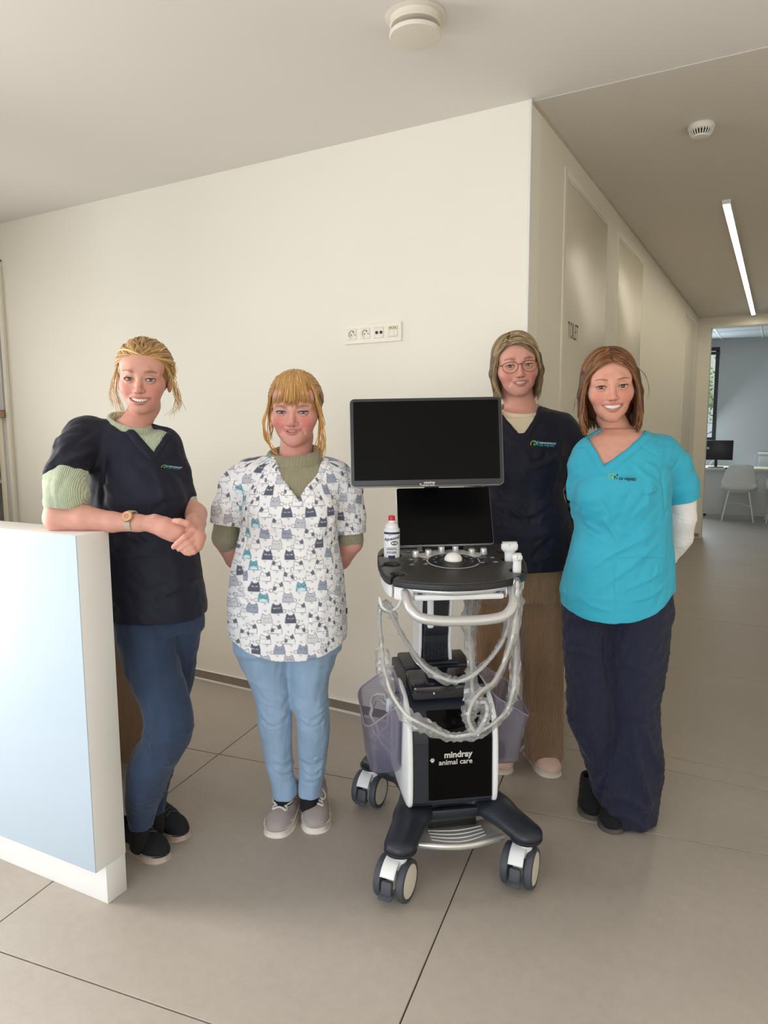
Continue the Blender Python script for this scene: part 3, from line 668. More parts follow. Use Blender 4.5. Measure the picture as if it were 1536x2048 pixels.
MB().lathe([(0.018, 0), (0.018, 0.003)], (-0.12, -0.0175, 0.30), (0, -1, 0), 16).build('badge', m_grey, t)
t = thing('keyboard', 'dark keyboard lying on the far office desk', 'keyboard', (-0.53, 11.70, 0.7405)); MB().box((0, 0, 0.009), (0.30, 0.12, 0.016), 0.004).build('body', m_black, t)
b = MB()
for i in range(12):
    for j in range(4): b.box((-0.133+i*0.0242, -0.04+j*0.026, 0.019), (0.019, 0.019, 0.006), 0.002)
k = b.build('keys', M('dark_keys', (40, 40, 42), 0.5), t)
t = thing('paper_stack', 'loose white papers beside the far monitor', 'papers', (-0.86, 11.70, 0.7405))
for i in range(3): MB().box((0.02*i, 0.006*i, 0.003+0.004*i), (0.297, 0.15, 0.003), 0, rotz(0.1*i-0.1)).build('sheet', m_white, t, smooth=False)
t = thing('desk_folder', 'yellow-edged folder lying on the right of the far desk', 'folder', (-0.13, 11.72, 0.7405)); MB().box((0, 0, 0.008), (0.31, 0.17, 0.014), 0.002).build('cover', m_white, t); MB().box((0, -0.086, 0.008), (0.31, 0.006, 0.012)).build('edge', M('yellow_card', (214, 200, 88), 0.6), t)
t = thing('tissue', 'crumpled white tissue on the far desk by the keyboard', 'tissue', (-0.335, 11.72, 0.7405)); b = MB(); b.sphere((0, 0, 0.028), (0.034, 0.03, 0.03), 14, 10); o = b.build('sheet', m_white, t)
for v in o.data.vertices: v.co *= 1+0.25*math.sin(v.co.x*190)*math.cos(v.co.z*230+v.co.y*170)
t = thing('side_cabinet', 'low white cabinet against the right of the far office wall', 'cabinet', (0.20, 12.9, 0))
MB().box((0, 0.2, 0.46), (0.94, 0.5, 0.9), 0.002).build('carcass', m_white, t); MB().box((0, 0.2, 0.925), (0.98, 0.54, 0.028), 0.002).build('top', m_white, t)
for s in (-1, 1): MB().box((s*0.235, -0.058, 0.46), (0.46, 0.018, 0.86), 0.002).build('door', m_white, t)
t = thing('desk_printer', 'black printer on the white cabinet in the far room', 'printer', (0.12, 13.08, 0.9405))
MB().box((0, 0, 0.09), (0.44, 0.36, 0.18), 0.03).build('body', m_black, t); MB().box((0, -0.05, 0.19), (0.34, 0.22, 0.02), 0.008).build('lid', m_black, t); MB().box((0, -0.22, 0.05), (0.28, 0.1, 0.014), 0.004).build('tray', m_black, t)
# ------------------------------------------------------------------ ultrasound machine on its cart
m_navy = M('dark_navy_plastic', (32, 37, 48), 0.42, var=0.03, bump=0.03, bscale=900)
m_slate = M('slate_rubber', (68, 71, 79), 0.6, var=0.04)
m_gloss = M('black_gloss_panel', (5, 5, 6), 0.12, spec=0.10, var=0.0)
m_wht = M('white_plastic', (232, 233, 234), 0.36, var=0.012)
m_silver = M('satin_silver', (206, 206, 206), 0.36, metal=0.55, var=0.03)
m_board = M('console_graphite', (58, 55, 53), 0.38, var=0.03, spec=0.5)
m_boarddk = M('console_rim_black', (36, 37, 40), 0.45)
m_screen = M('switched_off_screen', (4, 4, 5), 0.30, spec=0.12, var=0.0)
m_bezel = M('monitor_bezel_grey', (46, 48, 52), 0.45, var=0.02)
m_logo = M('logo_silver', (200, 198, 194), 0.4)
m_cream = M('wheel_disc_cream', (224, 219, 206), 0.4, var=0.02)
m_btn = M('button_grey', (96, 94, 92), 0.45)
m_cable = M('cable_light_grey', (206, 205, 202), 0.42)
def film(name, tint, diff, fac_d, rough, gl=0.12):
    m = bpy.data.materials.new(name); m.use_nodes = True; t = m.node_tree; t.nodes.clear(); n = t.nodes
    o = n.new('ShaderNodeOutputMaterial'); tr = n.new('ShaderNodeBsdfTransparent'); tr.inputs[0].default_value = (*tint, 1)
    df = n.new('ShaderNodeBsdfDiffuse'); df.inputs[0].default_value = (*lin(diff), 1); g = n.new('ShaderNodeBsdfGlossy'); g.inputs['Roughness'].default_value = rough
    nz = n.new('ShaderNodeTexNoise'); nz.inputs['Scale'].default_value = 45; mr = n.new('ShaderNodeMapRange'); mr.inputs[3].default_value = fac_d*0.6; mr.inputs[4].default_value = fac_d*1.4; link(t, nz.outputs[0], mr.inputs[0])
    m1 = n.new('ShaderNodeMixShader'); link(t, mr.outputs[0], m1.inputs[0]); link(t, tr.outputs[0], m1.inputs[1]); link(t, df.outputs[0], m1.inputs[2])
    lw = n.new('ShaderNodeLayerWeight'); lw.inputs[0].default_value = 0.35; ml = n.new('ShaderNodeMath'); ml.operation = 'MULTIPLY_ADD'; ml.inputs[1].default_value = 0.5; ml.inputs[2].default_value = gl; link(t, lw.outputs['Fresnel'], ml.inputs[0])
    m2 = n.new('ShaderNodeMixShader'); link(t, ml.outputs[0], m2.inputs[0]); link(t, m1.outputs[0], m2.inputs[1]); link(t, g.outputs[0], m2.inputs[2]); link(t, m2.outputs[0], o.inputs[0]); return m
m_smoke = film('smoked_acrylic', (0.86, 0.85, 0.92), (168, 166, 194), 0.15, 0.10, 0.05)
m_smoke2 = film('dark_smoked_acrylic', (0.30, 0.30, 0.40), (46, 46, 62), 0.35, 0.12, 0.06)
m_film = film('clear_plastic_film', (0.97, 0.97, 0.97), (235, 235, 235), 0.14, 0.14, 0.06)

CTH = R_(37.6); CO = np.array([-0.928, 2.072, 0.0]); CRZ = rotz(CTH)
cart = thing('ultrasound_machine', 'wheeled ultrasound machine with a big dark monitor and a black console', 'medical machine', CO, (0, 0, CTH))
def frame(deg, piv=(0.0, 0.12, 0.0)): return (rotz(R_(deg)-CTH), np.array(piv))
UF, MF, TF = frame(34.0), frame(29.5), frame(32.0)
def PX(X=None):
    b = MB(); b.X = X; return b
def cworld(X, p): return CO + CRZ @ (X[0] @ np.asarray(p, float) + X[1])
def sdf_obj(F, name, m, parent, X=None, smooth=1, angle=180, warp=None):
    V, Q = F.mesh(smooth); V = V.astype(float)
    if warp is not None: V = warp(V)
    if X is not None: V = V @ X[0].T + X[1]
    return mesh_obj(name, V, Q, m, parent, angle=angle)

# base frame with four arms
BZ = 0.021
F = Field.box((-0.28, -0.33, 0.10+BZ), (0.28, 0.33, 0.25+BZ), (0.005, 0.005, 0.004))
F.bx((-0.005, 0.02, 0.178+BZ), (0.135, 0.135, 0.042), 0.02)
for sx in (-1, 1):
    F.chain([(sx*0.09, -0.03, 0.185+BZ), (sx*0.135, -0.14, 0.172+BZ), (sx*0.196, -0.262, 0.152+BZ)], [0.064, 0.056, 0.050], k=0.03, sc=(1, 1, 1.7))
    F.chain([(sx*0.09, 0.06, 0.175+BZ), (sx*0.15, 0.17, 0.160+BZ), (sx*0.206, 0.272, 0.150+BZ)], [0.05, 0.042, 0.044], k=0.03, sc=(1, 1, 1.7))
F.cap((0, -0.25, 0.10), (0, -0.25, 0.30), 0.088, k=0.02, op='s'); F.cap((0, 0.30, 0.10), (0, 0.30, 0.30), 0.10, k=0.02, op='s')
F.put(lambda x, y, z: 0.1315-z+0*x+0*y, (-1, -1, 0), (1, 1, 0.14), 0.004, 'i') if False else None
sl = F.sub((-1, -1, -1), (1, 1, 1)); F.F[:] = np.maximum(F.F, 0.133+BZ-F.ax[2][None, None, :])
sdf_obj(F, 'base_frame', m_navy, cart, angle=50)
m_rim = M('navy_rim', (26, 30, 38), 0.5)
for sx, sy in ((-0.196, -0.262), (0.196, -0.262), (-0.206, 0.272), (0.206, 0.272)): MB().lathe([(0.048, 0.134), (0.050, 0.137), (0.050, 0.1415), (0.0485, 0.143)], (sx, sy, BZ), n=36).build('arm_rim', m_rim, cart)
MB().box((0.0, -0.142, 0.188), (0.20, 0.02, 0.034), 0.008).build('front_bar', m_navy, cart)
MB().box((-0.005, -0.05, 0.150), (0.16, 0.17, 0.03), 0.005).build('under_box', m_black, cart)
# foot plate
arc = [(-0.124+0.272*i/20, -0.185-0.030*math.sin(math.pi*i/20)) for i in range(21)]
fp = np.array(arc+[(0.138, -0.115), (0.12, -0.088), (-0.10, -0.088), (-0.116, -0.115)])
MB().prism(fp, 0.116, 0.124, 0.003).build('foot_plate', m_silver, cart)
e = np.array(arc); b = MB(); b.tube(np.column_stack([e, np.full(21, 0.117)]), 0.0105, 12, sq=(1.0, 0.8)); b.build('foot_plate_edge', M('satin_silver_bright', (214, 212, 208), 0.3, metal=0.6), cart)
b = MB()
for k in range(4): q = np.array([(-0.082+0.175*i/16, -0.176+0.017*k-0.024*math.sin(math.pi*i/16)*(1-0.15*k), 0.1242) for i in range(17)]); b.tube(q, 0.0017, 6)
b.build('foot_ribs', m_white, cart)
# casters: twin wheels, white hood, brake pedal
AX = np.array([math.cos(R_(-34)), math.sin(R_(-34)), 0]); FD = np.array([AX[1], -AX[0], 0])
FD = np.array([math.cos(R_(-124)), math.sin(R_(-124)), 0])
proto = None
def make_caster():
    root = MB().cyl((0.02, 0, 0.10), (0.02, 0, 0.157), 0.020).box((0, 0, 0.068), (0.03, 0.05, 0.05), 0.008, rot=np.column_stack([AX, -FD, UP])).build('caster', m_wht, cart)
    for s in (-1, 1):
        c = AX*(s*0.037)-FD*0.012+np.array([0, 0, 0.0625]); w = MB()
        w.lathe([(0.040, -0.0125), (0.056, -0.0125), (0.0605, -0.010), (0.0625, -0.004), (0.0625, 0.004), (0.0605, 0.010), (0.056, 0.0125), (0.052, 0.0125), (0.050, 0.0105), (0.02, 0.0105)], c, AX, 48); o = w.build('wheel', m_slate, root, angle=35)
        MB().lathe([(0.049, 0.0105), (0.048, 0.0118), (0.03, 0.0128), (0.002, 0.0130)], c, AX*s if s > 0 else AX*s, 40).build('wheel_disc', m_cream, root)
    # hood over the front of the twin wheels
    V = []; n = 9
    for i in range(14):
        a = R_(-20+82*i/13); r = 0.068
        for j in range(n):
            u = (j/(n-1)-0.5)*0.046; p = -FD*0.012+AX*u+np.array([0, 0, 0.0625])+r*(FD*math.sin(a)+UP*math.cos(a)); V.append(p)
    hd = mesh_obj('hood', np.array(V), [(i*n+j, i*n+j+1, (i+1)*n+j+1, (i+1)*n+j) for i in range(13) for j in range(n-1)], m_wht, root, angle=180)
    md = hd.modifiers.new('thick', 'SOLIDIFY'); md.thickness = 0.006
    rotF = np.column_stack([AX, -FD, UP])
    MB().box(FD*0.050+np.array([0, 0, 0.066]), (0.036, 0.02, 0.042), 0.008, rot=rotF @ rotx(R_(-12))).build('brake_block', m_slate, root)
    MB().box(FD*0.058+np.array([0, 0, 0.045]), (0.044, 0.030, 0.009), 0.004, rot=rotF @ rotx(R_(16))).build('brake_pedal', m_slate, root)
    return root
P0_ = make_caster()
for i, (sx, sy) in enumerate(((-0.196, -0.262), (0.196, -0.262), (-0.206, 0.272), (0.206, 0.272))):
    if i == 0: c = P0_
    else:
        c = P0_.copy(); COL.objects.link(c); c.parent = cart
        for ch in list(P0_.children): d = ch.copy(); COL.objects.link(d); d.parent = c
    c.location = (sx-0.02, sy, 0)

# body: black front, dark core, white side shells
BXC = -0.014
prof = np.array([(-0.178, 0.250), (-0.168, 0.235), (0.20, 0.235), (0.235, 0.26), (0.235, 0.585), (0.12, 0.590), (-0.03, 0.575), (-0.09, 0.560), (-0.135, 0.530), (-0.162, 0.49), (-0.172, 0.44)])
def extr(P, x0, x1, bev=0.004):
    """profile in (y, z) extruded along x"""
    b = MB(); P = np.asarray(P); c = P.mean(0); In = P+(c-P)*(bev/0.2)
    def rg(Q, x): return np.column_stack([np.full(len(Q), x), Q])
    return b.loft([rg(In, x0), rg(P, x0+bev), rg(P, x1-bev), rg(In, x1)])
fix_normals(extr(prof, BXC-0.128, BXC+0.128).build('cabinet_body', m_navy, cart, angle=35))
c = prof.mean(0)
side = np.array([(-0.188, 0.262), (-0.165, 0.222), (0.10, 0.215), (0.16, 0.25), (0.14, 0.50), (0.06, 0.585), (-0.07, 0.576), (-0.125, 0.548), (-0.165, 0.505), (-0.183, 0.45)])
def soft(P, n=6):
    P = np.asarray(P, float)
    for k in range(2): P = np.vstack([[0.75*P[i]+0.25*P[(i+1) % len(P)], 0.25*P[i]+0.75*P[(i+1) % len(P)]] for i in range(len(P))])
    return P
for s in (-1, 1): fix_normals(extr(soft(side), BXC+s*0.136-0.008, BXC+s*0.136+0.008, 0.004).build('side_shell', m_wht, cart, angle=60))
fr = np.array([(-0.1790, 0.256), (-0.1735, 0.445), (-0.1635, 0.492), (-0.137, 0.532), (-0.130, 0.527), (-0.156, 0.488), (-0.166, 0.44), (-0.170, 0.256)])
fix_normals(extr(fr, BXC-0.078, BXC+0.124, 0.003).build('front_panel', m_gloss, cart, angle=35))
fr2 = fr+np.array([0.001, 0]); b = MB()
for (z0, z1) in ((0.256, 0.345), (0.348, 0.44)):
    q = np.array([(-0.1785+0.0245*(z0-0.235)/0.9, z0), (-0.1785+0.0245*(z1-0.235)/0.9, z1), (-0.165, z1), (-0.165, z0)]); b.loft([np.column_stack([np.full(4, x), q]) for x in (BXC-0.124, BXC-0.081)])
fix_normals(b.build('front_strip', m_navy, cart, angle=30))
def front_text(txt, size, x, z, bold, mtl, name):
    V, Fc = text_mesh(txt, size, bold); q = np.column_stack([x+V[:, 0], -0.1805+0.028*(z+V[:, 1]-0.235), z+V[:, 1]]); return mesh_obj(name, q, Fc, mtl, cart, smooth=False)
front_text('mindray', 0.0275, BXC+0.016, 0.400, 0.0009, m_logo, 'maker_lettering'); front_text('animal care', 0.0235, BXC+0.008, 0.3765, 0.0004, m_logo, 'maker_lettering')
def paw(x, z, s, name='paw_mark', surf=lambda x, z: -0.181+0.028*(z-0.235), X=None):
    b = PX(X)
    for (dx, dz, r) in ((0, 0, 1.0), (-1.1, 0.6, 0.42), (-0.55, 1.35, 0.45), (0.35, 1.4, 0.45), (1.0, 0.75, 0.4)):
        n = 14; P = np.array([(x+s*(dx+r*math.cos(a)), z+s*(dz+r*0.9*math.sin(a))) for a in np.linspace(0, 2*math.pi, n, endpoint=False)])
        b.add(np.column_stack([P[:, 0], [surf(*p) for p in P], P[:, 1]]), [tuple(range(n))])
    return b.build(name, m_logo, cart, smooth=False)
paw(BXC-0.066, 0.384, 0.0052)
# smoked tray on top and the two side baskets
b = MB(); b.box((BXC, -0.055, 0.586), (0.236, 0.135, 0.052), 0.012, rot=rotx(R_(6))); b.build('top_tray', m_smoke2, cart)
MB().cyl((BXC-0.05, -0.122, 0.582), (BXC-0.05, -0.125, 0.582), 0.003, n=12).build('tray_stud', m_logo, cart)
def basket(xa, xb, slant, name='side_basket'):
    """tapered open bin with a rounded rim, dipping towards its outer front"""
    xm, hw = (xa+xb)/2, abs(xb-xa)/2; s = 1 if xb > xa else -1; rings = []; base = rrect(2, 2, 0.36, 7); z0 = 0.306
    def ring(f, g, lift=0.0):
        t = f; tp = 0.80+0.20*t; w = hw*tp-g; d = 0.118*tp-g; cx_ = xm-s*hw*0.16*(1-t); P = np.column_stack([cx_+base[:, 0]*w, base[:, 1]*d+0.015*(1-t)]); u = np.clip((P[:, 0]-xa)/(xb-xa), 0, 1)
        top = 0.578-0.085*u+0.02*(P[:, 1]/0.12); return np.column_stack([P, z0+lift+t*(top-z0-lift)])
    L = [0.0, 0.02, 0.06, 0.25, 0.5, 0.75, 0.97, 1.0]
    rings = [ring(0, 0.012)]+[ring(f, 0.004 if f < 0.01 else 0.0) for f in L]+[ring(0.995, 0.002)]+[ring(f, 0.0045, 0.005) for f in L[::-1]]+[ring(0, 0.016, 0.005)]
    b = MB(); b.loft(rings); o = b.build(name, m_smoke, cart, angle=50)
    r = ring(1.0, 0.0006); q = MB(); q.tube(r+np.array([0, 0, 0.0005]), 0.0030, 8, closed=True); q.build('rim', M('smoked_rim', (128, 124, 140), 0.25, spec=0.6), o); return o
basket(-0.158, -0.282, 1); basket(0.132, 0.262, 1)
# column
b = MB()
cz = [(0.150, 0.565), (0.150, 0.66), (0.142, 0.75), (0.125, 0.84), (0.115, 0.92)]
def ringx(hw, fy, by, z, n=6): return np.column_stack([rrect(2*hw, by-fy, 0.012, 5, 0, (by+fy)/2), np.full(24, z)])
b.loft([ringx(0.046, y-0.045, y+0.05, z) for (y, z) in cz]); b.build('column', m_navy, cart, angle=50).location = (-0.010, 0, 0)
for s in (-1, 1):
    b = MB(); b.loft([np.column_stack([rrect(0.012, 0.11, 0.005, 4, s*(0.052+0.006*max(0, (0.66-z)/0.1)), y+0.008), np.full(20, z)]) for (y, z) in cz]); b.build('column_shell', m_wht, cart, angle=60).location = (-0.010, 0, 0)
b = MB(); b.box((-0.010, 0.098, 0.735), (0.082, 0.018, 0.07), 0.006, rot=rotx(R_(6))); b.build('column_grip', m_navy, cart)
b = MB()
for i in range(7):
    for j in range(8): b.box((-0.010-0.036+0.012*i, 0.1035, 0.575+0.0135*j), (0.0085, 0.004, 0.0095), 0.001)
b.build('vent_grid', M('navy_grid', (20, 24, 34), 0.6), cart)
b = MB(); b.box((0.0, 0.17, 0.588), (0.24, 0.16, 0.02), 0.008); b.box((-0.005, 0.15, 0.602), (0.15, 0.13, 0.016), 0.006); b.build('deck', m_navy, cart)
MB().box((-0.045, 0.02, 0.80), (0.022, 0.016, 0.10), 0.007).build('release_lever', m_wht, cart)
MB().box((0, 0.115, 0.925), (0.16, 0.16, 0.04), 0.012).build('swivel_block', m_navy, cart)

# console (its own yaw), top surface slightly pitched towards the operator
ZP = lambda y: 0.962+0.09*(y+0.39)
XC_ = 0.022
ctl = [(-0.190, -0.325), (-0.150, -0.352), (-0.095, -0.372), (-0.020, -0.388), (0.065, -0.384), (0.130, -0.366), (0.185, -0.340), (0.222, -0.300), (0.246, -0.235), (0.262, -0.160), (0.268, -0.08), (0.262, 0.0), (0.235, 0.055), (0.16, 0.07), (0.02, 0.073), (-0.10, 0.07), (-0.165, 0.055), (-0.200, 0.005), (-0.212, -0.08), (-0.216, -0.16), (-0.214, -0.23), (-0.206, -0.29)]
out = spline(np.array(ctl+[ctl[0]]), 90)[:-1]
holes = [((-0.163, -0.068), 0.0315), ((-0.171, -0.172), 0.0275), ((-0.163, -0.278), 0.0215), ((0.219, -0.047), 0.026), ((0.213, -0.144), 0.027), ((0.203, -0.272), 0.022)]
def warp_console(V): V = V.copy(); V[:, 2] += ZP(V[:, 1]); return V
def console_part(name, inset, h0, h1, m, rad, xlim=None, hole_add=0.0, hh=0.003):
    F = Field.box((-0.225, -0.40, h0), (0.28, 0.085, h1), hh); x, y, z = F.ax[0][:, None], F.ax[1][None, :], F.ax[2][None, None, :]
    d = f_poly(x, y, out)+inset
    if xlim is not None: d = smax(d, -(np.abs(x-XC_)-xlim)+0*y, 0.02)
    for (c, r) in holes: d = smax(d, (r+hole_add)-np.sqrt((x-c[0])**2+(y-c[1])**2), 0.003)
    for (x0, y0, x1, y1, w) in ((-0.172, -0.172, -0.24, -0.205, 0.006), (-0.163, -0.278, -0.205, -0.35, 0.0045), (0.219, -0.144, 0.29, -0.165, 0.006), (0.203, -0.272, 0.27, -0.30, 0.0045), (-0.163, -0.068, -0.24, -0.08, 0.006)):
        ex, ey = x1-x0, y1-y0; t = np.clip(((x-x0)*ex+(y-y0)*ey)/(ex*ex+ey*ey), 0, 1); d = smax(d, w-np.sqrt((x-x0-t*ex)**2+(y-y0-t*ey)**2), 0.002)
    d = d[:, :, None]; zz = np.abs(z-(h0+h1)/2)-(h1-h0)/2
    q, r = d+rad, zz+rad; F.F[:] = np.sqrt(np.maximum(q, 0)**2+np.maximum(r, 0)**2)+np.minimum(np.maximum(q, r), 0)-rad
    return sdf_obj(F, name, m, cart, UF, 1, 60, warp_console)
console_part('console_top', 0.003, -0.004, 0.0015, m_board, 0.002)
console_part('console_rim', 0.0, -0.022, -0.001, m_boarddk, 0.004)
console_part('holder_shell', 0.009, -0.066, -0.019, m_wht, 0.010, xlim=0.145)
b = PX(UF); ins = [(x*0.90+0.002, y*0.93-0.004) for x, y in out if -0.42 < y < -0.30]
e = np.array(ins); b.tube(np.column_stack([e, ZP(e[:, 1])-0.030]), 0.011, 10, sq=(1.0, 1.0)); b.box((XC_, -0.14, ZP(-0.14)-0.034), (0.30, 0.34, 0.024), 0.006, rot=rotx(math.atan(0.09))); b.build('console_underside', m_silver, cart)
P = [(-0.147, -0.30, 0.938), (-0.148, -0.345, 0.925), (-0.143, -0.385, 0.898), (-0.118, -0.405, 0.874), (-0.07, -0.412, 0.864), (0.0, -0.414, 0.861), (0.085, -0.412, 0.863), (0.135, -0.405, 0.873), (0.163, -0.385, 0.900), (0.172, -0.345, 0.932), (0.172, -0.30, 0.948)]
PX(UF).tube(spline(P, 60), 0.0150, 18).build('handle', m_silver, cart)
for x, z in ((-0.147, 0.930), (0.172, 0.935)): PX(UF).box((x, -0.29, z), (0.028, 0.06, 0.036), 0.008).build('handle_mount', m_silver, cart)
PX(UF).box((0.008, -0.262, 0.917), (0.268, 0.20, 0.018), 0.007).build('keyboard_tray', m_wht, cart)
b = PX(UF)
for i in range(14):
    for j in range(4): b.box((-0.108+0.0178*i, -0.345+0.022*j, 0.9285), (0.0145, 0.018, 0.005), 0.001)
b.build('keyboard_keys', M('teal_grey_keys', (52, 72, 78), 0.5), cart)
PX(UF).box((0.01, -0.24, 0.903), (0.10, 0.12, 0.012), 0.004).build('tray_rail', m_wht, cart)
b = PX(UF); b.lathe([(0.018, 0), (0.018, 0.004)], (0.150, -0.33, 0.925), (1, 0, 0), 20); b.build('tray_cheek', m_wht, cart)
# silver keypad field, trackball, knobs, keys
def on_top(x, y, dz=0.0): return np.array([x, y, ZP(y)+0.0020+dz])
PN = unit((0, -0.09, 1.0)); PT = rotx(math.atan(0.09))
def disc_poly(b, pts, dz): V = np.array([on_top(x, y, dz) for x, y in pts]); k = len(V); b.add(np.vstack([V, V-PN*0.0006]), [tuple(range(k))]+[(i, k+i, k+(i+1) % k, (i+1) % k) for i in range(k)])
m_field = M('brushed_keypad_silver', (206, 202, 196), 0.45, metal=0.1)
b = PX(UF); TC = (0.026, -0.158)
for (x, y, r) in ((TC[0], TC[1], 0.086), (-0.045, -0.090, 0.034), (0.0, -0.058, 0.040), (0.052, -0.056, 0.040), (0.098, -0.086, 0.036)):
    disc_poly(b, [(x+r*math.cos(a), y+r*math.sin(a)) for a in np.linspace(0, 2*math.pi, 40, endpoint=False)], 0.0018+0.0001*r)
b.build('keypad_field', m_field, cart, angle=20)
b = PX(UF); disc_poly(b, [(TC[0]+0.0815*math.cos(a), TC[1]+0.0815*math.sin(a)) for a in np.linspace(0, 2*math.pi, 48, endpoint=False)], 0.0024); b.build('keypad_ring', m_boarddk, cart, angle=20)
for k in range(9):      # ring of soft keys round the ball
    a0, a1 = R_(-28+26.5*k), R_(-28+26.5*k+23.5); pts = [(TC[0]+0.073*math.cos(a), TC[1]+0.073*math.sin(a)) for a in np.linspace(a0, a1, 6)]+[(TC[0]+0.051*math.cos(a), TC[1]+0.051*math.sin(a)) for a in np.linspace(a1, a0, 6)]
    b = PX(UF); V = np.array([on_top(x, y, 0.0038) for x, y in pts]); n_ = len(V); b.add(np.vstack([V, V-PN*0.002]), [tuple(range(n_))]+[(i, n_+i, n_+(i+1) % n_, (i+1) % n_) for i in range(n_)])
    o = b.build('soft_key', m_navy, cart, angle=20)
    V, Fc = text_mesh('', 0.008) if False else (None, None)
    g = PX(UF); am = (a0+a1)/2; g.box(on_top(TC[0]+0.062*math.cos(am), TC[1]+0.062*math.sin(am), 0.0042), (0.013, 0.0018, 0.0006), 0, PT @ rotz(am+math.pi/2)); g.build('key_mark', m_logo, o, smooth=False)
PX(UF).lathe([(0.044, 0.0012), (0.044, 0.003), (0.038, 0.005), (0.031, 0.006), (0.030, 0.004)], on_top(*TC), PN, 40).build('ball_collar', m_board, cart)
b = PX(UF); b.sphere(on_top(*TC, 0.006), (0.029, 0.029, 0.024), 28, 18); b.build('trackball', M('white_trackball', (238, 236, 232), 0.25), cart)
for (x, y) in ((-0.086, -0.090), (-0.043, -0.081), (0.007, -0.043), (0.055, -0.041), (0.102, -0.080), (0.143, -0.077)):
    PX(UF).lathe([(0.0125, 0.0), (0.0122, 0.006), (0.0112, 0.0062), (0.0108, 0.018), (0.0098, 0.0195), (0.007, 0.0200), (0.001, 0.0200)], on_top(x, y), PN, 28).build('knob', m_silver, cart, angle=35)
for (x, y, w, h) in ((-0.107, -0.131, .018, .018), (-0.111, -0.188, .017, .017), (-0.064, -0.135, .017, .016), (-0.066, -0.186, .017, .017), (-0.105, -0.035, .015, .015), (-0.061, -0.032, .015, .015), (0.126, -0.040, .014, .014), (0.161, -0.128, .017, .017), (0.159, -0.180, .018, .016), (0.118, -0.131, .030, .016), (0.114, -0.186, .038, .022)):
    rr = rrect(w, h, min(w, h)*0.42 if w < 0.025 else 0.004, 5, x, y); k = len(rr); b = PX(UF); V = np.array([on_top(u, v, 0.0016) for u, v in rr]); In = np.array([on_top(x+(u-x)*0.9, y+(v-y)*0.88, 0.0022) for u, v in rr])
    b.add(np.vstack([V-PN*0.0014, V, In]), [(i, (i+1) % k, k+(i+1) % k, k+i) for i in range(k)]+[(k+i, k+(i+1) % k, 2*k+(i+1) % k, 2*k+i) for i in range(k)]+[tuple(range(2*k, 3*k))])
    o = b.build('button', m_btn if w < 0.025 else m_navy, cart, angle=30)
    g = PX(UF); g.box(on_top(x, y+0.001, 0.0024), (w*0.45, 0.0018, 0.0005), 0, PT); g.box(on_top(x, y-0.003, 0.0024), (w*0.3, 0.0014, 0.0005), 0, PT); g.build('key_mark', m_logo, o, smooth=False)
# hooks under the console
for s, x in ((-1, -0.150),):
    P = spline([(x, -0.20, 0.93), (x-0.002*s, -0.20, 0.875), (x+s*0.012, -0.205, 0.850), (x+s*0.035, -0.21, 0.842), (x+s*0.058, -0.212, 0.856), (x+s*0.066, -0.213, 0.888)], 24)
    PX(UF).tube(P, np.concatenate([np.full(22, 0.0052), [0.0045, 0.003]]), 10).build('cable_hook', m_wht, cart)
PX(UF).cyl((-0.112, -0.26, 0.905), (-0.112, -0.26, 0.90), 0.008, n=12).build('rubber_plug', m_black, cart)

# screens: monitor and tilted touch panel
def panel_screen(X, cx, cy, cz, w, h, th, tilt, roll, name, bez, sides, m_body, rad, rim):
    R3 = rotx(R_(-tilt)) @ roty(R_(-roll)); X2 = (X[0] @ R3, X[0] @ np.array([cx, cy, cz])+X[1])
    toXZ = np.array([[1, 0, 0], [0, 0, -1.0], [0, 1.0, 0]])      # outline xy -> xz, extrusion towards the back
    def pr(o_, z0, z1, bv): b = MB(); b.X = (X2[0] @ toXZ, X2[1]); return b.prism(o_, z0, z1, bv)
    shell = pr(rrect(w, h, rad, 8), -th, -0.001, 0.005).build(name, rim, cart, angle=50)
    f_ = pr(rrect(w-0.004, h-0.004, rad-0.002, 8), -0.004, 0.0012, 0.001).build('bezel', m_body, shell, angle=50)
    l, r, bt, tp = sides; sw, sh = w-l-r, h-bt-tp
    pr(rrect(sw, sh, 0.002, 2, (l-r)/2, (bt-tp)/2), -0.001, 0.0018, 0).build('glass', m_screen, shell, smooth=False)
    return shell, X2
mon, MX = panel_screen(MF, -0.0465, -0.130, 1.3674, 0.487, 0.2840, 0.036, 11, 0.75, 'monitor', 0, (0.0125, 0.0125, 0.020, 0.011), m_bezel, 0.016, m_silver)
def mon_text(txt, size, x, z, bold):
    V, Fc = text_mesh(txt, size, bold); q = np.column_stack([x+V[:, 0], np.full(len(V), -0.0022), z+V[:, 1]]) @ MX[0].T + MX[1]; mesh_obj('maker_lettering', q, Fc, m_logo, mon, smooth=False)
mon_text('mindray', 0.0110, 0.006, -0.1315, 0.0004); mon_text('animal care', 0.0085, 0.002, -0.1395, 0.0002)
pw = paw(-0.022, -0.1375, 0.0022, surf=lambda x, z: -0.0022, X=MX); pw.parent = mon
tch, TX = panel_screen(TF, 0.022, -0.018, 1.115, 0.322, 0.205, 0.022, 25, 0.6, 'touch_screen', 0, (0.004, 0.004, 0.006, 0.004), m_gloss, 0.010, m_silver)
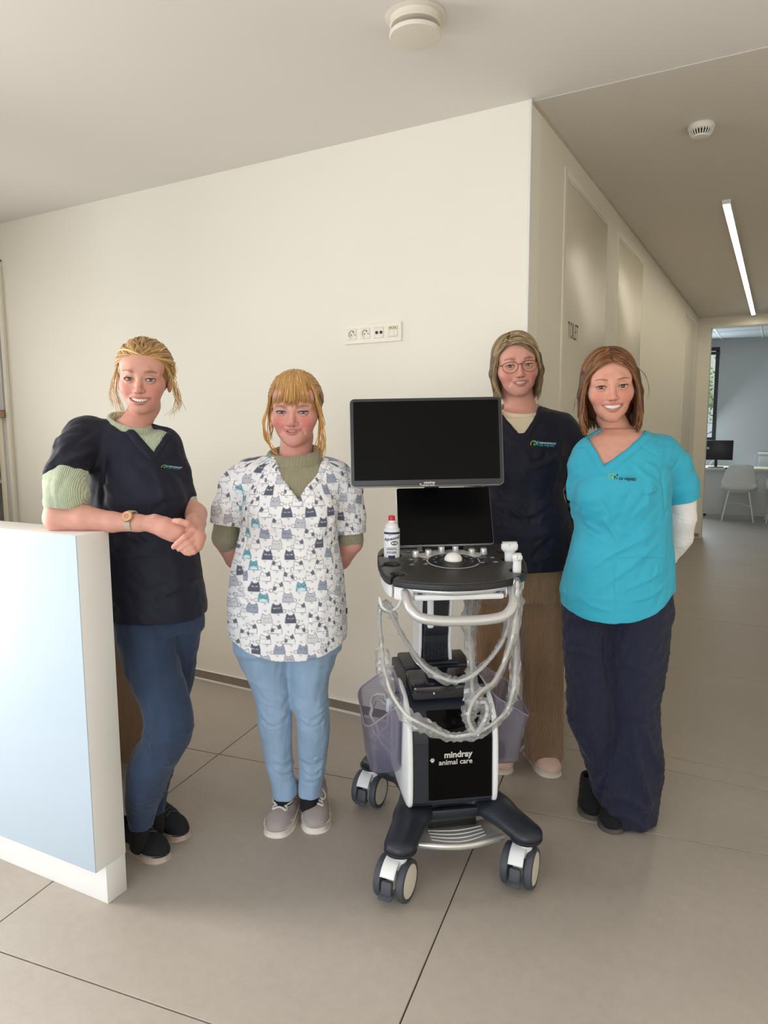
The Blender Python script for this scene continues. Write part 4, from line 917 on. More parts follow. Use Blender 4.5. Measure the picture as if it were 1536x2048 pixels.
# arm behind the screens
b = MB(); b.tube(spline([(0.0, 0.14, 0.94), (0.0, 0.19, 1.02), (0.0, 0.20, 1.15), (-0.02, 0.16, 1.30), (-0.03, 0.11, 1.36)], 24), 0.026, 16); b.box((-0.035, 0.070, 1.36), (0.11, 0.09, 0.11), 0.01); b.build('monitor_arm', m_navy, cart)
b = MB(); b.box((0.02, 0.165, 1.06), (0.09, 0.06, 0.08), 0.012); b.box((0.02, 0.125, 1.01), (0.14, 0.05, 0.025), 0.008); b.build('touch_hinge', m_navy, cart)
PX(UF).box((-0.115, 0.035, ZP(0.03)+0.008), (0.10, 0.05, 0.014), 0.006).build('hinge_cover', m_wht, cart)

# gel bottle in the left cup holder
def gel_bottle():
    base = cworld(UF, (-0.163, -0.068, 0.945)); t = thing('gel_bottle', 'white ultrasound gel bottle with red cap in the console cup holder', 'bottle', base, (0, 0, R_(30)))
    r = 0.0265
    MB().lathe([(0.020, 0), (r-0.002, 0.001), (r, 0.004), (r, 0.134), (r-0.0015, 0.137), (0.0225, 0.139), (0.0218, 0.146), (0.0205, 0.150), (0.014, 0.156), (0.0115, 0.158), (0.011, 0.164), (0.0095, 0.165)], n=40).build('body', m_wht, t, angle=30)
    MB().lathe([(0.0105, 0.163), (0.0112, 0.164), (0.0106, 0.176), (0.0095, 0.179), (0.006, 0.180), (0.001, 0.180)], n=28).build('cap', M('red_cap', (206, 24, 34), 0.35), t, angle=30)
    mn = M('label_navy', (26, 52, 82), 0.4); a = np.linspace(R_(-70), R_(70), 24)
    def wrap(V): th = V[:, 0]/r; return np.column_stack([(r+0.0004)*np.sin(th), -(r+0.0004)*np.cos(th), V[:, 1]])
    b = MB(); V = np.array([(r*q, z) for z in (0.1205, 0.1275) for q in a]); b.add(wrap(V), [(i, i+1, 24+i+1, 24+i) for i in range(23)]); b.build('label_band', mn, t, angle=180)
    def txt(s, size, z, bold, sh=0.0, x=0.0, rot=0.0, m=mn, lift=0):
        V, Fc = text_mesh(s, size, bold, shear=sh); V = V[:, :2] @ np.array([[math.cos(rot), math.sin(rot)], [-math.sin(rot), math.cos(rot)]]); V = V+np.array([x, z]); W_ = wrap(V); W_[:, :2] *= 1+lift; mesh_obj('label_print', W_, Fc, m, t, smooth=False)
    txt('REF A', 0.0045, 0.1165, 0.0001, x=-0.006); txt('Aquasonic', 0.0145, 0.1065, 0.0004, sh=0.35, rot=0.16)
    n = 30; V = np.array([(0.008+0.0125*math.cos(q), 0.0915+0.0068*math.sin(q)) for q in np.linspace(0, 2*math.pi, n, endpoint=False)]); V = np.vstack([V, [(0.008, 0.0915)]]); mesh_obj('label_oval', wrap(V), [(i, (i+1) % n, n) for i in range(n)], mn, t)
    txt('100', 0.0100, 0.0913, 0.0002, x=0.008, m=m_wht, lift=0.03)
    for s, z in (('ULTRASOUND', 0.075), ('TRANSMISSION GEL', 0.0705), ('WATER SOLUBLE', 0.0625), ('HYPOALLERGENIC', 0.0585)): txt(s, 0.0042, z, 0.0002, x=-0.002)
    V = np.array([(x, z) for z in (0.040, 0.051) for x in np.linspace(-0.013, 0.010, 8)]); b = MB(); b.add(wrap(V), [(i, i+1, 8+i+1, 8+i) for i in range(7)]); b.build('label_box', mn, t, angle=180)
gel_bottle()

# probes, their cables and the clear sleeves
def cables():
    CW = lambda L: np.array([at(x, y, d) for x, y, d in L])
    hl = cworld(UF, (-0.195, -0.207, 0.850))
    routeA = CW([(1031, 1160, 2.12), (1032, 1195, 2.10), (1030, 1260, 2.06), (1030, 1326, 2.03), (1025, 1386, 2.00), (1009, 1426, 1.98), (975, 1455, 1.97), (939, 1469, 1.97), (899, 1472, 1.975), (859, 1455, 1.98), (816, 1432, 1.99), (786, 1392, 2.02), (771, 1349, 2.07), (765, 1309, 2.11), (761, 1260, 2.15), (759, 1225, 2.17), (768, 1213, 2.18), (780, 1222, 2.16), (808, 1276, 2.10), (846, 1329, 2.04), (886, 1356, 2.01), (919, 1362, 2.00), (952, 1346, 2.00), (985, 1313, 2.02), (1009, 1276, 2.05), (1020, 1235, 2.09), (1024, 1195, 2.14)])
    routeB = CW([(1035, 1165, 2.02), (1034, 1210, 2.02), (1022, 1285, 2.01), (992, 1359, 1.99), (959, 1386, 1.975), (941, 1415, 1.965), (938, 1442, 1.96), (950, 1462, 1.96), (963, 1450, 1.955), (974, 1425, 1.96), (970, 1405, 1.97), (955, 1404, 1.98), (945, 1380, 2.0), (943, 1330, 2.06), (939, 1262, 2.16), (943, 1205, 2.26), (948, 1172, 2.30)])
    def sleeve(path, i0, i1, r, t, seed, n=14):
        g = np.random.default_rng(seed); P = path[i0:i1]; k = len(P); T, N, B = frames(P); a = np.linspace(0, 2*math.pi, n, endpoint=False)
        base = r*(0.85+0.22*np.sin(np.arange(k)*0.30+seed)+0.10*g.normal(0, 1, k)); ex = 0.50+0.28*np.sin(np.arange(k)*0.21+seed*2); ph = np.cumsum(g.normal(0, 0.10, k))
        off = np.cumsum(g.normal(0, 0.0012, (k, 2)), 0)*0.3; V = []
        for i in range(k):
            for q in a:
                rr = max(base[i], 0.0062)*(1+0.09*g.normal()); u, v = rr*math.cos(q), rr*math.sin(q)*ex[i]
                V.append(P[i]+N[i]*(math.cos(ph[i])*u-math.sin(ph[i])*v+off[i, 0])+B[i]*(math.sin(ph[i])*u+math.cos(ph[i])*v+off[i, 1]))
        Fq = [(i*n+j, i*n+(j+1) % n, (i+1)*n+(j+1) % n, (i+1)*n+j) for i in range(k-1) for j in range(n)]
        mesh_obj('plastic_sleeve', np.array(V)-np.array(t.location), Fq, m_film, t, smooth=False)
    for nm, hole, route, label, big in (('ultrasound_probe', (0.213, -0.144, 0.985), routeA, 'wide-headed white ultrasound probe standing in the rear right holder', True), ('ultrasound_probe', (0.203, -0.272, 0.972), routeB, 'narrow white ultrasound probe in the front right holder', False)):
        loc = cworld(UF, hole); t = thing(nm, label, 'ultrasound probe', loc, (0, 0, 0), 'probes in the console holders'); th = R_(34)
        F = Field.box((-0.035, -0.03, -0.05), (0.035, 0.03, 0.08), 0.0022)
        if big:
            F.chain([(0, 0, -0.045), (0, 0, 0.0), (0, 0, 0.030)], [0.013, 0.0155, 0.016], sc=(1, 1.25, 1)); F.bx((0, 0, 0.042), (0.027, 0.0125, 0.013), 0.009, k=0.012)
        else:
            F.chain([(0, 0, -0.045), (0, 0, 0.01), (0, 0, 0.036)], [0.011, 0.0135, 0.0125], sc=(1, 1.25, 1)); F.ell((0, 0, 0.044), (0.0165, 0.0125, 0.012), k=0.008)
        V, Q = F.mesh(1); V = V @ rotz(th).T; mesh_obj('body', V, Q, m_wht, t, angle=180)
        zt = 0.056 if big else 0.055
        b = MB(); b.X = (rotz(th), np.zeros(3)); b.box((0, 0, zt), ((0.048 if big else 0.024), 0.016, 0.004), 0.002); b.build('lens', m_grey, t)
        b = MB(); b.X = (rotz(th), np.zeros(3)); b.box((-0.003, -0.0132, 0.047), (0.0009, 0.0008, 0.012)); b.box((0.004, -0.0132, 0.036), (0.010, 0.0008, 0.0012)); b.build('index_mark', m_btn, t, smooth=False)
        P = spline(np.vstack([loc+np.array([[0, 0, -0.045], [0.004, 0, -0.085]]), route]), 190 if big else 120)
        MB().tube(P-loc, 0.0052, 10).build('cable', m_cable, t)
        kk = len(P)
        if big: sleeve(P, 12, 104, 0.024, t, 1); sleeve(P, 104, kk-4, 0.023, t, 2)
        else: sleeve(P, 10, kk-4, 0.026, t, 3)
    # grey mains lead coiled in the left basket
    b0 = CO+CRZ @ np.array([-0.22, -0.02, 0.30]); t = thing('power_cord', 'grey cord coiled inside the left smoked basket', 'cord', b0); P = []
    for k in range(90):
        a = k*0.21; P.append((0.030*math.cos(a)+0.004*math.sin(k*1.3), 0.065*math.sin(a)+0.004*math.cos(k*0.9), 0.03+0.17*(0.5+0.5*math.sin(a*0.5+1.0))+0.0004*k))
    P += [(0.03, -0.05, 0.26), (0.045, -0.03, 0.29), (0.055, 0.03, 0.24)]
    Q = spline(np.array(P)[::2], 260) @ CRZ.T; MB().tube(Q, 0.0045, 8).build('cable', M('cord_grey', (176, 176, 178), 0.5), t)
    MB().cyl(Q[0], Q[0]+np.array([0, 0, 0.045]), 0.012, 0.009, 14, 0.003).build('plug', M('plug_pale', (206, 216, 224), 0.4), t)
cables()
# ------------------------------------------------------------------ people: shared builders. Everything is sculpted in a frame turned to face the room's diagonal
RZV = rotz(YAW)
def Vw(px, py, w):
    q = at(px, py, w); return np.array([q.dot(RT), w, q[2]])
def vz(py, w): return Vw(768, py, w)[2]
def mpp(w): return w*1.0/FPX              # metres per photo pixel at that depth
def axis_(lo, hi, coarse, fine):
    out = [lo]
    while out[-1] < hi:
        x = out[-1]; st = coarse
        for (a, b, f) in fine:
            if a-coarse < x < b: st = min(st, f if x >= a-1e-9 else max(f, min(coarse, a-x)))
        out.append(x+max(st, 1e-4))
    return np.array(out)

m_skin = M('skin', (220, 172, 150), 0.48, attr='col', var=0.03, vscale=40, bump=0.06, bscale=900, spec=0.35, sss=0.12)
m_eye = M('eyeball', (230, 225, 220), 0.12, attr='col', var=0.0, spec=0.6, coat=0.5)
m_teeth = M('teeth', (236, 228, 214), 0.25, var=0.01)
def hair_mat(n):
    m = M(n, (150, 110, 60), 0.42, attr='col', var=0.12, vscale=60, spec=0.45); return m
m_hair = hair_mat('hair')

class Person:
    def __init__(s, px, py, w, label, name='person'):
        b = Vw(px, py, w); b[2] = 0; s.b = b
        s.root = thing(name, label, 'person', RZV @ b, (0, 0, YAW))
    def add(s, name, V, Q, m, parent=None, colors=None, angle=180, smooth=True):
        return mesh_obj(name, np.asarray(V, float)-s.b, Q, m, parent or s.root, smooth, None, angle, colors)
    def mb(s):
        b = MB(); b.X = (np.eye(3), -s.b); return b

# --- head -------------------------------------------------------------
class Head:
    def __init__(s, pe, w, yaw, pitch, roll, sc=1.0, **o):
        s.R = rotz(R_(yaw)) @ rotx(R_(pitch)) @ roty(R_(roll)); s.s = sc; s.o = dict(wide=1.0, ipd=0.0315, open=0.0042, mw=0.030, gap=0.0048, smile=0.0075, jaw=1.0, chin=0.0, nose=1.0, mz=-0.0625, cheek=1.0, skin=(224, 176, 154), lip=(186, 104, 98), blush=(206, 120, 108), blushk=0.5, brow=(128, 92, 62), browz=0.0205, browh=0.0054, iris=(104, 124, 138), lash=(48, 36, 30), shadow=None, lashk=0.8, fold=1.0)
        s.o.update(o); e = Vw(pe[0], pe[1], w); s.c = e-sc*(s.R @ np.array([0, -0.088, 0]))
    def P(s, p): return s.c+s.s*(s.R @ np.asarray(p, float))
    def L(s, V): return ((V-s.c) @ s.R)/s.s
    def pts(s, L): return np.array([s.P(p) for p in L])
    def ell(s, F, c, r, k=0.0, op='u', rot=None): F.ell(s.P(c), s.s*np.asarray(r), k*s.s, op, s.R if rot is None else s.R @ rot)
    def cap(s, F, P, r, k=0.0, op='u', kk=None): F.chain(s.pts(P), s.s*np.asarray(r), k*s.s, kk=None if kk is None else kk*s.s, op=op)
    def mouth(s, x):
        o = s.o; q = x/o['mw']; y = -0.0975+0.026*np.abs(q)**2.2
        zc = o['mz']+o['smile']*np.abs(q)**2; up = zc+o['gap']*(1-np.abs(q)**2.5)*0.8; lo = zc-o['gap']*(1-np.abs(q)**2.0)*1.25
        return y, zc, up, lo
    def sculpt(s, F):
        o = s.o; W = o['wide']
        s.ell(F, (0, 0.018, 0.028), (0.0755, 0.094, 0.086)); s.ell(F, (0, -0.030, -0.017), (0.0618*W, 0.0625, 0.080), 0.015)
        s.ell(F, (0, -0.036, 0.042), (0.0640, 0.0495, 0.042), 0.022)
        s.ell(F, (0, -0.036, -0.062), (0.0450*W*o['jaw'], 0.050, 0.040), 0.022); s.ell(F, (0, -0.072, -0.092-o['chin']), (0.020*o['jaw'], 0.018, 0.0145), 0.022)
        s.ell(F, (0, -0.070, -0.061), (0.035, 0.0225, 0.027), 0.020)
        for q in (-1, 1):
            s.ell(F, (q*0.0365*W, -0.066, -0.032), (0.0215, 0.0205*o['cheek'], 0.0195), 0.016); s.ell(F, (q*0.0485*W, -0.038, -0.018), (0.0165, 0.030, 0.020), 0.022)
        s.cap(F, [(-0.046, -0.068, 0.017), (-0.024, -0.084, 0.022), (0, -0.087, 0.016), (0.024, -0.084, 0.022), (0.046, -0.068, 0.017)], [0.0075, 0.008, 0.007, 0.008, 0.0075], 0.022)
        n = o['nose']
        s.cap(F, [(0, -0.086, 0.012), (0, -0.097, -0.012), (0, -0.1085, -0.0295)], [0.0062, 0.0068*n, 0.0094*n], 0.013)
        s.ell(F, (0, -0.1045, -0.0335), (0.0100*n, 0.0095, 0.0080), 0.006)
        for q in (-1, 1):
            s.ell(F, (q*0.0118*n, -0.0965, -0.0345), (0.0070, 0.0090, 0.0062), 0.005); s.ell(F, (q*0.0060*n, -0.1035, -0.0410), (0.0032, 0.0048, 0.0028), 0.002, 's')
            s.ell(F, (q*o['ipd'], -0.100, -0.001), (0.0185, 0.0125, 0.0120), 0.012, 's')
            e = np.array([q*o['ipd'], -0.0765, 0.0]); s.ell(F, e, (0.0148, 0.0140, 0.0142), 0.004)
            op = o['open']
            s.cap(F, [e+(-0.0145, -0.0095, 0.001), e+(-0.006, -0.0148, op+0.0040), e+(0.006, -0.0148, op+0.0042), e+(0.0145, -0.0085, 0.0015)], [0.0020, 0.0026, 0.0026, 0.0020], 0.003)
            s.cap(F, [e+(-0.0135, -0.0095, -0.002), e+(-0.005, -0.0140, -op-0.0035), e+(0.005, -0.0140, -op-0.0035), e+(0.0135, -0.0085, -0.002)], [0.0018, 0.0026, 0.0026, 0.0018], 0.004)
            s.ell(F, e+(0, -0.016, 0.0002), (0.0136, 0.0185, op), 0.0012, 's', roty(R_(-4*q)))
            # ears
            s.ell(F, (q*0.0765, 0.014, -0.012), (0.0085, 0.0170, 0.0280), 0.007); s.ell(F, (q*0.0850, 0.006, -0.008), (0.0055, 0.0085, 0.0160), 0.004, 's')
            # smile folds
            s.cap(F, [(q*0.0200, -0.0985, -0.040), (q*(o['mw']+0.0015), -0.0870, o['mz']+0.006), (q*(o['mw']+0.0065), -0.0790, o['mz']-0.006)], np.array([0.0010, 0.0013, 0.0008])*o['fold'], 0.011, 's')
        X = np.linspace(-1, 1, 13)*o['mw']; y, zc, up, lo = s.mouth(X); g = 1-np.abs(X/o['mw'])**2
        s.cap(F, np.column_stack([X, y+0.0005, up+0.0022]), 0.0020+0.0022*g, 0.004, kk=0.001); s.cap(F, np.column_stack([X*0.93, y+0.0010, lo-0.0030]), 0.0020+0.0030*g, 0.004, kk=0.001)
        n_ = 17; X = np.linspace(-0.97, 0.97, n_)*o['mw']; y, zc, up, lo = s.mouth(X)
        C = s.pts(np.column_stack([X, y-0.002, (up+lo)/2])); D = s.pts(np.column_stack([X, y+0.022, (up+lo)/2])); rr = np.maximum((up-lo)/2, 0.0004)*s.s
        for i in range(n_):  F.cap(C[i], D[i], rr[i], rr[i]*0.9, 0.0, 's')
        for i in range(n_-1): F.cap((C[i]+C[i+1])/2, (D[i]+D[i+1])/2, (rr[i]+rr[i+1])/2, None, 0.0, 's')
    def colors(s, V, extra=None):
        o = s.o; L = s.L(V); x, y, z = L.T; ax = np.abs(x); col = np.tile(lin(o['skin']), (len(V), 1))
        def mix(c, m): nonlocal col; m = np.clip(m, 0, 1)[:, None]; col = col*(1-m)+lin(c)*m
        nz_ = vnoise(V, 130, 9); mix(o['blush'], 0.10+0.10*nz_)
        near = (np.abs(z) < 0.16) & (ax < 0.1) & (y < 0.0)
        fr = near & (y < -0.03)
        mix(o['blush'], np.where(fr, o['blushk']*np.exp(-((ax-0.043)/0.019)**2-((z+0.033)/0.019)**2), 0))
        mix(o['blush'], np.where(fr, 0.55*o['blushk']*np.exp(-(x/0.013)**2-((z+0.032)/0.011)**2), 0)); mix(o['blush'], np.where(fr, 0.35*o['blushk']*np.exp(-(x/0.016)**2-((z+0.098)/0.012)**2), 0))
        if o['shadow'] is not None: mix(o['shadow'], np.where(fr, 0.5*np.exp(-((ax-o['ipd'])/0.014)**2-((z-0.009)/0.005)**2), 0))
        ym, zc, up, lo = s.mouth(np.clip(x, -o['mw'], o['mw'])); g = 1-np.clip(ax/o['mw'], 0, 1)**2; lipm = fr & (ax < o['mw']) & (y < ym+0.014)
        hu, hl = 0.0026+0.0038*g, 0.0026+0.0062*g
        mix(o['lip'], np.where(lipm & (z > zc), 0.62*(1-sst(hu*0.70, hu*1.2, z-up)), 0)); mix(o['lip'], np.where(lipm & (z <= zc), 0.66*(1-sst(hl*0.70, hl*1.2, lo-z)), 0))
        cav = fr & (ax < o['mw']) & (y > ym+0.0045) & (z < up+0.001) & (z > lo-0.001); mix((70, 26, 26), np.where(cav, 0.95, 0))
        mix((150, 90, 80), np.where(fr & (z < -0.0375) & (z > -0.0455) & (y < -0.0945), 0.6*np.exp(-((ax-0.006)/0.003)**2), 0))
        # brows and lashes
        t = (ax-0.011)/0.040; bz = o['browz']+0.0055*np.sin(np.clip(t, 0, 1)*2.3)-0.003*np.clip(t-0.6, 0, 1); bh = o['browh']*(1.15-0.75*np.clip(t, 0, 1))*np.where((t > 0) & (t < 1), 1, 0.05)
        mix(o['brow'], np.where(fr & (t > -0.04) & (t < 1.03), 0.85*sst(-0.05, 0.22, t)*np.exp(-((z-bz)/np.maximum(bh, 1e-4))**2)*(0.92+0.08*np.sin(x*2400+z*900)), 0))
        ex = (ax-o['ipd'])/0.0150; arc = o['open']*np.sqrt(np.clip(1-ex**2, 0, 1)); m = fr & (np.abs(ex) < 1.12) & (y < -0.075)
        mix(o['lash'], np.where(m, o['lashk']*np.exp(-((z-arc-0.0008-0.0012*np.clip(ex, 0, 1.1))/0.0021)**2), 0)); mix(o['lash'], np.where(m, 0.45*np.exp(-((z+arc+0.0006)/0.0013)**2), 0))
        return col
    def parts(s, P):
        o = s.o
        for q in (-1, 1):   # eyes look at the camera
            c = s.P((q*o['ipd'], -0.0762, 0)); n, m = 28, 30; look = unit(np.array([0, 0, 1.42])-c); h = unit(np.cross(look, UP)); v = np.cross(h, look); V = [c+look*0.0121*s.s]; K = [0.0]; F = []
            for i in range(1, m):
                th = math.pi*i/m*0.62
                for j in range(n): a = 2*math.pi*j/n; V.append(c+0.0121*s.s*(look*math.cos(th)+math.sin(th)*(h*math.cos(a)+v*math.sin(a)))); K.append(0.0121*math.sin(th))
            for j in range(n): F.append((0, 1+j, 1+(j+1) % n))
            for i in range(m-2):
                for j in range(n): a = 1+i*n+j; b = 1+i*n+(j+1) % n; F.append((a, a+n, b+n, b))
            K = np.array(K); col = np.tile(lin((226, 218, 210)), (len(K), 1)); ir = lin(o['iris']); m1 = (1-sst(0.0059, 0.0066, K))[:, None]; col = col*(1-m1)+ir*m1
            m3 = (sst(0.0046, 0.0056, K)*(1-sst(0.0058, 0.0066, K)))[:, None]*0.6; col = col*(1-m3)+ir*0.25*m3; m2 = (1-sst(0.0024, 0.0029, K))[:, None]; col = col*(1-m2)+0.006*m2
            P.add('eye', V, F, m_eye, colors=col)
            e = np.array([q*o['ipd'], -0.0765, 0.0]); xs = np.linspace(-1.02, 1.06, 13); L = []
            for t in xs:
                x_ = 0.0134*t*(q if q > 0 else q); z_ = o['open']*math.sqrt(max(0, 1-min(1, abs(t))**2))*0.96+0.0009*max(0, t)**2; yy = -0.0141*math.sqrt(max(0.02, 1-(x_/0.0150)**2-(z_/0.0144)**2)); L.append(e+np.array([x_, yy-0.0006, z_+0.0002]))
            lb = P.mb(); lb.tube(s.pts(L), s.s*np.interp(xs, [-1.02, -.4, .5, 1.06], [.0003, .0008, .0011, .0006]), 6); lb.build('eyelashes', M('lash', o['lash'], 0.6, var=0), P.root)
        # upper teeth, one bulge per tooth; lower row just behind
        def row(nm, z0f, z1f, dy):
            nt = 8; per = 8; k = nt*per+1; tm = o['mw']*0.86; V = []; rows = 7
            for r in range(rows):
                f = r/(rows-1)
                for i in range(k):
                    x = -tm+2*tm*i/(k-1); ph = (i % per)/per; bul = abs(math.sin(math.pi*ph)); y, zc, up, lo = s.mouth(np.array(x)); z0, z1 = z0f(zc, up, lo), z1f(zc, up, lo)
                    edge = 0.0011*(1-bul)*(f > 0.8); V.append(s.P((x, float(y)+dy+0.0017*(1-bul**0.5)+0.004*(1-f)*0.3, float(z0+(z1-z0)*f)+edge)))
            return P.add(nm, V, [(r*k+i, r*k+i+1, (r+1)*k+i+1, (r+1)*k+i) for r in range(rows-1) for i in range(k-1)], m_teeth)
        gp = o['gap']
        row('upper_teeth', lambda zc, up, lo: up+0.004, lambda zc, up, lo: zc-0.75*gp, 0.0030)
        row('lower_teeth', lambda zc, up, lo: zc-0.80*gp, lambda zc, up, lo: lo-0.003, 0.0070)

# --- hair: tapered locks combed along given paths --------------------------------
def locks(P, head, paths, rad, base, hi, name='hair', seed=3, n=6, under=None, parent=None, flat=0.55, jc=0.22):
    g = np.random.default_rng(seed); VV, FF, CC, off = [], [], [], 0; b0, b1 = lin(base), lin(hi)
    for path, rs in paths:
        Q = np.asarray(path, float); k = len(Q); T, N, B = frames(Q); tt = np.linspace(0, 1, k); r = rs*rad*np.minimum(1, 0.45+3*tt)*np.sqrt(np.clip(1-tt**3*0.96, 0.02, 1)); a = np.linspace(0, 2*math.pi, n, endpoint=False)
        out = unit(Q[k//2]-np.array([0, 0.018, 0.0])); al = math.atan2(out.dot(B[k//2]), out.dot(N[k//2]))
        u = np.cos(a)*flat; v = np.sin(a); ca, sa = math.cos(al), math.sin(al); un, vn = ca*u-sa*v, sa*u+ca*v
        V = Q[:, None]+r[:, None, None]*(un[None, :, None]*N[:, None]+vn[None, :, None]*B[:, None]); VV.append(V.reshape(-1, 3))
        i, j = np.meshgrid(np.arange(k-1), np.arange(n), indexing='ij'); j2 = (j+1) % n; FF.append((np.stack([i*n+j, i*n+j2, (i+1)*n+j2, (i+1)*n+j], -1).reshape(-1, 4)+off)); off += k*n
        f = np.clip(g.beta(1.6, 2.2)+0.12*np.sin(tt*4+g.uniform(0, 6)), 0, 1)[:, None]; c = (b0*(1-f)+b1*f)*(1+jc*g.normal()*0.6); CC.append(np.repeat(np.clip(c, 0.004, 1), n, 0))
    V = head.pts(np.vstack(VV)) if head is not None else np.vstack(VV)
    o = P.add(name, V, np.vstack(FF), m_hair, parent, np.vstack(CC)); o['kind'] = 'stuff'; return o
HC, HRAD = np.array([0, 0.020, 0.030]), np.array([0.0805, 0.0985, 0.0905])
def sph(az, el, f=1.0):
    """point on the scalp: azimuth from the face (positive to picture right), elevation"""
    a, e = R_(az), R_(el); return HC+f*HRAD*np.array([math.cos(e)*math.sin(a), -math.cos(e)*math.cos(a), math.sin(e)])
def cap_hair(P, head, cut, base, grow=1.0, extra=None, name='hair_cap', h=0.0034):
    """close-fitting hair mass under the locks"""
    F = Field.box((-0.115, -0.115, -0.15), (0.115, 0.16, 0.15), h); F.ell(HC, HRAD*grow)
    if extra: extra(F)
    cut(F); V, Q = F.mesh(2); V = head.pts(V.astype(float)); c = np.tile(lin(base)*0.8, (len(V), 1))*(1+0.25*vnoise(V, 180, 3)[:, None]); return P.add(name, V, Q, m_hair, None, np.clip(c, 0.003, 1))

# --- garments --------------------------------------------------------------------
def stack_fn(rows, p=2.4, inset=0.0):
    R2 = []
    for (py, xl, xr, w, hd) in rows: a, b = Vw(xl, py, w), Vw(xr, py, w); R2.append(((a[2]+b[2])/2, (a[0]+b[0])/2, (b[0]-a[0])/2, w, hd))
    R2 = np.array(sorted(R2)); zz = R2[:, 0]
    def smooth(i, z): return np.interp(z, zz, R2[:, i])
    def fn(x, y, z):
        z1 = z.ravel(); c, a, w, b = (smooth(i, z1)[None, None, :] for i in (1, 2, 3, 4)); a = a-inset; b = b-inset
        d = ((np.abs((x-c)/a)**p+np.abs((y-w)/b)**p)**(1/p)-1)*np.minimum(a, b)*0.95
        over = np.maximum(z1[None, None, :]-zz[-1], zz[0]-z1[None, None, :]); return np.maximum(d, over)
    lo = np.array([(R2[:, 1]-R2[:, 2]).min(), (R2[:, 3]-R2[:, 4]).min(), zz[0]]); hi = np.array([(R2[:, 1]+R2[:, 2]).max(), (R2[:, 3]+R2[:, 4]).max(), zz[-1]]); fn.R2 = R2
    return fn, lo, hi
def leg_chain(F, rows, k=0.02, sc=(1, 1, 1), grow=0.0):
    P = [Vw((a+b)/2, py, w) for (py, a, b, w) in rows]; r = [max(0.01, (b-a)/2*mpp(w)+grow) for (py, a, b, w) in rows]
    n = 3*len(rows); t = np.linspace(0, 1, n); Q = np.column_stack([spline(np.column_stack([P, r]), n)]); F.chain(Q[:, :3], np.maximum(Q[:, 3], 0.01), k, kk=0.012, sc=sc); return Q
def normals(V, Q):
    n = np.cross(V[Q[:, 2]]-V[Q[:, 0]], V[Q[:, 3]]-V[Q[:, 1]]); N = np.zeros_like(V)
    for i in range(4):
        for w in range(3): N[:, w] += np.bincount(Q[:, i], n[:, w], len(V))
    return N/(np.linalg.norm(N, axis=1, keepdims=True)+1e-12)
def seg_dist(x, z, P):
    d = np.full(len(x), 9.0); tb = np.zeros(len(x)); L = np.concatenate([[0], np.cumsum(np.linalg.norm(np.diff(P, axis=0), axis=1))])
    for i in range(len(P)-1):
        a, b = P[i], P[i+1]; e = b-a; t = np.clip(((x-a[0])*e[0]+(z-a[1])*e[1])/(e.dot(e)+1e-12), 0, 1); q = np.hypot(x-a[0]-t*e[0], z-a[1]-t*e[1]); m = q < d; d = np.where(m, q, d); tb = np.where(m, (L[i]+t*(L[i+1]-L[i]))/(L[-1]+1e-9), tb)
    return d, tb
def px2(P, w): return np.array([[q[0], q[2]] for q in (Vw(x, y, w) for x, y in P)])
def folds(V, Q, lst, w, yc):
    """press creases (picture polylines, width, height) into the front of a garment"""
    N = normals(V, Q); f = V[:, 1] < yc(V) if callable(yc) else V[:, 1] < yc; D = np.zeros(len(V))
    for (P, wd, amp) in lst:
        P = px2(P, w); P = spline(P, max(8, 4*len(P))) if len(P) > 2 else P; d, t = seg_dist(V[:, 0], V[:, 2], P)
        D += np.where(f, amp*np.exp(-(d/wd)**2)*np.clip(np.sin(math.pi*np.clip(t, 0.03, 0.97))*1.6, 0, 1), 0)
    return V+N*D[:, None]
def rumple(V, Q, amp, s, seed, zf=None):
    N = normals(V, Q); n1 = vnoise(V*np.array([1, 1, 0.55]), s*3.6, seed); n2 = vnoise(V*np.array([0.8, 0.8, 1.3]), s*9, seed+5); D = amp*(np.abs(n1)*1.3-0.5+0.38*n2)
    if zf is not None: D = D*zf(V)
    return V+N*D[:, None]
def cloth(name, rgb, rough=0.75, weave=0.12, sheen=0.15, var=0.05, attr=None, scale=1200):
    return M(name, rgb, rough, var=var, vscale=14, bump=weave, bscale=scale, sheen=sheen, spec=0.3, attr=attr)
def decal(P, garment, V, F, m, name, lift=0.0012, px=None, parent=None):
    """lay flat print on a garment: (x, z) offsets in metres about a picture point, dropped on the cloth from the front"""
    bvh = getattr(garment, '_bvh', None) or BVHTree.FromPolygons([v.co[:] for v in garment.data.vertices], [tuple(p.vertices) for p in garment.data.polygons])
    out = []
    for x, z in V:
        o = np.array([px[0]+x, 0, px[2]+z])-s_(P.b); hit = bvh.ray_cast(Vector((o[0], -3.0, o[2])), Vector((0, 1, 0))); out.append((hit[0][0], hit[0][1]-lift, hit[0][2]) if hit[0] is not None else (o[0], px[1]-P.b[1], o[2]))
    return mesh_obj(name, np.array(out), F, m, parent or garment, smooth=False)
def s_(b): return np.array([b[0], 0, b[2]])
m_emb_w, m_emb_t, m_emb_g, m_emb_k = M('thread_white', (226, 230, 232), 0.6), M('thread_turquoise', (60, 176, 190), 0.6), M('thread_lime', (150, 190, 70), 0.6), M('thread_black', (14, 16, 18), 0.6)
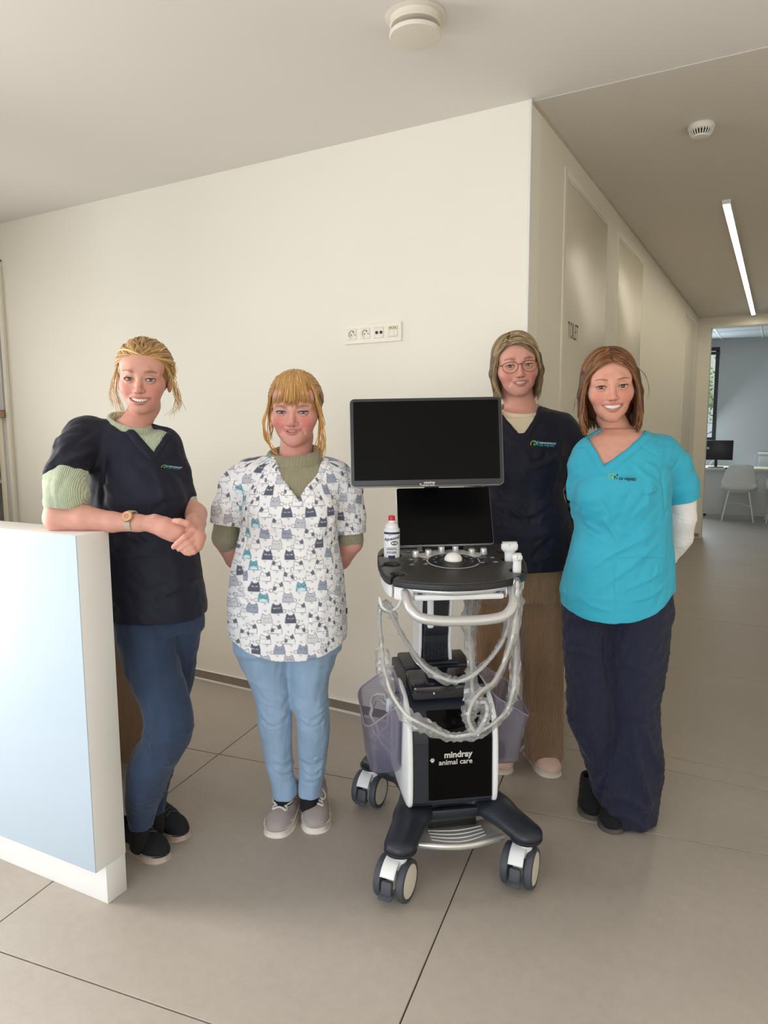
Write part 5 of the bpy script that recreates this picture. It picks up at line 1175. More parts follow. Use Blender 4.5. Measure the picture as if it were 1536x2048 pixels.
def emblem(P, garment, px, w, sc, dark=False, rot=0.0, title=True):
    """embroidered badge: arch, small animal silhouettes, two lines of lettering"""
    d_ = ray(*px); d_ = Vector((d_.dot(RT), d_.dot(FW), d_[2])).normalized(); bv = BVHTree.FromPolygons([v.co[:] for v in garment.data.vertices], [tuple(p.vertices) for p in garment.data.polygons])
    hit = bv.ray_cast(Vector((0, 0, EYE[2]))-Vector(P.b), d_); o = np.array(hit[0])+P.b if hit[0] is not None else Vw(px[0], px[1], w)
    c, s = math.cos(rot), math.sin(rot); mt = m_emb_k if dark else m_emb_w
    def put(V, F, m, nm): V = np.asarray(V)[:, :2]*sc; decal(P, garment, V @ np.array([[c, s], [-s, c]]), F, m, nm, px=o)
    def strip(Q, wd):
        Q = np.asarray(Q, float); t = np.gradient(Q, axis=0); t /= np.linalg.norm(t, axis=1, keepdims=True); n = np.column_stack([-t[:, 1], t[:, 0]])*wd; k = len(Q); return np.vstack([Q+n, Q-n]), [(i, i+1, k+i+1, k+i) for i in range(k-1)]
    a = np.linspace(R_(200), R_(20), 16); put(*strip(np.column_stack([-1.0+0.62*np.cos(a), -0.1+0.62*np.sin(a)]), 0.075), m_emb_g, 'badge_arch')
    a = np.linspace(R_(120), R_(-10), 12); put(*strip(np.column_stack([-0.78+0.5*np.cos(a), -0.05+0.42*np.sin(a)]), 0.06), m_emb_t, 'badge_arch')
    dog = np.array([(-0.75, -0.3), (-0.62, -0.3), (-0.60, 0.0), (-0.42, 0.02), (-0.40, -0.3), (-0.28, -0.3), (-0.27, 0.25), (-0.12, 0.35), (-0.13, 0.5), (-0.3, 0.55), (-0.42, 0.3), (-0.7, 0.22)]); put(dog, [tuple(range(12))], m_emb_k if dark else m_emb_t, 'badge_animal')
    cat = np.array([(-1.1, -0.32), (-0.86, -0.32), (-0.86, 0.02), (-0.94, 0.12), (-1.0, 0.05), (-1.08, 0.12)]); put(cat, [tuple(range(6))], m_emb_g, 'badge_animal')
    V, F = text_mesh('DIERENARTSENPRAKTIJK', 0.36, 0.012, align='LEFT'); V = V*np.array([0.80, 1, 1])+np.array([-0.05, 0.22, 0]); put(V, F, m_emb_w if not dark else m_emb_t, 'badge_lettering')
    V, F = text_mesh('DE VRIJHEID', 0.58, 0.018 if dark else 0.008, align='LEFT'); V = V*np.array([0.93, 1, 1])+np.array([-0.05, -0.2, 0]); put(V, F, mt if dark else m_emb_t, 'badge_lettering')

def shoe(P, heel, toe, upper, sole_c, width=0.046, top=0.085, sole_h=0.026, name='shoe', ankle=None, colors=None, laces=None, round_toe=1.0):
    """low shoe between two floor points: welted sole, upper with ankle opening, laces"""
    heel = np.array([heel[0], heel[1], 0.0]); toe = np.array([toe[0], toe[1], 0.0]); d = unit(toe-heel); L = np.linalg.norm(toe-heel); n = np.array([-d[1], d[0], 0]); w = width
    def pt(t, s=0.0, z=0.0): return heel+d*(t*L)+n*s*w+np.array([0, 0, z])
    def outline(g): 
        pr = [(0.02, 0.0), (0.0+0.01, 0.55), (0.10, 0.80), (0.30, 0.80), (0.55, 0.92), (0.74, 1.0), (0.88, 0.86), (0.965, 0.5*round_toe), (1.0, 0.0)]
        q = spline(np.array([pt(t, s)[:2] for t, s in pr]), 30); q2 = spline(np.array([pt(t, -s)[:2] for t, s in pr[::-1]]), 30); O = np.vstack([q[:-1], q2[:-1]]); c = O.mean(0); return c+(O-c)*g
    O = outline(1.0); lo, hi = np.minimum(heel, toe)-0.06, np.maximum(heel, toe)+0.06
    F = Field.box((lo[0], lo[1], 0.0), (hi[0], hi[1], 0.14), 0.0034); x, y = F.ax[0][:, None], F.ax[1][None, :]; d2 = f_poly(x, y, O)[:, :, None]; z = F.ax[2][None, None, :]
    F.F[:] = smax(d2+0.003+0.5*np.maximum(z-0.03, 0)*1.0, z-(sole_h+0.02), 0.012)
    F.chain([pt(0.14, 0, 0.045), pt(0.35, 0, 0.055), pt(0.55, 0, 0.048), pt(0.75, 0, 0.034), pt(0.88, 0, 0.026)], [w*0.72, w*0.80, w*0.86, w*0.86, w*0.66], 0.02, sc=(1, 1, 1.25))
    F.cap(pt(0.17, 0, 0.05), pt(0.19, 0, top), w*0.74, w*0.78, 0.02); F.F[:] = np.maximum(F.F, z-(top+0*x[:, :, None])); F.F[:] = np.maximum(F.F, sole_h*0.7-z)
    F.cap(pt(0.20, 0, 0.055), pt(0.20, 0, 0.16), w*0.62, w*0.66, 0.004, 's')
    V, Q = F.mesh(1); o = P.add(name, V.astype(float), Q, upper, None, colors(V, pt) if colors else None)
    b = P.mb(); b.prism(O, 0.0, sole_h, 0.005); so = b.build('sole', sole_c, o, angle=50)
    if laces:
        bvh = BVHTree.FromPolygons([v.co[:] for v in o.data.vertices], [tuple(p.vertices) for p in o.data.polygons])
        def down(p): h = bvh.ray_cast(Vector((p[0]-P.b[0], p[1]-P.b[1], 0.3)), Vector((0, 0, -1))); return np.array([p[0], p[1], (h[0][2] if h[0] is not None else 0.06)+0.002])
        lb = P.mb()
        for i in range(laces[1]):
            t = 0.46+0.065*i; lb.tube(np.array([down(pt(t+0.03*abs(q), q*0.5))+[0, 0, .001] for q in np.linspace(-1, 1, 13)]), 0.0036, 6)
        if laces[2]:
            c = down(pt(0.44, 0)); 
            for s in (-1, 1): lb.tube(spline([c, down(pt(0.44, s*0.35))+[0, 0, 0.012], down(pt(0.58, s*0.72))+[0, 0, 0.012], down(pt(0.66, s*0.45))+[0, 0, 0.006], down(pt(0.54, s*0.12))+[0, 0, 0.004], c], 26), 0.0032, 6); lb.tube(spline([c, down(pt(0.55, s*0.25))+[0, 0, 0.006], down(pt(0.74, s*0.55))], 12), 0.0028, 6)
        lb.build('laces', laces[0], o)
    return o
def hand(F, wrist, dirv, palm_n, side, s=1.0, curl=0.35, k=0.006):
    """five fingers from a wrist: dirv along the fingers, palm_n out of the palm, side = thumb direction"""
    d, n, t = unit(dirv), unit(palm_n), unit(side); W = np.asarray(wrist, float)
    pc = W+d*0.045*s; F.chain([W, W+d*0.03*s, W+d*0.072*s], np.array([0.024, 0.028, 0.026])*s, 0.012, sc=(1, 1, 1))
    for i, (off, ln, r) in enumerate(((0.027, 0.070, 0.0085), (0.009, 0.078, 0.0088), (-0.009, 0.072, 0.0084), (-0.026, 0.057, 0.0075))):
        p = W+d*0.075*s+t*off*s*0.9; Q = [p]; dd = d.copy()
        for j, f in enumerate((0.45, 0.32, 0.26)):
            a = curl*(0.7+0.5*j); dd = unit(dd*math.cos(a)+n*math.sin(a)); Q.append(Q[-1]+dd*ln*f*s)
        F.chain(Q, np.array([r*1.08, r, r*0.92, r*0.78])*s, k, kk=0.003)
    p = W+d*0.022*s+t*0.022*s; F.chain([p, p+(t*0.75+d*0.6+n*0.35)*0.030*s, p+(t*0.8+d*1.15+n*0.55)*0.042*s, p+(t*0.75+d*1.65+n*0.75)*0.046*s], np.array([0.0125, 0.0105, 0.0095, 0.0075])*s, 0.008, kk=0.003)
def collar_ring(F, c, rx, ry, tx, tf, r, sc=(1, 1, 0.55), k=0.004, a0=0, a1=360):
    A = np.linspace(R_(a0), R_(a1), 30); F.chain([c+np.array([rx*math.cos(a), ry*math.sin(a), tx*math.cos(a)+tf*math.sin(a)]) for a in A], r, k, kk=0.002, sc=sc)

def rand_folds(box, n, seed, ang=(25, 65), amp=(.0025, .0055), wd=(.006, .013)):
    """slack-cloth creases scattered over a picture box, slanting in from both sides"""
    g = np.random.default_rng(seed); x0, y0, x1, y1 = box; out = []
    for i in range(n):
        x, y = g.uniform(x0, x1), g.uniform(y0, y1); sd = 1 if x < (x0+x1)/2 else -1; a = R_(g.uniform(*ang)); L = g.uniform(18, 50); dx, dy = sd*math.cos(a)*L, math.sin(a)*L; b = g.normal(0, 5)
        out.append(([(x-dx/2, y-dy/2), (x+b, y+b), (x+dx/2, y+dy/2)], g.uniform(*wd), g.uniform(*amp)*(1 if g.random() < .7 else -1)))
    return out
# ------------------------------------------------------------------ generic garment and body assembly
def body_mesh(P, head, rows, chains, fine=(), p=2.3, inset=0.014, neck=None, traps=None, coarse=0.011, extra=None, zlo=0.05, hd=None, rb=1200):
    rows = [r for r in rows if r[0] <= rb]
    c = head.c; s = head.s; fx = [(c[0]-0.100*s, c[0]+0.100*s, 0.00175)]; fy = [(c[1]-0.128*s, c[1]-0.025*s, 0.00175), (c[1]-0.025*s, c[1]+0.13*s, 0.0045)]; fz = [(c[2]-0.128*s, c[2]+0.060*s, 0.00175), (c[2]+0.060*s, c[2]+0.125*s, 0.004), (c[2]-0.30, c[2]-0.128*s, 0.006)]
    for (a, b, h) in fine: fx.append((a[0], b[0], h)); fy.append((a[1], b[1], h)); fz.append((a[2], b[2], h))
    fn, lo, hi = stack_fn(rows, p, inset); allp = np.vstack([lo, hi]+[np.asarray(q[0]).reshape(-1, 3) for q in chains]+[c-0.12, c+0.125]); L, H = allp.min(0)-0.09, allp.max(0)+0.07; L[2] = max(zlo-0.05, L[2])
    F = Field(axis_(L[0], H[0], coarse, fx), axis_(L[1], H[1], coarse, fy), axis_(L[2], H[2], coarse, fz))
    F.put(fn, lo, hi, 0.02)
    for (pts, r, k) in chains: F.chain(pts, r, k, kk=0.01)
    if traps is not None: F.chain(traps[0], traps[1], 0.035, kk=0.03)
    F.chain([head.P((0, 0.024, -0.045)), head.P((0, 0.026, -0.085)), neck[0]], [min(0.049*s, neck[1]*1.03), neck[1], neck[1]*1.06], 0.013, kk=0.01)
    if extra: extra(F)
    head.sculpt(F)
    V, Q = F.mesh(0); V, Q = keep_main(V, Q); V = V.astype(np.float64); V = relax(V, Q, 0.35); V = relax(V, Q, -0.2)
    o = P.add('body', V, Q, m_skin, None, head.colors(V)); head.parts(P); return o
def scrub_top(P, rows, sleeves, vneck, neck_hole, hem, m, name='scrub_top', h=0.004, p=2.4, shoulders=(), bust=(), fold=(), wf=2.3, wc=2.35, amp=0.004, colors=None, band=0.021, hs=None, rs=1, extra=None, grow=0.0, trim=None, k_sl=0.03):
    fn, lo, hi = stack_fn(rows, p, -grow); pts = [lo, hi]
    for sl in sleeves: pts += [sl['P'].min(0)-max(sl['r'])-0.01, sl['P'].max(0)+max(sl['r'])+0.01]
    for (Q_, r_) in shoulders: pts += [np.min(Q_, 0)-max(r_), np.max(Q_, 0)+max(r_)]
    pts = np.array(pts); F = Field.box(pts.min(0)-0.02, pts.max(0)+0.03, hs if hs is not None else h)
    F.put(fn, lo, hi)
    for (c, r, k) in bust: F.ell(c, r, k)
    for (Q_, r_) in shoulders: F.chain(Q_, r_, 0.045, kk=0.03)
    for sl in sleeves: F.chain(sl['P'], sl['r'], k_sl, kk=0.015)
    if extra: extra(F)
    x, y, z = F.ax[0][:, None, None], F.ax[1][None, :, None], F.ax[2][None, None, :]
    F.F[:] = np.maximum(F.F, hem(x)-z+0*y)
    for sl in sleeves:
        c, d, R = sl['cut'], unit(sl['dir']), sl['R']; xl, sg = sl['xlim']
        F.put(lambda X, Y, Z: np.maximum(np.maximum(-((X-c[0])*d[0]+(Y-c[1])*d[1]+(Z-c[2])*d[2]), np.sqrt((X-c[0])**2+(Y-c[1])**2+(Z-c[2])**2)-R), sg*(X-xl)), c-R, c+R, 0, 's')
    nb, nr, nt = neck_hole; F.cap(nb, nt, nr, nr, 0.004, 's')
    VN = px2(vneck, wf); F.put(lambda X, Y, Z: np.maximum(f_poly(X[:, 0, 0][:, None], Z[0, 0, :][None, :], VN)[:, None, :]+0*Y, Y-wc), [VN[:, 0].min(), -9, VN[:, 1].min()], [VN[:, 0].max(), wc+0.02, VN[:, 1].max()], 0.003, 's')
    V, Q = F.mesh(1); V, Q = keep_main(V, Q); V = V.astype(np.float64)
    V = rumple(V, Q, amp, 9.0, rs); V = folds(V, Q, fold, wf, wc)
    if band:
        edge = VN if trim is None else px2(trim, wf); d, t = seg_dist(V[:, 0], V[:, 2], edge); N = normals(V, Q); f = (V[:, 1] < wc-0.02)
        V = V+N*np.where(f, 0.0024*(1-sst(band*0.85, band, d))-0.0020*np.exp(-((d-band)/0.003)**2), 0)[:, None]
    o = P.add(name, V, Q, m, None, colors(V) if colors else None); o['_'] = 1; del o['_']; return o, V, Q
def undershirt(P, rows, vneck, wf, wc, m, ring, name='sweater', inset=0.007, p=2.4, ztop=None, ribs=True, low=0.03, shoulders=(), fillr=None, h=0.0035):
    fn, lo, hi = stack_fn(rows, p, inset); VN = px2(vneck, wf); x0, x1 = VN[:, 0].min()-0.03, VN[:, 0].max()+0.03; z0 = VN[:, 1].min()-low
    c = ring['c']; R = max(ring['rx'], ring['ry'])+0.06
    F = Field.box((min(x0, c[0]-R), c[1]-R-0.12, z0-0.02), (max(x1, c[0]+R), c[1]+R, c[2]+0.09), h); F.put(fn, lo, hi)
    for (Q_, r_) in shoulders: F.chain(Q_, np.asarray(r_)-inset, 0.045, kk=0.03)
    if fillr is not None: F.chain(*fillr, 0.03, kk=0.02)
    X, Y, Z = F.ax[0][:, None, None], F.ax[1][None, :, None], F.ax[2][None, None, :]
    cut = np.maximum(np.maximum(x0-X, X-x1), z0-Z)+0*Y; F.F[:] = smax(F.F, cut, 0.004)
    n1 = c+np.array([0, 0, 0.3]); F.cap(c-np.array([0, 0, 0.0]), n1, ring['rx']*0.97, None, 0.004, 's') if False else None
    ti = ring.get('hole', 0.92); fnh = lambda x, y, z: (np.sqrt(((x-c[0])/(ring['rx']*ti))**2+((y-c[1])/(ring['ry']*ti))**2+0*z)-1)*min(ring['rx'], ring['ry'])*ti
    F.put(fnh, c-np.array([R, R, 0.02]), c+np.array([R, R, 0.5]), 0.004, 's')
    F.F[:] = smax(F.F, Z-(c[2]+ring['tx']*np.clip((X-c[0])/ring['rx'], -1, 1)+ring['tf']*np.clip((Y-c[1])/ring['ry'], -1, 1)+ring.get('up', 0.002)), 0.004)
    collar_ring(F, c, ring['rx'], ring['ry'], ring['tx'], ring['tf'], ring['r'], ring.get('sc', (1, 1, 0.5)))
    V, Q = F.mesh(1); V, Q = keep_main(V, Q); return P.add(name, V.astype(float), Q, m)
def arm_tube(P, name, pts, r, m, h=0.0035, amp=0.0025, seed=1, cuts=(), k=0.012, s=14.0):
    pts = np.asarray(pts, float); r = np.asarray(r, float); F = Field.box(pts.min(0)-r.max()-0.015, pts.max(0)+r.max()+0.015, h); F.chain(pts, r, 0, kk=k)
    x, y, z = F.ax[0][:, None, None], F.ax[1][None, :, None], F.ax[2][None, None, :]
    for (c, d) in cuts: d = unit(d); F.F[:] = smax(F.F, (x-c[0])*d[0]+(y-c[1])*d[1]+(z-c[2])*d[2], 0.004)
    V, Q = F.mesh(1); V = rumple(V.astype(float), Q, amp, s, seed); return P.add(name, V, Q, m)
def trousers(P, legs, m, hips=None, h=0.005, amp=0.004, seed=2, fold=(), wf=2.3, wc=2.4, name='trousers', cut_z=0.05, colors=None, sc=(1, 1, 1), k=0.012, zf=None, s=10.0, hem_r=None):
    Qs = []; tmp = Field(np.array([0, 1.0]), np.array([0, 1.0]), np.array([0, 1.0]))
    for rows in legs: Qs.append(leg_chain(tmp, rows))
    A = np.vstack(Qs); mr = A[:, 3].max(); lo, hi = A[:, :3].min(0)-mr-0.03, A[:, :3].max(0)+mr+0.03; lo[2] = 0.0
    if hips: fn, l, hh = stack_fn(hips, 2.3); lo = np.minimum(lo, l-0.02); hi = np.maximum(hi, hh+0.02)
    F = Field.box(lo, hi, h)
    for q in Qs: F.chain(q[:, :3], np.maximum(q[:, 3], 0.01), k, kk=0.012, sc=sc)
    if hips: F.put(fn, l, hh, 0.045)
    x, y, z = F.ax[0][:, None, None], F.ax[1][None, :, None], F.ax[2][None, None, :]
    for q, cz in zip(Qs, np.broadcast_to(cut_z, (len(Qs),))):
        e = q[-1]; R = e[3]+0.03; F.put(lambda X, Y, Z: np.maximum(Z-cz, np.hypot(X-e[0], Y-e[1])-R), [e[0]-R, e[1]-R, -0.1], [e[0]+R, e[1]+R, cz+0.02], 0.003, 's')
    V, Q = F.mesh(1); V, Q = keep_main(V, Q); V = rumple(V.astype(float), Q, amp, s, seed, zf); V = folds(V, Q, fold, wf, wc)
    return P.add(name, V, Q, m, None, colors(V) if colors else None)
def slerp_path(a, b, n, f=1.0, lift=0.0):
    a, b = unit(a), unit(b); th = math.acos(max(-1, min(1, a.dot(b)))); out = []
    for t in np.linspace(0, 1, n):
        d = (math.sin((1-t)*th)*a+math.sin(t*th)*b)/math.sin(th) if th > 1e-3 else a; out.append(HC+HRAD*d*(f+lift*math.sin(math.pi*t)))
    return out
def dirn(az, el): a, e = R_(az), R_(el); return np.array([math.cos(e)*math.sin(a), -math.cos(e)*math.cos(a), math.sin(e)])
def bob(part_x, az_in, zend, n=280, seed=5, f=1.04, curl=0.10, jz=0.012, flare=1.0, front_el=58, zf=None):
    """chin-length hair falling either side of a parting"""
    g = np.random.default_rng(seed); out = []
    for i in range(n):
        sd = 1 if i % 2 else -1; lim = az_in[0] if sd < 0 else az_in[1]; az = sd*(lim+(182-lim)*g.random()**1.25); fr = np.clip((180-abs(az))/(180-lim), 0, 1)
        el_r = front_el+(128-front_el)*(1-fr)**0.9; d0 = np.array([part_x+sd*0.03, -math.cos(R_(el_r)), math.sin(R_(el_r))]); lay = f+0.035*g.random()
        d1 = dirn(az, 4+6*g.normal()); top = slerp_path(d0, d1, 9, lay*0.985, 0.035); e = top[-1]; ze = (zend(az) if callable(zend) else zend)+jz*g.normal(); c2 = HC+np.array([0, 0.01, 0]); rad = e-c2; rad[2] = 0; cv = curl*(0.6+0.8*g.random()); rest = []
        for t in (0.25, 0.5, 0.75, 0.92, 1.0): k_ = flare*(1+0.03*math.sin(t*3))-cv*t**2.2; rest.append(c2+rad*k_+np.array([0.003*g.normal()*t, 0.003*g.normal()*t, e[2]-c2[2]+(ze-e[2])*t]))
        out.append((spline(np.array(top+rest), 20), 0.7+0.6*g.random()))
    return out
def wisps(paths, n, jit, seed, rs=(0.25, 0.55)):
    g = np.random.default_rng(seed); out = []
    for P_ in paths:
        P_ = np.asarray(P_, float)
        for i in range(n): j = g.normal(0, jit, P_.shape)*np.linspace(0.4, 1.3, len(P_))[:, None]; out.append((spline(P_+j, 18), rs[0]+(rs[1]-rs[0])*g.random()))
    return out
m_knit_mint = wave_bump(M('mint_knit', (196, 208, 178), 0.9, var=0.12, vscale=120, bump=0.5, bscale=420, sheen=0.3), 70, 'X', 0.8, 0.002, 0.25, 0.72)
m_knit_olive = wave_bump(M('olive_knit', (170, 164, 134), 0.9, var=0.12, vscale=120, bump=0.5, bscale=420, sheen=0.3), 75, 'X', 0.8, 0.002, 0.25, 0.66)
m_navy_cloth = cloth('navy_scrub_cloth', (19, 21, 40), 0.62, 0.10, 0.06)
m_teal_cloth = cloth('turquoise_scrub_cloth', (54, 172, 200), 0.62, 0.08, 0.10)
m_denim_d = wave_bump(M('dark_denim', (36, 56, 86), 0.8, var=0.38, vscale=14, bump=0.45, bscale=500, sheen=0.15, stretch=(1, 1, 0.35)), 260, 'X', 0.15, 0.001, 3, 0.86)
m_denim_l = wave_bump(M('light_denim', (146, 174, 202), 0.82, var=0.24, vscale=14, bump=0.45, bscale=500, sheen=0.15, stretch=(1, 1, 0.4)), 260, 'X', 0.15, 0.001, 3, 0.92)
m_cord = wave_bump(M('brown_corduroy', (166, 124, 80), 0.9, var=0.14, vscale=14, bump=0.3, bscale=500, sheen=0.5), 52, 'X', 1.0, 0.003, 0.5, 0.62)
m_navy_trou = wave_bump(M('navy_crinkle_cotton', (26, 30, 56), 0.82, var=0.12, vscale=12, bump=0.35, bscale=400, sheen=0.06), 85, 'X', 0.5, 0.002, 2.5, 0.82)
m_cream_jersey = M('cream_jersey', (226, 212, 184), 0.85, bump=0.2, bscale=900, sheen=0.2); m_white_jersey = M('white_jersey', (236, 232, 230), 0.85, bump=0.15, bscale=900, sheen=0.2)
m_blk_canvas = M('black_canvas', (22, 24, 32), 0.9, bump=0.3, bscale=900); m_sole_grey = M('worn_pale_sole', (190, 176, 166), 0.75, var=0.14, vscale=30); m_sole_white = M('scuffed_white_sole', (226, 220, 208), 0.6, var=0.16, vscale=28)
m_grey_canvas = M('grey_suede', (168, 158, 154), 0.9, bump=0.3, bscale=700); m_lace = M('pale_laces', (214, 210, 204), 0.8); m_sock = M('black_sock', (20, 20, 24), 0.9)
m_stripe_r = M('sole_brown', (86, 80, 76), 0.75)

# ------------------------------------------------------------------ 1: woman leaning on the counter
def woman_at_counter():
    P = Person(300, 1700, 2.22, 'person in navy scrub top and dark jeans leaning an elbow on the counter'); w = 2.29
    H = Head((278.4, 759.3), 2.205, 9, 5, 3.0, 1.005, mw=0.0345, gap=0.0052, smile=0.0085, open=0.0046, skin=(212, 160, 143), blush=(190, 98, 90), blushk=0.45, brow=(116, 80, 56), iris=(84, 106, 118), lip=(168, 88, 84), lashk=0.7)
    rows = [(846, 222, 296, w, .060), (862, 196, 318, w, .085), (885, 184, 340, w, .105), (920, 190, 352, w, .122), (967, 182, 365, w, .130), (1010, 178, 371, w, .128), (1060, 184, 384, w, .128), (1116, 196, 396, w, .133), (1170, 210, 404, w, .138), (1215, 222, 410, w, .140), (1290, 230, 410, w, .140)]
    sl = np.array([Vw(172, 872, 2.24), Vw(148, 905, 2.17), Vw(130, 950, 2.09), Vw(126, 985, 2.05)]); sr = np.array([Vw(326, 892, 2.285), Vw(350, 945, 2.295), Vw(363, 1000, 2.295), Vw(369, 1030, 2.28)])
    el = Vw(116, 1036, 2.035); wr = Vw(276, 1046, 2.01); h0 = Vw(300, 1049, 2.005)
    elr = Vw(391, 1028, 2.255); wr2 = Vw(392, 1060, 2.05)
    X = lambda L: np.array([Vw(*q) for q in L])
    def hands(F):
        # right hand: back of the hand towards the viewer, fingers dropping behind the left hand
        F.chain(X([(276, 1046, 2.01), (302, 1047, 2.005), (332, 1056, 2.00), (358, 1064, 2.00)]), [0.0235, 0.0225, 0.026, 0.0235], 0.012, kk=0.01); F.chain(X([(312, 1052, 2.005), (345, 1071, 1.998)]), [0.020, 0.019], 0.012); F.chain(X([(312, 1044, 2.005), (352, 1053, 2.0)]), [0.017, 0.0165], 0.012)
        for (a, b, c, r) in (((362, 1055), (384, 1064), (392, 1080), .0095), ((362, 1063), (382, 1076), (388, 1092), .0095), ((358, 1071), (376, 1086), (380, 1099), .009), ((350, 1077), (366, 1092), (370, 1102), .0082)):
            F.chain(X([(*a, 1.995), (*b, 2.01), (*c, 2.03)]), [r*1.05, r, r*0.85], 0.005, kk=0.003)
        F.chain(X([(308, 1036, 2.0), (330, 1040, 2.03), (352, 1046, 2.05)]), [.012, .010, .009], 0.006, kk=.004)
        # left hand wraps over it from the right
        F.chain(X([(388, 1040, 2.10), (390, 1058, 2.04), (396, 1074, 1.995), (394, 1090, 1.985)]), [0.022, 0.021, 0.0215, 0.019], 0.010, kk=0.008); F.chain(X([(390, 1062, 2.02), (384, 1062, 2.0)]), [0.016, 0.013], 0.008)
        for (pts, r) in ((((388, 1063), (370, 1074.5), (357, 1085.5), (347.5, 1094)), .0094), (((394, 1074), (376, 1087), (366, 1094), (358, 1098.5)), .0092), (((397, 1085), (383, 1096), (374, 1100.5), (367, 1102.5)), .0088), (((398, 1095), (387, 1104), (379, 1106.5), (371, 1106.5)), .0080)):
            F.chain(X([(*pts[0], 1.985), (*pts[1], 1.962), (*pts[2], 1.960), (*pts[3], 1.966)]), [r*1.08, r*1.02, r*0.96, r*0.80], 0.0035, kk=0.002)
        F.chain(X([(388, 1056, 2.0), (374, 1047, 1.975), (360, 1043, 1.972), (349, 1041.5, 1.975)]), [.0125, .0098, .0090, .0074], 0.006, kk=.003)
    ch = [(sl[:3]+np.array([0, 0, -.008]), [.042, .044, .044], .03), (np.vstack([sl[2], el]), [.043, .041], .015), (np.array([el, Vw(168, 1037, 2.03), Vw(225, 1044, 2.02), wr]), [.0385, .0385, .029, .0240], .012), (np.vstack([sr[:3]+np.array([0, 0, -.012]), elr]), [.036, .038, .038, .036], .03), (np.array([elr, Vw(392, 1046, 2.15), wr2]), [.033, .029, .025], .012),
          (X([(285, 1185, 2.28), (298, 1270, 2.24), (330, 1430, 2.12), (300, 1530, 2.125), (280, 1645, 2.165), (278, 1690, 2.185)]), [.06, .054, .034, .025, .022, .020], .02), (X([(355, 1185, 2.31), (360, 1270, 2.30), (345, 1430, 2.285), (320, 1560, 2.27), (311, 1620, 2.267), (311, 1660, 2.28)]), [.055, .045, .03, .022, .020, .018], .02)]
    fa, fb = Vw(270, 1112, 1.96), Vw(412, 1022, 2.06)
    body_mesh(P, H, rows, ch, [((fa[0], fa[1]-0.02, fa[2]), (fb[0], fb[1], fb[2]), 0.0024), ((Vw(80, 1030, 2.03)[0], 1.97, el[2]-0.06), (fa[0], 2.08, el[2]+0.06), 0.005)], neck=(Vw(264, 862, 2.285), 0.0445), traps=([Vw(216, 872, 2.29), Vw(264, 866, 2.29), Vw(304, 898, 2.29)], [.036, .042, .030]), extra=hands, rb=1205, inset=.036)
    # hair: loosely pinned back
    cut = lambda F: (F.ell((0.008, -0.106, -0.026), (0.0735, 0.088, 0.0925), 0.005, 's'), F.bx((0, 0.02, -0.13), (0.12, 0.12, 0.065), 0.02, 0.01, 's'), F.ell((0.08, -0.02, -0.06), (0.03, 0.05, 0.05), 0.008, 's'), F.ell((-0.08, -0.02, -0.06), (0.03, 0.05, 0.05), 0.008, 's'))
    cap_hair(P, H, cut, (158, 112, 58), 1.03, lambda F: F.ell((0, 0.098, -0.005), (0.050, 0.038, 0.045), 0.03))
    g = np.random.default_rng(11); paths = []
    for i in range(620):
        az = g.uniform(-100, 100); el0 = 25-0.0052*az*az+(0 if i % 2 else g.uniform(0, 50)); sd = dirn(az, max(el0, -22)); sd[0] += 0.03*(el0/30); end = np.array([g.normal(0, .28), 1, g.uniform(-.45, .25)])
        paths.append((spline(np.array(slerp_path(sd, end, 12, 1.02+.035*g.random(), .035+.06*g.random())), 20), .7+.6*g.random()))
    locks(P, H, paths, 0.0034, (128, 92, 52), (226, 184, 122), seed=4)
    wl = [[(-.074, -.030, .045), (-.084, -.030, .0), (-.088, -.028, -.045), (-.078, -.030, -.085), (-.066, -.030, -.118)], [(-.076, .0, .03), (-.098, .0, -.015), (-.104, .0, -.06), (-.092, .0, -.095)], [(-.073, -.02, .03), (-.080, -.018, -.03), (-.070, -.015, -.08), (-.050, -.01, -.125)]]
    wr_ = [[(.070, -.035, .050), (.088, -.030, .01), (.100, -.025, -.035), (.104, -.02, -.075), (.084, -.02, -.108)], [(.072, -.03, .035), (.094, -.02, -.005), (.108, -.01, -.045), (.112, .0, -.09)], [(.070, -.03, .06), (.090, -.02, .055), (.096, -.02, .03), (.094, -.02, .01)]]
    locks(P, H, wisps(wl, 9, .0045, 5)+wisps(wr_, 12, .006, 6), 0.0028, (176, 138, 86), (230, 192, 134), name='loose_strands', seed=6)
    # sweater under the scrub top
    ring = dict(c=Vw(261, 857, 2.29), rx=0.063, ry=0.062, tx=-0.020, tf=0.017, r=0.0115, sc=(1, 1, 0.40), up=0.016)
    vn = [(206, 822), (236, 843), (296, 906), (308, 882), (318, 858), (290, 800), (220, 800)]
    undershirt(P, rows, vn, 2.15, w, m_knit_mint, ring, shoulders=[([Vw(238, 874, w), Vw(172, 878, 2.26)], [.054, .056]), ([Vw(285, 880, w), Vw(326, 892, 2.27)], [.054, .050])])
    arm_tube(P, 'sweater_sleeve', X([(140, 930, 2.12), (132, 965, 2.075), (133, 990, 2.05), (124, 1012, 2.04)]), [.050, .060, .0635, .052], m_knit_mint, amp=.005, seed=4, cuts=[(Vw(124, 1017, 2.04), (-0.1, -0.1, -1)), (Vw(140, 935, 2.1), (0.2, 0.2, 1))])
    arm_tube(P, 'sweater_sleeve', X([(366, 985, 2.295), (373, 1004, 2.29), (380, 1014, 2.275)]), [.034, .034, .028], m_knit_mint, amp=.003, seed=5, cuts=[(Vw(384, 1024, 2.27), (0.3, -0.2, -1))])
    hem = lambda x: vz(1250, 2.15)+0*x
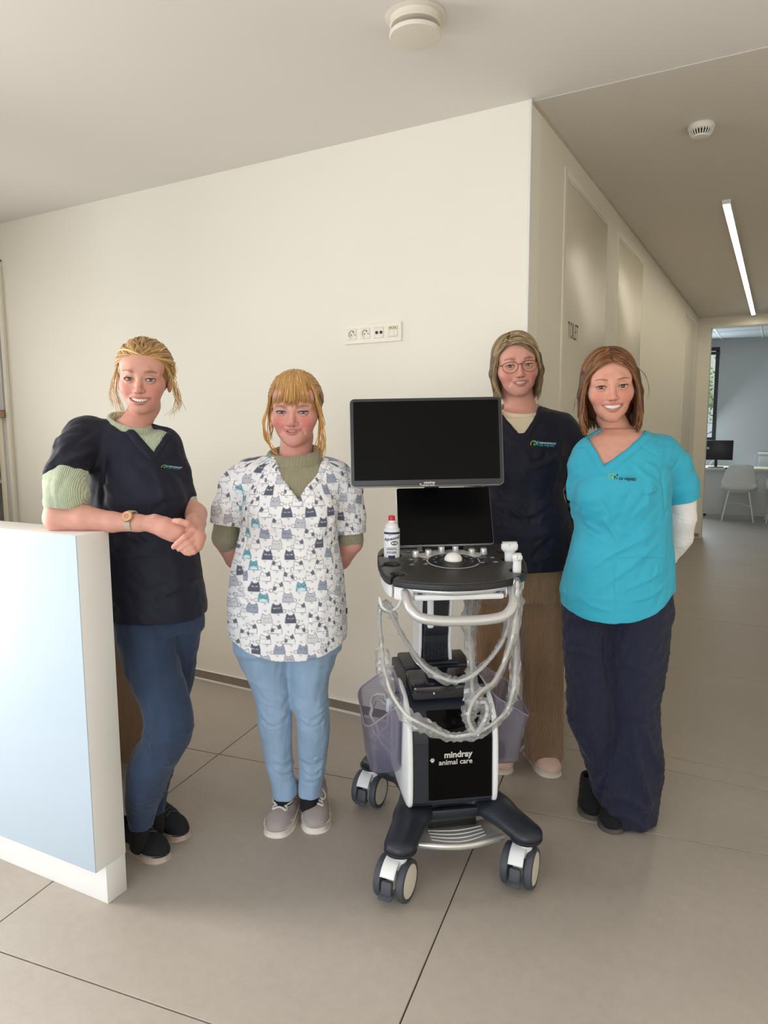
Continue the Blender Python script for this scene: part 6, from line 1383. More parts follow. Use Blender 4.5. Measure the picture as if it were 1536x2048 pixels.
    scrub, V, Q = scrub_top(P, rows, [dict(P=sl, r=[.064, .060, .057, .055], cut=Vw(128, 957, 2.08), dir=sl[3]-sl[2], R=.11, xlim=(Vw(178, 900, 2.15)[0], 1)), dict(P=sr, r=[.056, .050, .046, .044], cut=Vw(366, 1000, 2.29), dir=Vw(392, 1012, 2.2)-Vw(378, 968, 2.2), R=.08, xlim=(Vw(371, 990, 2.2)[0], -1))], vn, (Vw(262, 870, 2.275), 0.064, Vw(262, 760, 2.275)), hem, m_navy_cloth, p=2.5, wf=2.15, wc=w, amp=.0038,
        shoulders=[([Vw(238, 876, w), Vw(172, 878, 2.26)], [.056, .058]), ([Vw(290, 884, w), Vw(326, 892, 2.27)], [.054, .052])], bust=[(Vw(285, 1000, 2.22), (.120, .046, .095), .07)],
        fold=[([(205, 905), (203, 960), (202, 1020)], .010, -.007), ([(225, 890), (268, 945), (300, 985)], .012, .004), ([(300, 935), (318, 975), (330, 1030)], .010, .004), ([(220, 990), (262, 1030), (330, 1060)], .012, .004), ([(235, 1120), (300, 1110), (390, 1130)], .012, .004), ([(260, 1180), (330, 1165), (402, 1185)], .010, .003), ([(330, 1080), (345, 1150), (350, 1240)], .012, .003), ([(140, 880), (135, 920), (120, 945)], .008, .003)]+rand_folds((215, 920, 395, 1235), 26, 5)+rand_folds((110, 870, 190, 950), 8, 6, (40, 80)), rs=3)
    emblem(P, scrub, (338, 934), 2.2, 0.0098, rot=-0.20)
    # jeans, ankles and shoes
    legs = [[(1235, 232, 345, 2.25), (1290, 240, 352, 2.235), (1340, 254, 360, 2.20), (1385, 276, 374, 2.15), (1430, 289, 384, 2.115), (1462, 291, 384, 2.10), (1495, 280, 366, 2.105), (1530, 258, 346, 2.12), (1576, 252, 329, 2.135), (1620, 254, 313, 2.15), (1668, 262, 302, 2.155)],
            [(1235, 318, 404, 2.30), (1284, 324, 397, 2.30), (1337, 326, 390, 2.30), (1380, 322, 380, 2.295), (1450, 312, 365, 2.285), (1533, 305, 347, 2.27), (1600, 296, 331, 2.265), (1638, 294, 328, 2.26)]]
    trousers(P, legs, m_denim_d, hips=[(1205, 236, 398, 2.295, .105), (1250, 242, 396, 2.29, .10)], wf=2.12, wc=2.4, amp=.0036, s=20, cut_z=(vz(1652, 2.15), vz(1622, 2.26)), fold=[([(300, 1440), (335, 1472), (372, 1468)], .007, .004), ([(296, 1432), (312, 1450), (330, 1452)], .005, -.004), ([(300, 1455), (330, 1490), (360, 1478)], .007, -.003), ([(270, 1520), (300, 1535), (336, 1520)], .008, .003), ([(262, 1300), (300, 1290), (340, 1300)], .012, .003)]+rand_folds((285, 1425, 375, 1500), 12, 51, (5, 40), (.0025, .0045), (.004, .008))+rand_folds((258, 1560, 325, 1645), 12, 52, (5, 35), (.002, .004), (.004, .007))+rand_folds((250, 1260, 390, 1400), 10, 53, (20, 60), (.002, .0035), (.006, .012)), name='jeans')
    for L in ([(280, 1650, 2.165), (278, 1690, 2.185)], [(311, 1620, 2.265), (311, 1658, 2.28)]): arm_tube(P, 'sock', X(L), [.031, .030], m_sock, h=.004, amp=0)
    t1, t2 = onz(332, 1722), onz(369, 1680)
    v = lambda q: np.array([q.dot(RT), q.dot(FW), 0])
    for t, a in ((v(t1), (-0.19, 0.13, 0)), (v(t2), (-0.175, 0.15, 0))): shoe(P, t+np.array(a), t, m_blk_canvas, m_sole_grey, .043, .088, .026, laces=(M('striped_laces', (60, 60, 66), 0.9), 4, False))
    # wrist watch
    wc_ = Vw(263, 1042, 2.01); ax = unit(wr-Vw(225, 1044, 2.02)); up_ = unit(np.array([0.05, -0.85, 0.5])-ax*ax.dot(np.array([0.05, -0.85, 0.5]))); sd = np.cross(ax, up_); b = P.mb()
    ringp = [wc_+0.0275*(up_*math.cos(a)+sd*math.sin(a)) for a in np.linspace(0, 2*math.pi, 28, endpoint=False)]; V = []; 
    for q in ringp: r_ = unit(q-wc_); V += [q-ax*.0085, q-ax*.0085+r_*.003, q+ax*.0085+r_*.003, q+ax*.0085]
    F = [(i*4+j, ((i+1) % 28)*4+j, ((i+1) % 28)*4+(j+1) % 4, i*4+(j+1) % 4) for i in range(28) for j in range(4)]; b.add(np.array(V), F); wt = b.build('watch_strap', M('taupe_leather_strap', (186, 172, 152), 0.6, bump=0.2), P.root, angle=40)
    fc = wc_+up_*0.0285; P.mb().lathe([(.015, 0), (.0165, .001), (.0165, .005), (.0155, .0065), (.0140, .0065), (.0140, .0055)], fc, up_, 32).build('watch_case', M('rose_gold', (214, 170, 140), 0.25, metal=0.9), wt, angle=35)
    P.mb().lathe([(.0140, 0.0054), (.0005, .0056)], fc, up_, 32).build('watch_dial', M('copper_dial', (178, 116, 92), 0.4), wt)
    hb = P.mb(); hb.box(fc+up_*0.006+ax*0.003, (0.008, 0.0012, 0.0006), 0, np.column_stack([ax, sd, up_])); hb.box(fc+up_*0.006+sd*0.004, (0.0012, 0.010, 0.0006), 0, np.column_stack([ax, sd, up_])); hb.build('watch_hands', m_logo, wt, smooth=False)
    hoop = H.pts([(-0.080+0.004*math.sin(a), 0.006, -0.044+0.009*math.cos(a)) for a in np.linspace(0, 2*math.pi, 20)]) if False else None

# ------------------------------------------------------------------ 2: woman in the cat-print top
def cat_print(V, arms):
    """flat cartoon-cat print evaluated on the cloth: u runs round the body, v up it"""
    P_ = np.array([(-1, -.95), (1, -.95), (.95, -.2), (.78, .55), (.66, 1.02), (.36, .66), (-.36, .66), (-.66, 1.02), (-.78, .55), (-.95, -.2)])*np.array([0.0144, 0.0150])
    u, v = V; PW, PH = 0.0660, 0.0345; row = np.floor(v/PH); uu = u/PW+0.5*(row % 2)+0.06*np.sin(row*2.1); col = np.floor(uu); x = (uu-col-0.5)*PW; cj = np.sin(col*4.7+row*1.3); y = (v/PH-row-0.5)*PH+0.0*cj
    hsh = (np.sin(row*12.9898+col*78.233)*43758.5453) % 1.0; ty = np.array([0, 5, 1, 2, 3, 0, 6, 4, 5])[np.floor(hsh*9).astype(int)]; fl = np.where((np.floor(hsh*97) % 2) == 0, 1.0, -1.0); rot = (hsh*13 % 1-0.5)*0.22; x, y = (x*np.cos(rot)-y*np.sin(rot))*fl, x*np.sin(rot)+y*np.cos(rot)
    base = np.tile(lin((236, 235, 238)), (len(u), 1)); ink = lin((92, 96, 108))
    def mix(c, m): nonlocal base; m = np.clip(m, 0, 1)[:, None]; base = base*(1-m)+np.asarray(c)*m
    aa = lambda d, w=0.0007: 1-sst(-w, w, d)
    d = f_poly(x, y, P_)-0.0012; inside = aa(d)
    fills = [(236, 236, 238), (186, 190, 200), (88, 94, 112), (120, 186, 200), (214, 214, 218), (236, 236, 238), (150, 160, 180)]
    for i, c in enumerate(fills): mix(lin(c), inside*(ty == i))
    belly = aa(np.hypot(x/0.0115, (y+0.012)/0.008)-1, 0.15); mix(lin((226, 240, 242)), inside*belly*(ty == 3)*.8); mix(lin((206, 208, 214)), inside*belly*(ty == 4)); 
    patch = aa(np.hypot((x+0.009)/0.008, (y-0.010)/0.009)-1, 0.12); mix(lin((104, 108, 122)), inside*patch*((ty == 0) | (ty == 5))); mix(lin((104, 108, 122)), inside*aa(np.hypot((x-0.012)/0.006, (y+0.004)/0.007)-1, 0.15)*(ty == 0))
    mix(ink, aa(np.abs(d)-0.00075)*0.85)
    tail = np.abs(np.hypot(x-0.0195, y+0.010)-0.0052)-0.0010; mix(ink, aa(tail)*(x > 0.0165)*0.85)
    eyec = np.where((ty == 2)[:, None], lin((236, 236, 240)), ink)
    for q in (-1, 1):
        e = np.abs(np.hypot(x-q*0.0058, y-0.0012-0.002)-0.0030)-0.0008; m = aa(e)*(y < 0.0030)*0.9; m = m[:, None]*1.0; base = base*(1-m)+eyec*m
        gl = np.abs(np.hypot(x-q*0.0062, y-0.004)-0.0050)-0.0008; mix(ink, aa(gl)*(ty == 3)*0.9)
    mix(lin((214, 150, 150)), aa(np.hypot(x, y+0.0012)-0.0013)*0.8)
    # paw marks between the cats
    uu2 = u/PW+0.5*(row % 2)+0.06*np.sin(row*2.1)+0.5; x2 = (uu2-np.floor(uu2)-0.5)*PW; y2 = (v/PH-row-0.5)*PH
    for (dy, s) in ((0.013, 1), (-0.010, 1)):
        pd = np.hypot(x2/1.15, y2-dy)-0.0022
        for (tx, tz) in ((-.0036, .0026), (0, .0042), (.0036, .0026)): pd = np.minimum(pd, np.hypot(x2-tx, y2-dy-tz)-0.0011)
        mix(lin((150, 154, 164)), aa(pd)*0.85)
    return base
def woman_in_cat_top():
    P = Person(588, 1640, 2.36, 'person in white cat-print scrub top and light blue jeans with hands behind back'); w = 2.37; X = lambda L: np.array([Vw(*q) for q in L])
    H = Head((583.6, 825.0), 2.29, 0, 5, 0.5, 1.06, wide=1.07, jaw=0.98, ipd=0.0332, mw=0.0285, gap=0.0022, smile=0.0060, mz=-0.0570, open=0.0036, cheek=1.10, nose=1.12, fold=0.25, skin=(216, 162, 148), blush=(196, 88, 90), blushk=0.62, brow=(138, 92, 66), browz=0.0150, iris=(80, 96, 98), lip=(172, 90, 90), shadow=(176, 178, 190), lashk=0.95)
    rows = [(918, 545, 632, w, .06), (930, 510, 660, w, .085), (950, 492, 674, w, .105), (985, 486, 676, w, .125), (1015, 485, 676, w, .135), (1062, 480, 678, w, .140), (1118, 468, 684, w, .145), (1162, 460, 689, w, .150), (1209, 456.5, 693, w, .155), (1267, 459, 695, w, .155), (1300, 462, 693, w, .152), (1350, 470, 690, w, .15)]
    sl = X([(500, 950, w), (472, 975, w), (457, 1020, 2.375), (449, 1062, 2.38)]); sr = X([(668, 955, w), (692, 980, 2.385), (700, 1030, 2.41), (704, 1080, 2.42)])
    ch = [(np.vstack([sl[:3], X([(447, 1075, 2.40), (470, 1118, 2.46), (540, 1165, 2.555)])]), [.040, .042, .041, .039, .033, .026], .03), (np.vstack([sr[:3], X([(703, 1085, 2.42), (682, 1120, 2.47), (612, 1168, 2.555)])]), [.040, .042, .041, .039, .033, .026], .03),
          (X([(532, 1240, 2.38), (538, 1300, 2.38), (548, 1430, 2.37), (556, 1520, 2.39), (568, 1640, 2.41)]), [.07, .062, .038, .032, .024], .015), (X([(622, 1240, 2.38), (622, 1300, 2.38), (625, 1430, 2.36), (624, 1520, 2.38), (618, 1640, 2.40)]), [.07, .062, .038, .032, .024], .015)]
    def hd(F): hand(F, Vw(548, 1168, 2.56), (0.9, 0.05, -0.35), (0, 1, 0), (0, 0, 1), 0.95); hand(F, Vw(606, 1172, 2.575), (-0.9, 0.1, -0.3), (0, 1, 0), (0, 0, 1), 0.95)
    body_mesh(P, H, rows, ch, neck=(Vw(590, 928, 2.385), 0.0535), traps=(X([(540, 952, w), (590, 940, 2.39), (638, 952, w)]), [.036, .046, .036]), extra=hd, rb=1262, inset=.022)
    cut = lambda F: (F.ell((0, -0.108, -0.028), (0.0660, 0.088, 0.088), 0.005, 's'), F.bx((0, 0.02, -0.135), (0.12, 0.14, 0.065), 0.02, 0.01, 's'), F.ell((0.08, -0.03, -0.06), (0.03, 0.05, 0.05), 0.008, 's'), F.ell((-0.08, -0.03, -0.06), (0.03, 0.05, 0.05), 0.008, 's'))
    cap_hair(P, H, cut, (168, 112, 56), 1.03, lambda F: F.ell((0, 0.10, -0.02), (0.04, 0.035, 0.04), 0.03))
    g = np.random.default_rng(21); paths = []
    for i in range(330):
        az = g.uniform(-100, 100); el0 = 34-0.0052*az*az+g.uniform(0, 34); end = np.array([g.normal(0, .2), 1, g.uniform(-.5, -.05)]); paths.append((spline(np.array(slerp_path(dirn(az, max(el0, -22)), end, 12, 1.03+.03*g.random(), .03)), 18), .7+.6*g.random()))
    for i in range(560):      # fringe
        q = g.uniform(-1, 1); az = 74*q; q2 = abs(q); zend = 0.0265+0.005*g.normal()-0.050*max(0, q2-0.55)/0.45; top = [HC+HRAD*dirn(az*0.55+5*g.normal(), e_)*(1.05+.03*g.random()) for e_ in (86, 70)]; mid = [HC+HRAD*dirn(az*0.85, e_)*1.085 for e_ in (54, 38)]; a_ = R_(az); end = np.array([0.083*math.sin(a_)*1.02, 0.020-0.122*math.cos(a_), zend])
        paths.append((spline(np.array(top+mid+[end]), 16), .55+.5*g.random()))
    for q in (-1, 1):
        for i in range(90):
            az = q*g.uniform(48, 88); e = np.array([q*(.0765+.004*g.random()), -.050+.035*g.random(), g.uniform(-.02, .02)])
            paths.append((spline(np.array([HC+HRAD*dirn(az*.5, 78)*1.05, HC+HRAD*dirn(az*.8, 55)*1.07, HC+HRAD*dirn(az, 30)*1.06, (q*(.070+.006*g.random()), -.056+.03*g.random(), .035), e]), 16), .6+.5*g.random()))
    locks(P, H, paths, 0.0032, (148, 104, 56), (226, 178, 112), seed=8)
    wl = [[(-.068, -.045, .055), (-.080, -.048, .01), (-.093, -.042, -.035), (-.092, -.040, -.075), (-.070, -.045, -.115), (-.048, -.050, -.142)], [(-.072, -.035, .04), (-.078, -.035, -.01), (-.074, -.035, -.05), (-.078, -.03, -.09)]]
    wr_ = [[(.070, -.045, .05), (.081, -.045, .0), (.087, -.040, -.05), (.090, -.035, -.10), (.082, -.040, -.145)], [(.074, -.035, .04), (.080, -.03, -.02), (.076, -.03, -.07), (.074, -.03, -.11), (.060, -.03, -.13)], [(.076, -.02, .03), (.086, -.02, -.02), (.090, -.02, -.045)]]
    locks(P, H, wisps(wl, 12, .0035, 3, (.4, .9))+wisps(wr_, 9, .0035, 4, (.4, .9)), 0.0032, (176, 124, 60), (228, 178, 104), name='loose_strands', seed=9)
    P.mb().sphere(H.P((0.0790, -0.008, -0.040)), 0.0058, 14, 10).build('ear_stud', m_gloss, P.root)
    ring = dict(c=Vw(589, 923, 2.385), rx=0.082, ry=0.072, tx=0.004, tf=0.018, r=0.0165, sc=(1, 1, 0.42))
    vn = [(535, 903), (560, 955), (596, 1000), (632, 950), (645, 912), (630, 880), (550, 880)]
    shd = [(X([(560, 945, w), (530, 946, w), (492, 958, w)]), [.050, .050, .048]), (X([(618, 945, w), (648, 948, w), (676, 960, w)]), [.050, .050, .048])]
    undershirt(P, rows, vn, 2.25, w, m_knit_olive, ring, shoulders=shd)
    arm_tube(P, 'sweater_sleeve', X([(455, 1045, 2.38), (451, 1072, 2.395), (458, 1096, 2.425)]), [.044, .045, .034], m_knit_olive, amp=.003, seed=7, cuts=[(Vw(452, 1100, 2.41), (0.35, 0.3, -0.9)), (Vw(455, 1040, 2.38), (0.0, 0.1, 1))])
    arm_tube(P, 'sweater_sleeve', X([(702, 1050, 2.41), (702, 1078, 2.42), (694, 1100, 2.44)]), [.041, .042, .034], m_knit_olive, amp=.003, seed=8, cuts=[(Vw(700, 1108, 2.43), (-0.35, 0.3, -0.9)), (Vw(702, 1045, 2.41), (0.0, 0.1, 1))])
    xc = Vw(588, 1320, 2.3)[0]; z0 = vz(1320, 2.24); hem = lambda x: z0+0.055*np.minimum(((x-xc)/0.195)**2, 1.3)
    m_cat = cloth('cat_print_cotton', (236, 235, 238), 0.75, 0.08, 0.1, attr='col', var=0.02)
    xl0, xr0 = Vw(486, 1010, w)[0], Vw(676, 1010, w)[0]
    def colors(V):
        L = V-np.array([Vw(588, 1100, w)[0], w, 0]); th = np.arctan2(L[:, 0], -L[:, 1]*1.28); u = th*0.172; v = V[:, 2]+0.010
        arm = (V[:, 0] < xl0-0.004-0.10*(V[:, 2]-vz(1010, w))) | (V[:, 0] > xr0+0.004+0.10*(V[:, 2]-vz(1010, w))); u = np.where(arm, V[:, 0]*1.02+V[:, 1]*0.4, u); v = np.where(arm, V[:, 2]+0.35*(V[:, 0]-L[:, 0]*0)*np.sign(L[:, 0])*0.6, v)
        return cat_print((u, v), None)
    scrub, V, Q = scrub_top(P, rows, [dict(P=sl, r=[.058, .057, .056, .054], cut=Vw(453, 1048, 2.375), dir=(-0.05-0.12, 0, -1), R=.09, xlim=(Vw(485, 1050, w)[0], 1)), dict(P=sr, r=[.058, .055, .052, .050], cut=Vw(702, 1067, 2.41), dir=(0.06, 0, -1), R=.085, xlim=(Vw(677, 1060, w)[0], -1))], vn, (Vw(589, 945, 2.385), 0.078, Vw(589, 830, 2.385)), hem, m_cat, name='scrub_top', p=2.5, wf=2.24, wc=w, amp=.0036, hs=(0.0022, 0.0042, 0.0022), colors=colors,
        shoulders=shd, bust=[(Vw(588, 1025, 2.29), (.130, .058, .075), .06)],
        fold=[([(490, 1010), (488, 1060), (484, 1110)], .008, -.006), ([(675, 1020), (676, 1060), (678, 1100)], .008, -.006), ([(470, 1150), (505, 1180), (545, 1190)], .010, .005), ([(500, 1015), (540, 1035), (585, 1040)], .012, .003), ([(462, 1170), (500, 1190), (518, 1205)], .004, .004), ([(625, 1198), (660, 1200), (690, 1192)], .004, .004), ([(534, 1200), (532, 1250), (530, 1300)], .004, -.002), ([(622, 1200), (618, 1255), (614, 1312)], .004, -.002), ([(470, 1240), (500, 1265), (540, 1270)], .010, .003), ([(560, 1100), (600, 1120), (650, 1110)], .014, .003)]+rand_folds((475, 1010, 685, 1290), 22, 15, amp=(.002, .004)), rs=8)
    z_ = Vw(694, 1220, w); MB_ = P.mb(); MB_.box(z_+[-0.001, -0.01, 0], (0.006, 0.010, 0.020), .001); MB_.build('side_tag', m_black, scrub)
    legs = [[(1290, 468, 588, 2.375), (1342, 492, 582, 2.37), (1402, 512, 583, 2.365), (1432, 515.5, 583, 2.36), (1460, 519, 584, 2.37), (1501, 527, 584.5, 2.385), (1540, 536, 586, 2.39), (1575, 545, 592, 2.39), (1600, 547, 592, 2.39)], [(1290, 572, 680, 2.375), (1342, 576, 661, 2.37), (1400, 583, 655, 2.36), (1430, 594, 657, 2.355), (1460, 596, 659, 2.365), (1501, 596.5, 655, 2.38), (1540, 599, 649, 2.385), (1575, 599, 641, 2.385), (1600, 600, 640, 2.385)]]
    trousers(P, legs, m_denim_l, hips=[(1240, 474, 680, w, .12), (1292, 482, 672, w, .11)], wf=2.3, wc=2.5, amp=.0034, s=20, cut_z=(vz(1592, 2.39), vz(1590, 2.385)), name='jeans', fold=[([(514, 1420), (545, 1445), (580, 1425)], .006, .004), ([(515, 1432), (548, 1455), (582, 1438)], .004, -.004), ([(590, 1428), (625, 1448), (657, 1420)], .006, .004), ([(592, 1440), (628, 1456), (658, 1436)], .004, -.004), ([(520, 1385), (548, 1400), (578, 1395)], .008, .003), ([(540, 1545), (565, 1558), (590, 1540)], .005, .004), ([(545, 1565), (568, 1574), (592, 1562)], .004, .003), ([(600, 1545), (622, 1558), (648, 1540)], .005, .004), ([(600, 1565), (620, 1573), (642, 1562)], .004, .003)]+rand_folds((518, 1395, 582, 1465), 12, 61, (5, 35), (.002, .004), (.004, .007))+rand_folds((590, 1395, 657, 1465), 12, 62, (5, 35), (.002, .004), (.004, .007))+rand_folds((545, 1530, 590, 1585), 9, 63, (5, 30), (.002, .004), (.003, .006))+rand_folds((600, 1530, 642, 1585), 9, 64, (5, 30), (.002, .004), (.003, .006))+rand_folds((490, 1320, 665, 1400), 10, 65, (20, 60), (.002, .003), (.006, .01)))
    for L in ([(568, 1580, 2.39), (567, 1612, 2.40)], [(619, 1578, 2.385), (618, 1610, 2.395)]): arm_tube(P, 'sock', X(L), [.034, .033], m_sock, h=.004, amp=0)
    v = lambda q: np.array([q.dot(RT), q.dot(FW), 0]); t1, t2 = v(onz(548, 1676)), v(onz(632, 1668))
    def panel(V, pt):
        c = np.tile(lin((166, 156, 153)), (len(V), 1)); d = V-pt(0.0); n = unit(pt(0.5, 1.0)-pt(0.5, 0)); e = unit(pt(1.0)-pt(0.0)); L = np.linalg.norm(pt(1.0)-pt(0.0)); t = (d @ e)/L; s = np.abs(d @ n)/0.047; z = V[:, 2]; m = np.clip(1-np.abs(z-(0.030+0.05*np.abs(0.62-t)))/0.006, 0, 1)*(t < 0.80)*(s > .5); m = np.maximum(m, sst(.84, .86, t)*(1-sst(.87, .89, t))*.0); m = m[:, None]; return c*(1-m)+lin((222, 220, 218))*m
    m_gs = M('grey_suede_panels', (168, 158, 154), 0.9, bump=0.3, bscale=700, attr='col')
    shoe(P, t1+np.array((0.042, 0.245, 0)), t1, m_gs, m_sole_white, .049, .100, .030, laces=(m_lace, 5, True), colors=panel, round_toe=1.12); shoe(P, t2+np.array((-0.022, 0.250, 0)), t2, m_gs, m_sole_white, .049, .100, .030, laces=(m_lace, 5, True), colors=panel, round_toe=1.12)

# ------------------------------------------------------------------ 3: woman with glasses behind the machine
def woman_with_glasses():
    P = Person(1050, 1500, 2.80, 'person in navy scrub top, brown corduroy trousers and glasses standing behind the machine'); w = 2.79; X = lambda L: np.array([Vw(*q) for q in L])
    H = Head((1039, 731.4), 2.68, -3, 3, -4.6, 1.06, wide=1.06, jaw=1.03, fold=0.5, ipd=0.0318, mw=0.0310, gap=0.0038, smile=0.0055, mz=-0.0590, open=0.0040, skin=(216, 163, 145), blush=(194, 96, 92), blushk=0.5, brow=(104, 80, 62), iris=(76, 92, 82), lip=(170, 92, 88), lashk=0.55)
    rows = [(812, 1012, 1078, w, .06), (826, 985, 1112, w, .09), (850, 965, 1138, w, .115), (890, 958, 1140, w, .135), (930, 954, 1133, w, .145), (980, 952, 1122, w, .148), (1030, 946, 1138, w, .150), (1080, 938, 1147, w, .155), (1120, 932, 1136, w, .158), (1160, 930, 1128, w, .155), (1200, 930, 1126, w, .15)]
    sr = X([(1120, 856, w), (1145, 885, w), (1153, 930, w), (1152, 970, 2.80)]); sl = X([(985, 856, w), (960, 885, w), (950, 930, w), (948, 970, 2.80)])
    ch = [(np.vstack([sr[:3], X([(1154, 980, 2.81), (1160, 1060, 2.78)])]), [.040, .042, .042, .040, .028], .03), (np.vstack([sl[:3], X([(948, 980, 2.81), (955, 1080, 2.76)])]), [.040, .042, .042, .040, .028], .03), (X([(985, 1095, 2.80), (985, 1200, 2.80), (995, 1360, 2.80), (1003, 1540, 2.83)]), [.07, .065, .045, .026], .015), (X([(1080, 1095, 2.80), (1080, 1200, 2.80), (1088, 1360, 2.80), (1092, 1540, 2.83)]), [.07, .065, .045, .026], .015)]
    def hd(F): hand(F, Vw(1160, 1066, 2.78), (-0.1, -0.1, -1), (-0.6, 0.6, 0), (0, -1, 0), .95); hand(F, Vw(955, 1088, 2.76), (0.1, -0.1, -1), (0.6, 0.6, 0), (0, -1, 0), .95)
    body_mesh(P, H, rows, ch, neck=(Vw(1043, 825, 2.80), 0.0585), traps=(X([(996, 850, w), (1043, 836, 2.81), (1094, 850, w)]), [.045, .055, .045]), extra=hd, rb=1110, inset=.034)
    cut = lambda F: (F.ell((-0.010, -0.112, -0.034), (0.0740, 0.086, 0.0980), 0.005, 's'), F.bx((0, -0.02, -0.155), (0.13, 0.15, 0.065), 0.02, 0.01, 's'))
    def side(F):
        for q in (-1, 1): F.chain([(q*.076, -.005, .03), (q*.083, -.002, -.02), (q*.078, .0, -.075)], [.016, .017, .014], .02, kk=.01)
        F.ell((0, .05, -.035), (.078, .06, .08), .03)
    cap_hair(P, H, cut, (112, 90, 62), 1.035, side)
    def zend(az): return -0.108-0.004*math.cos(R_(az))
    paths = bob(-0.24, (66, 70), zend, 560, 15, 1.05, .16, .010, 1.04, 62); g = np.random.default_rng(31)
    for i in range(150):     # swept fringe from the side parting
        t = g.random(); a = np.array([-.032+.02*t, -.080+.045*t, .078+.034*t]); paths.append((spline(np.array([a, (.004+.01*t, -.090+.040*t, .080+.030*t), (.040+.008*t, -.082+.034*t, .062+.024*t), (.066+.004*t, -.060+.03*t, .030+.016*t), (.080, -.040+.03*t, -.010), (.084, -.030+.03*t, -.055), (.076, -.030+.03*t, -.095)])+g.normal(0, .0025, (7, 3)), 20), .7+.5*g.random()))
    for i in range(80):
        t = g.random(); a = np.array([-.034, -.078+.045*t, .078+.03*t]); paths.append((spline(np.array([a, (-.055, -.070+.036*t, .062+.02*t), (-.072, -.050+.03*t, .035), (-.082, -.040+.03*t, -.010), (-.083, -.035+.03*t, -.055), (-.066, -.040+.03*t, -.105)])+g.normal(0, .0025, (6, 3)), 20), .7+.5*g.random()))
    locks(P, H, paths, 0.0036, (92, 72, 48), (196, 170, 128), seed=12)
    # spectacles
    m_gl = M('reddish_spectacle_frame', (128, 68, 58), 0.35); gf = []
    fr = [(-1.0, .52), (-.6, .82), (.0, .92), (.6, .86), (.95, .55), (1.0, .05), (.75, -.55), (.25, -.92), (-.35, -.92), (-.82, -.55), (-1.0, .0)]
    first = None
    for q in (-1, 1):
        c = np.array([q*.0335, -.1055, -.004]); L = spline(np.array(fr+[fr[0]]), 48)[:-1]; ring_ = [c+np.array([q*(-a)*.0265, .010*max(0, -a*1.0)**2*1.0+.004*a*a, b*.0205]) for a, b in L]
        b = P.mb(); b.tube(H.pts(ring_), .0013, 8, closed=True); o = b.build('spectacles', m_gl, P.root) if first is None else b.build('rim', m_gl, first); first = first or o
        R2 = H.pts(ring_); P.add('lens', np.vstack([R2, R2.mean(0)]), [(i, (i+1) % 48, 48) for i in range(48)], m_glass, first)
        tb = P.mb(); tb.tube(H.pts(spline([(q*.0595, -.097, .004), (q*.0715, -.080, .006), (q*.0770, -.03, .004), (q*.0775, .008, .0)], 14)), .0016, 8); tb.build('temple_arm', m_gl, first)
    b = P.mb(); b.tube(H.pts(spline([(-.0085, -.1060, .0035), (0, -.1090, .0065), (.0085, -.1060, .0035)], 10)), .0015, 8); b.build('bridge', m_gl, first)
    ring = dict(c=Vw(1043, 823, 2.80), rx=0.084, ry=0.088, tx=0.002, tf=0.026, r=0.008, sc=(1, 1, 0.5))
    vn = [(1000, 796), (1003, 818), (1040, 867), (1053, 867), (1080, 830), (1087, 812), (1080, 785), (1005, 780)]
    shd = [(X([(1005, 850, w), (985, 862, w)]), [.055, .055]), (X([(1085, 850, w), (1122, 860, w)]), [.055, .056])]
    undershirt(P, rows, vn, 2.64, w, m_cream_jersey, ring, name='undershirt', shoulders=shd)
    hem = lambda x: vz(1146, 2.66)+0*x
    scrub, V, Q = scrub_top(P, rows, [dict(P=sr, r=[.060, .058, .054, .052], cut=Vw(1153, 962, w), dir=(0.02, 0, -1), R=.09, xlim=(Vw(1128, 950, w)[0], -1)), dict(P=sl, r=[.060, .058, .054, .052], cut=Vw(949, 962, w), dir=(-0.02, 0, -1), R=.09, xlim=(Vw(972, 950, w)[0], 1))], vn, (Vw(1043, 850, 2.80), 0.082, Vw(1043, 730, 2.80)), hem, m_navy_cloth, p=2.5, wf=2.64, wc=w, amp=.0035, h=.0045,
        shoulders=shd, bust=[(Vw(1047, 930, 2.70), (.140, .062, .08), .06)], fold=[([(1118, 905), (1095, 925), (1060, 935)], .010, .006), ([(1122, 915), (1110, 960), (1100, 1000)], .010, .005), ([(1130, 840), (1134, 880), (1138, 920)], .008, -.004), ([(1000, 1010), (1050, 1030), (1110, 1000)], .014, .005), ([(990, 1060), (1060, 1075), (1130, 1050)], .014, .004), ([(1010, 1110), (1070, 1120), (1130, 1105)], .012, .004)]+rand_folds((985, 880, 1145, 1140), 22, 25), rs=12)
    emblem(P, scrub, (1079, 888), 2.62, 0.0205, rot=-0.06)
    st = M('striped_jersey', (150, 152, 156), 0.85, bump=0.2, bscale=700); t_ = st.node_tree; wv = t_.nodes.new('ShaderNodeTexWave'); wv.bands_direction = 'Z'; wv.inputs['Scale'].default_value = 9.0; tc = t_.nodes.new('ShaderNodeTexCoord'); link(t_, tc.outputs['Object'], wv.inputs['Vector'])
    rp = t_.nodes.new('ShaderNodeMapRange'); rp.inputs[1].default_value = 0.45; rp.inputs[2].default_value = 0.55; link(t_, wv.outputs['Fac'], rp.inputs[0]); mx = t_.nodes.new('ShaderNodeMix'); mx.data_type = 'RGBA'; mx.inputs[6].default_value = (*lin((30, 32, 42)), 1); mx.inputs[7].default_value = (*lin((160, 162, 166)), 1); link(t_, rp.outputs[0], mx.inputs[0]); link(t_, mx.outputs[2], bsdf(st).inputs['Base Color'])
    for S in (X([(1152, 950, 2.795), (1152, 985, 2.81), (1156, 1036, 2.79)]), X([(949, 950, 2.795), (949, 985, 2.81), (953, 1050, 2.775)])): arm_tube(P, 'shirt_sleeve', S, [.044, .043, .034], st, amp=.0025, seed=3)
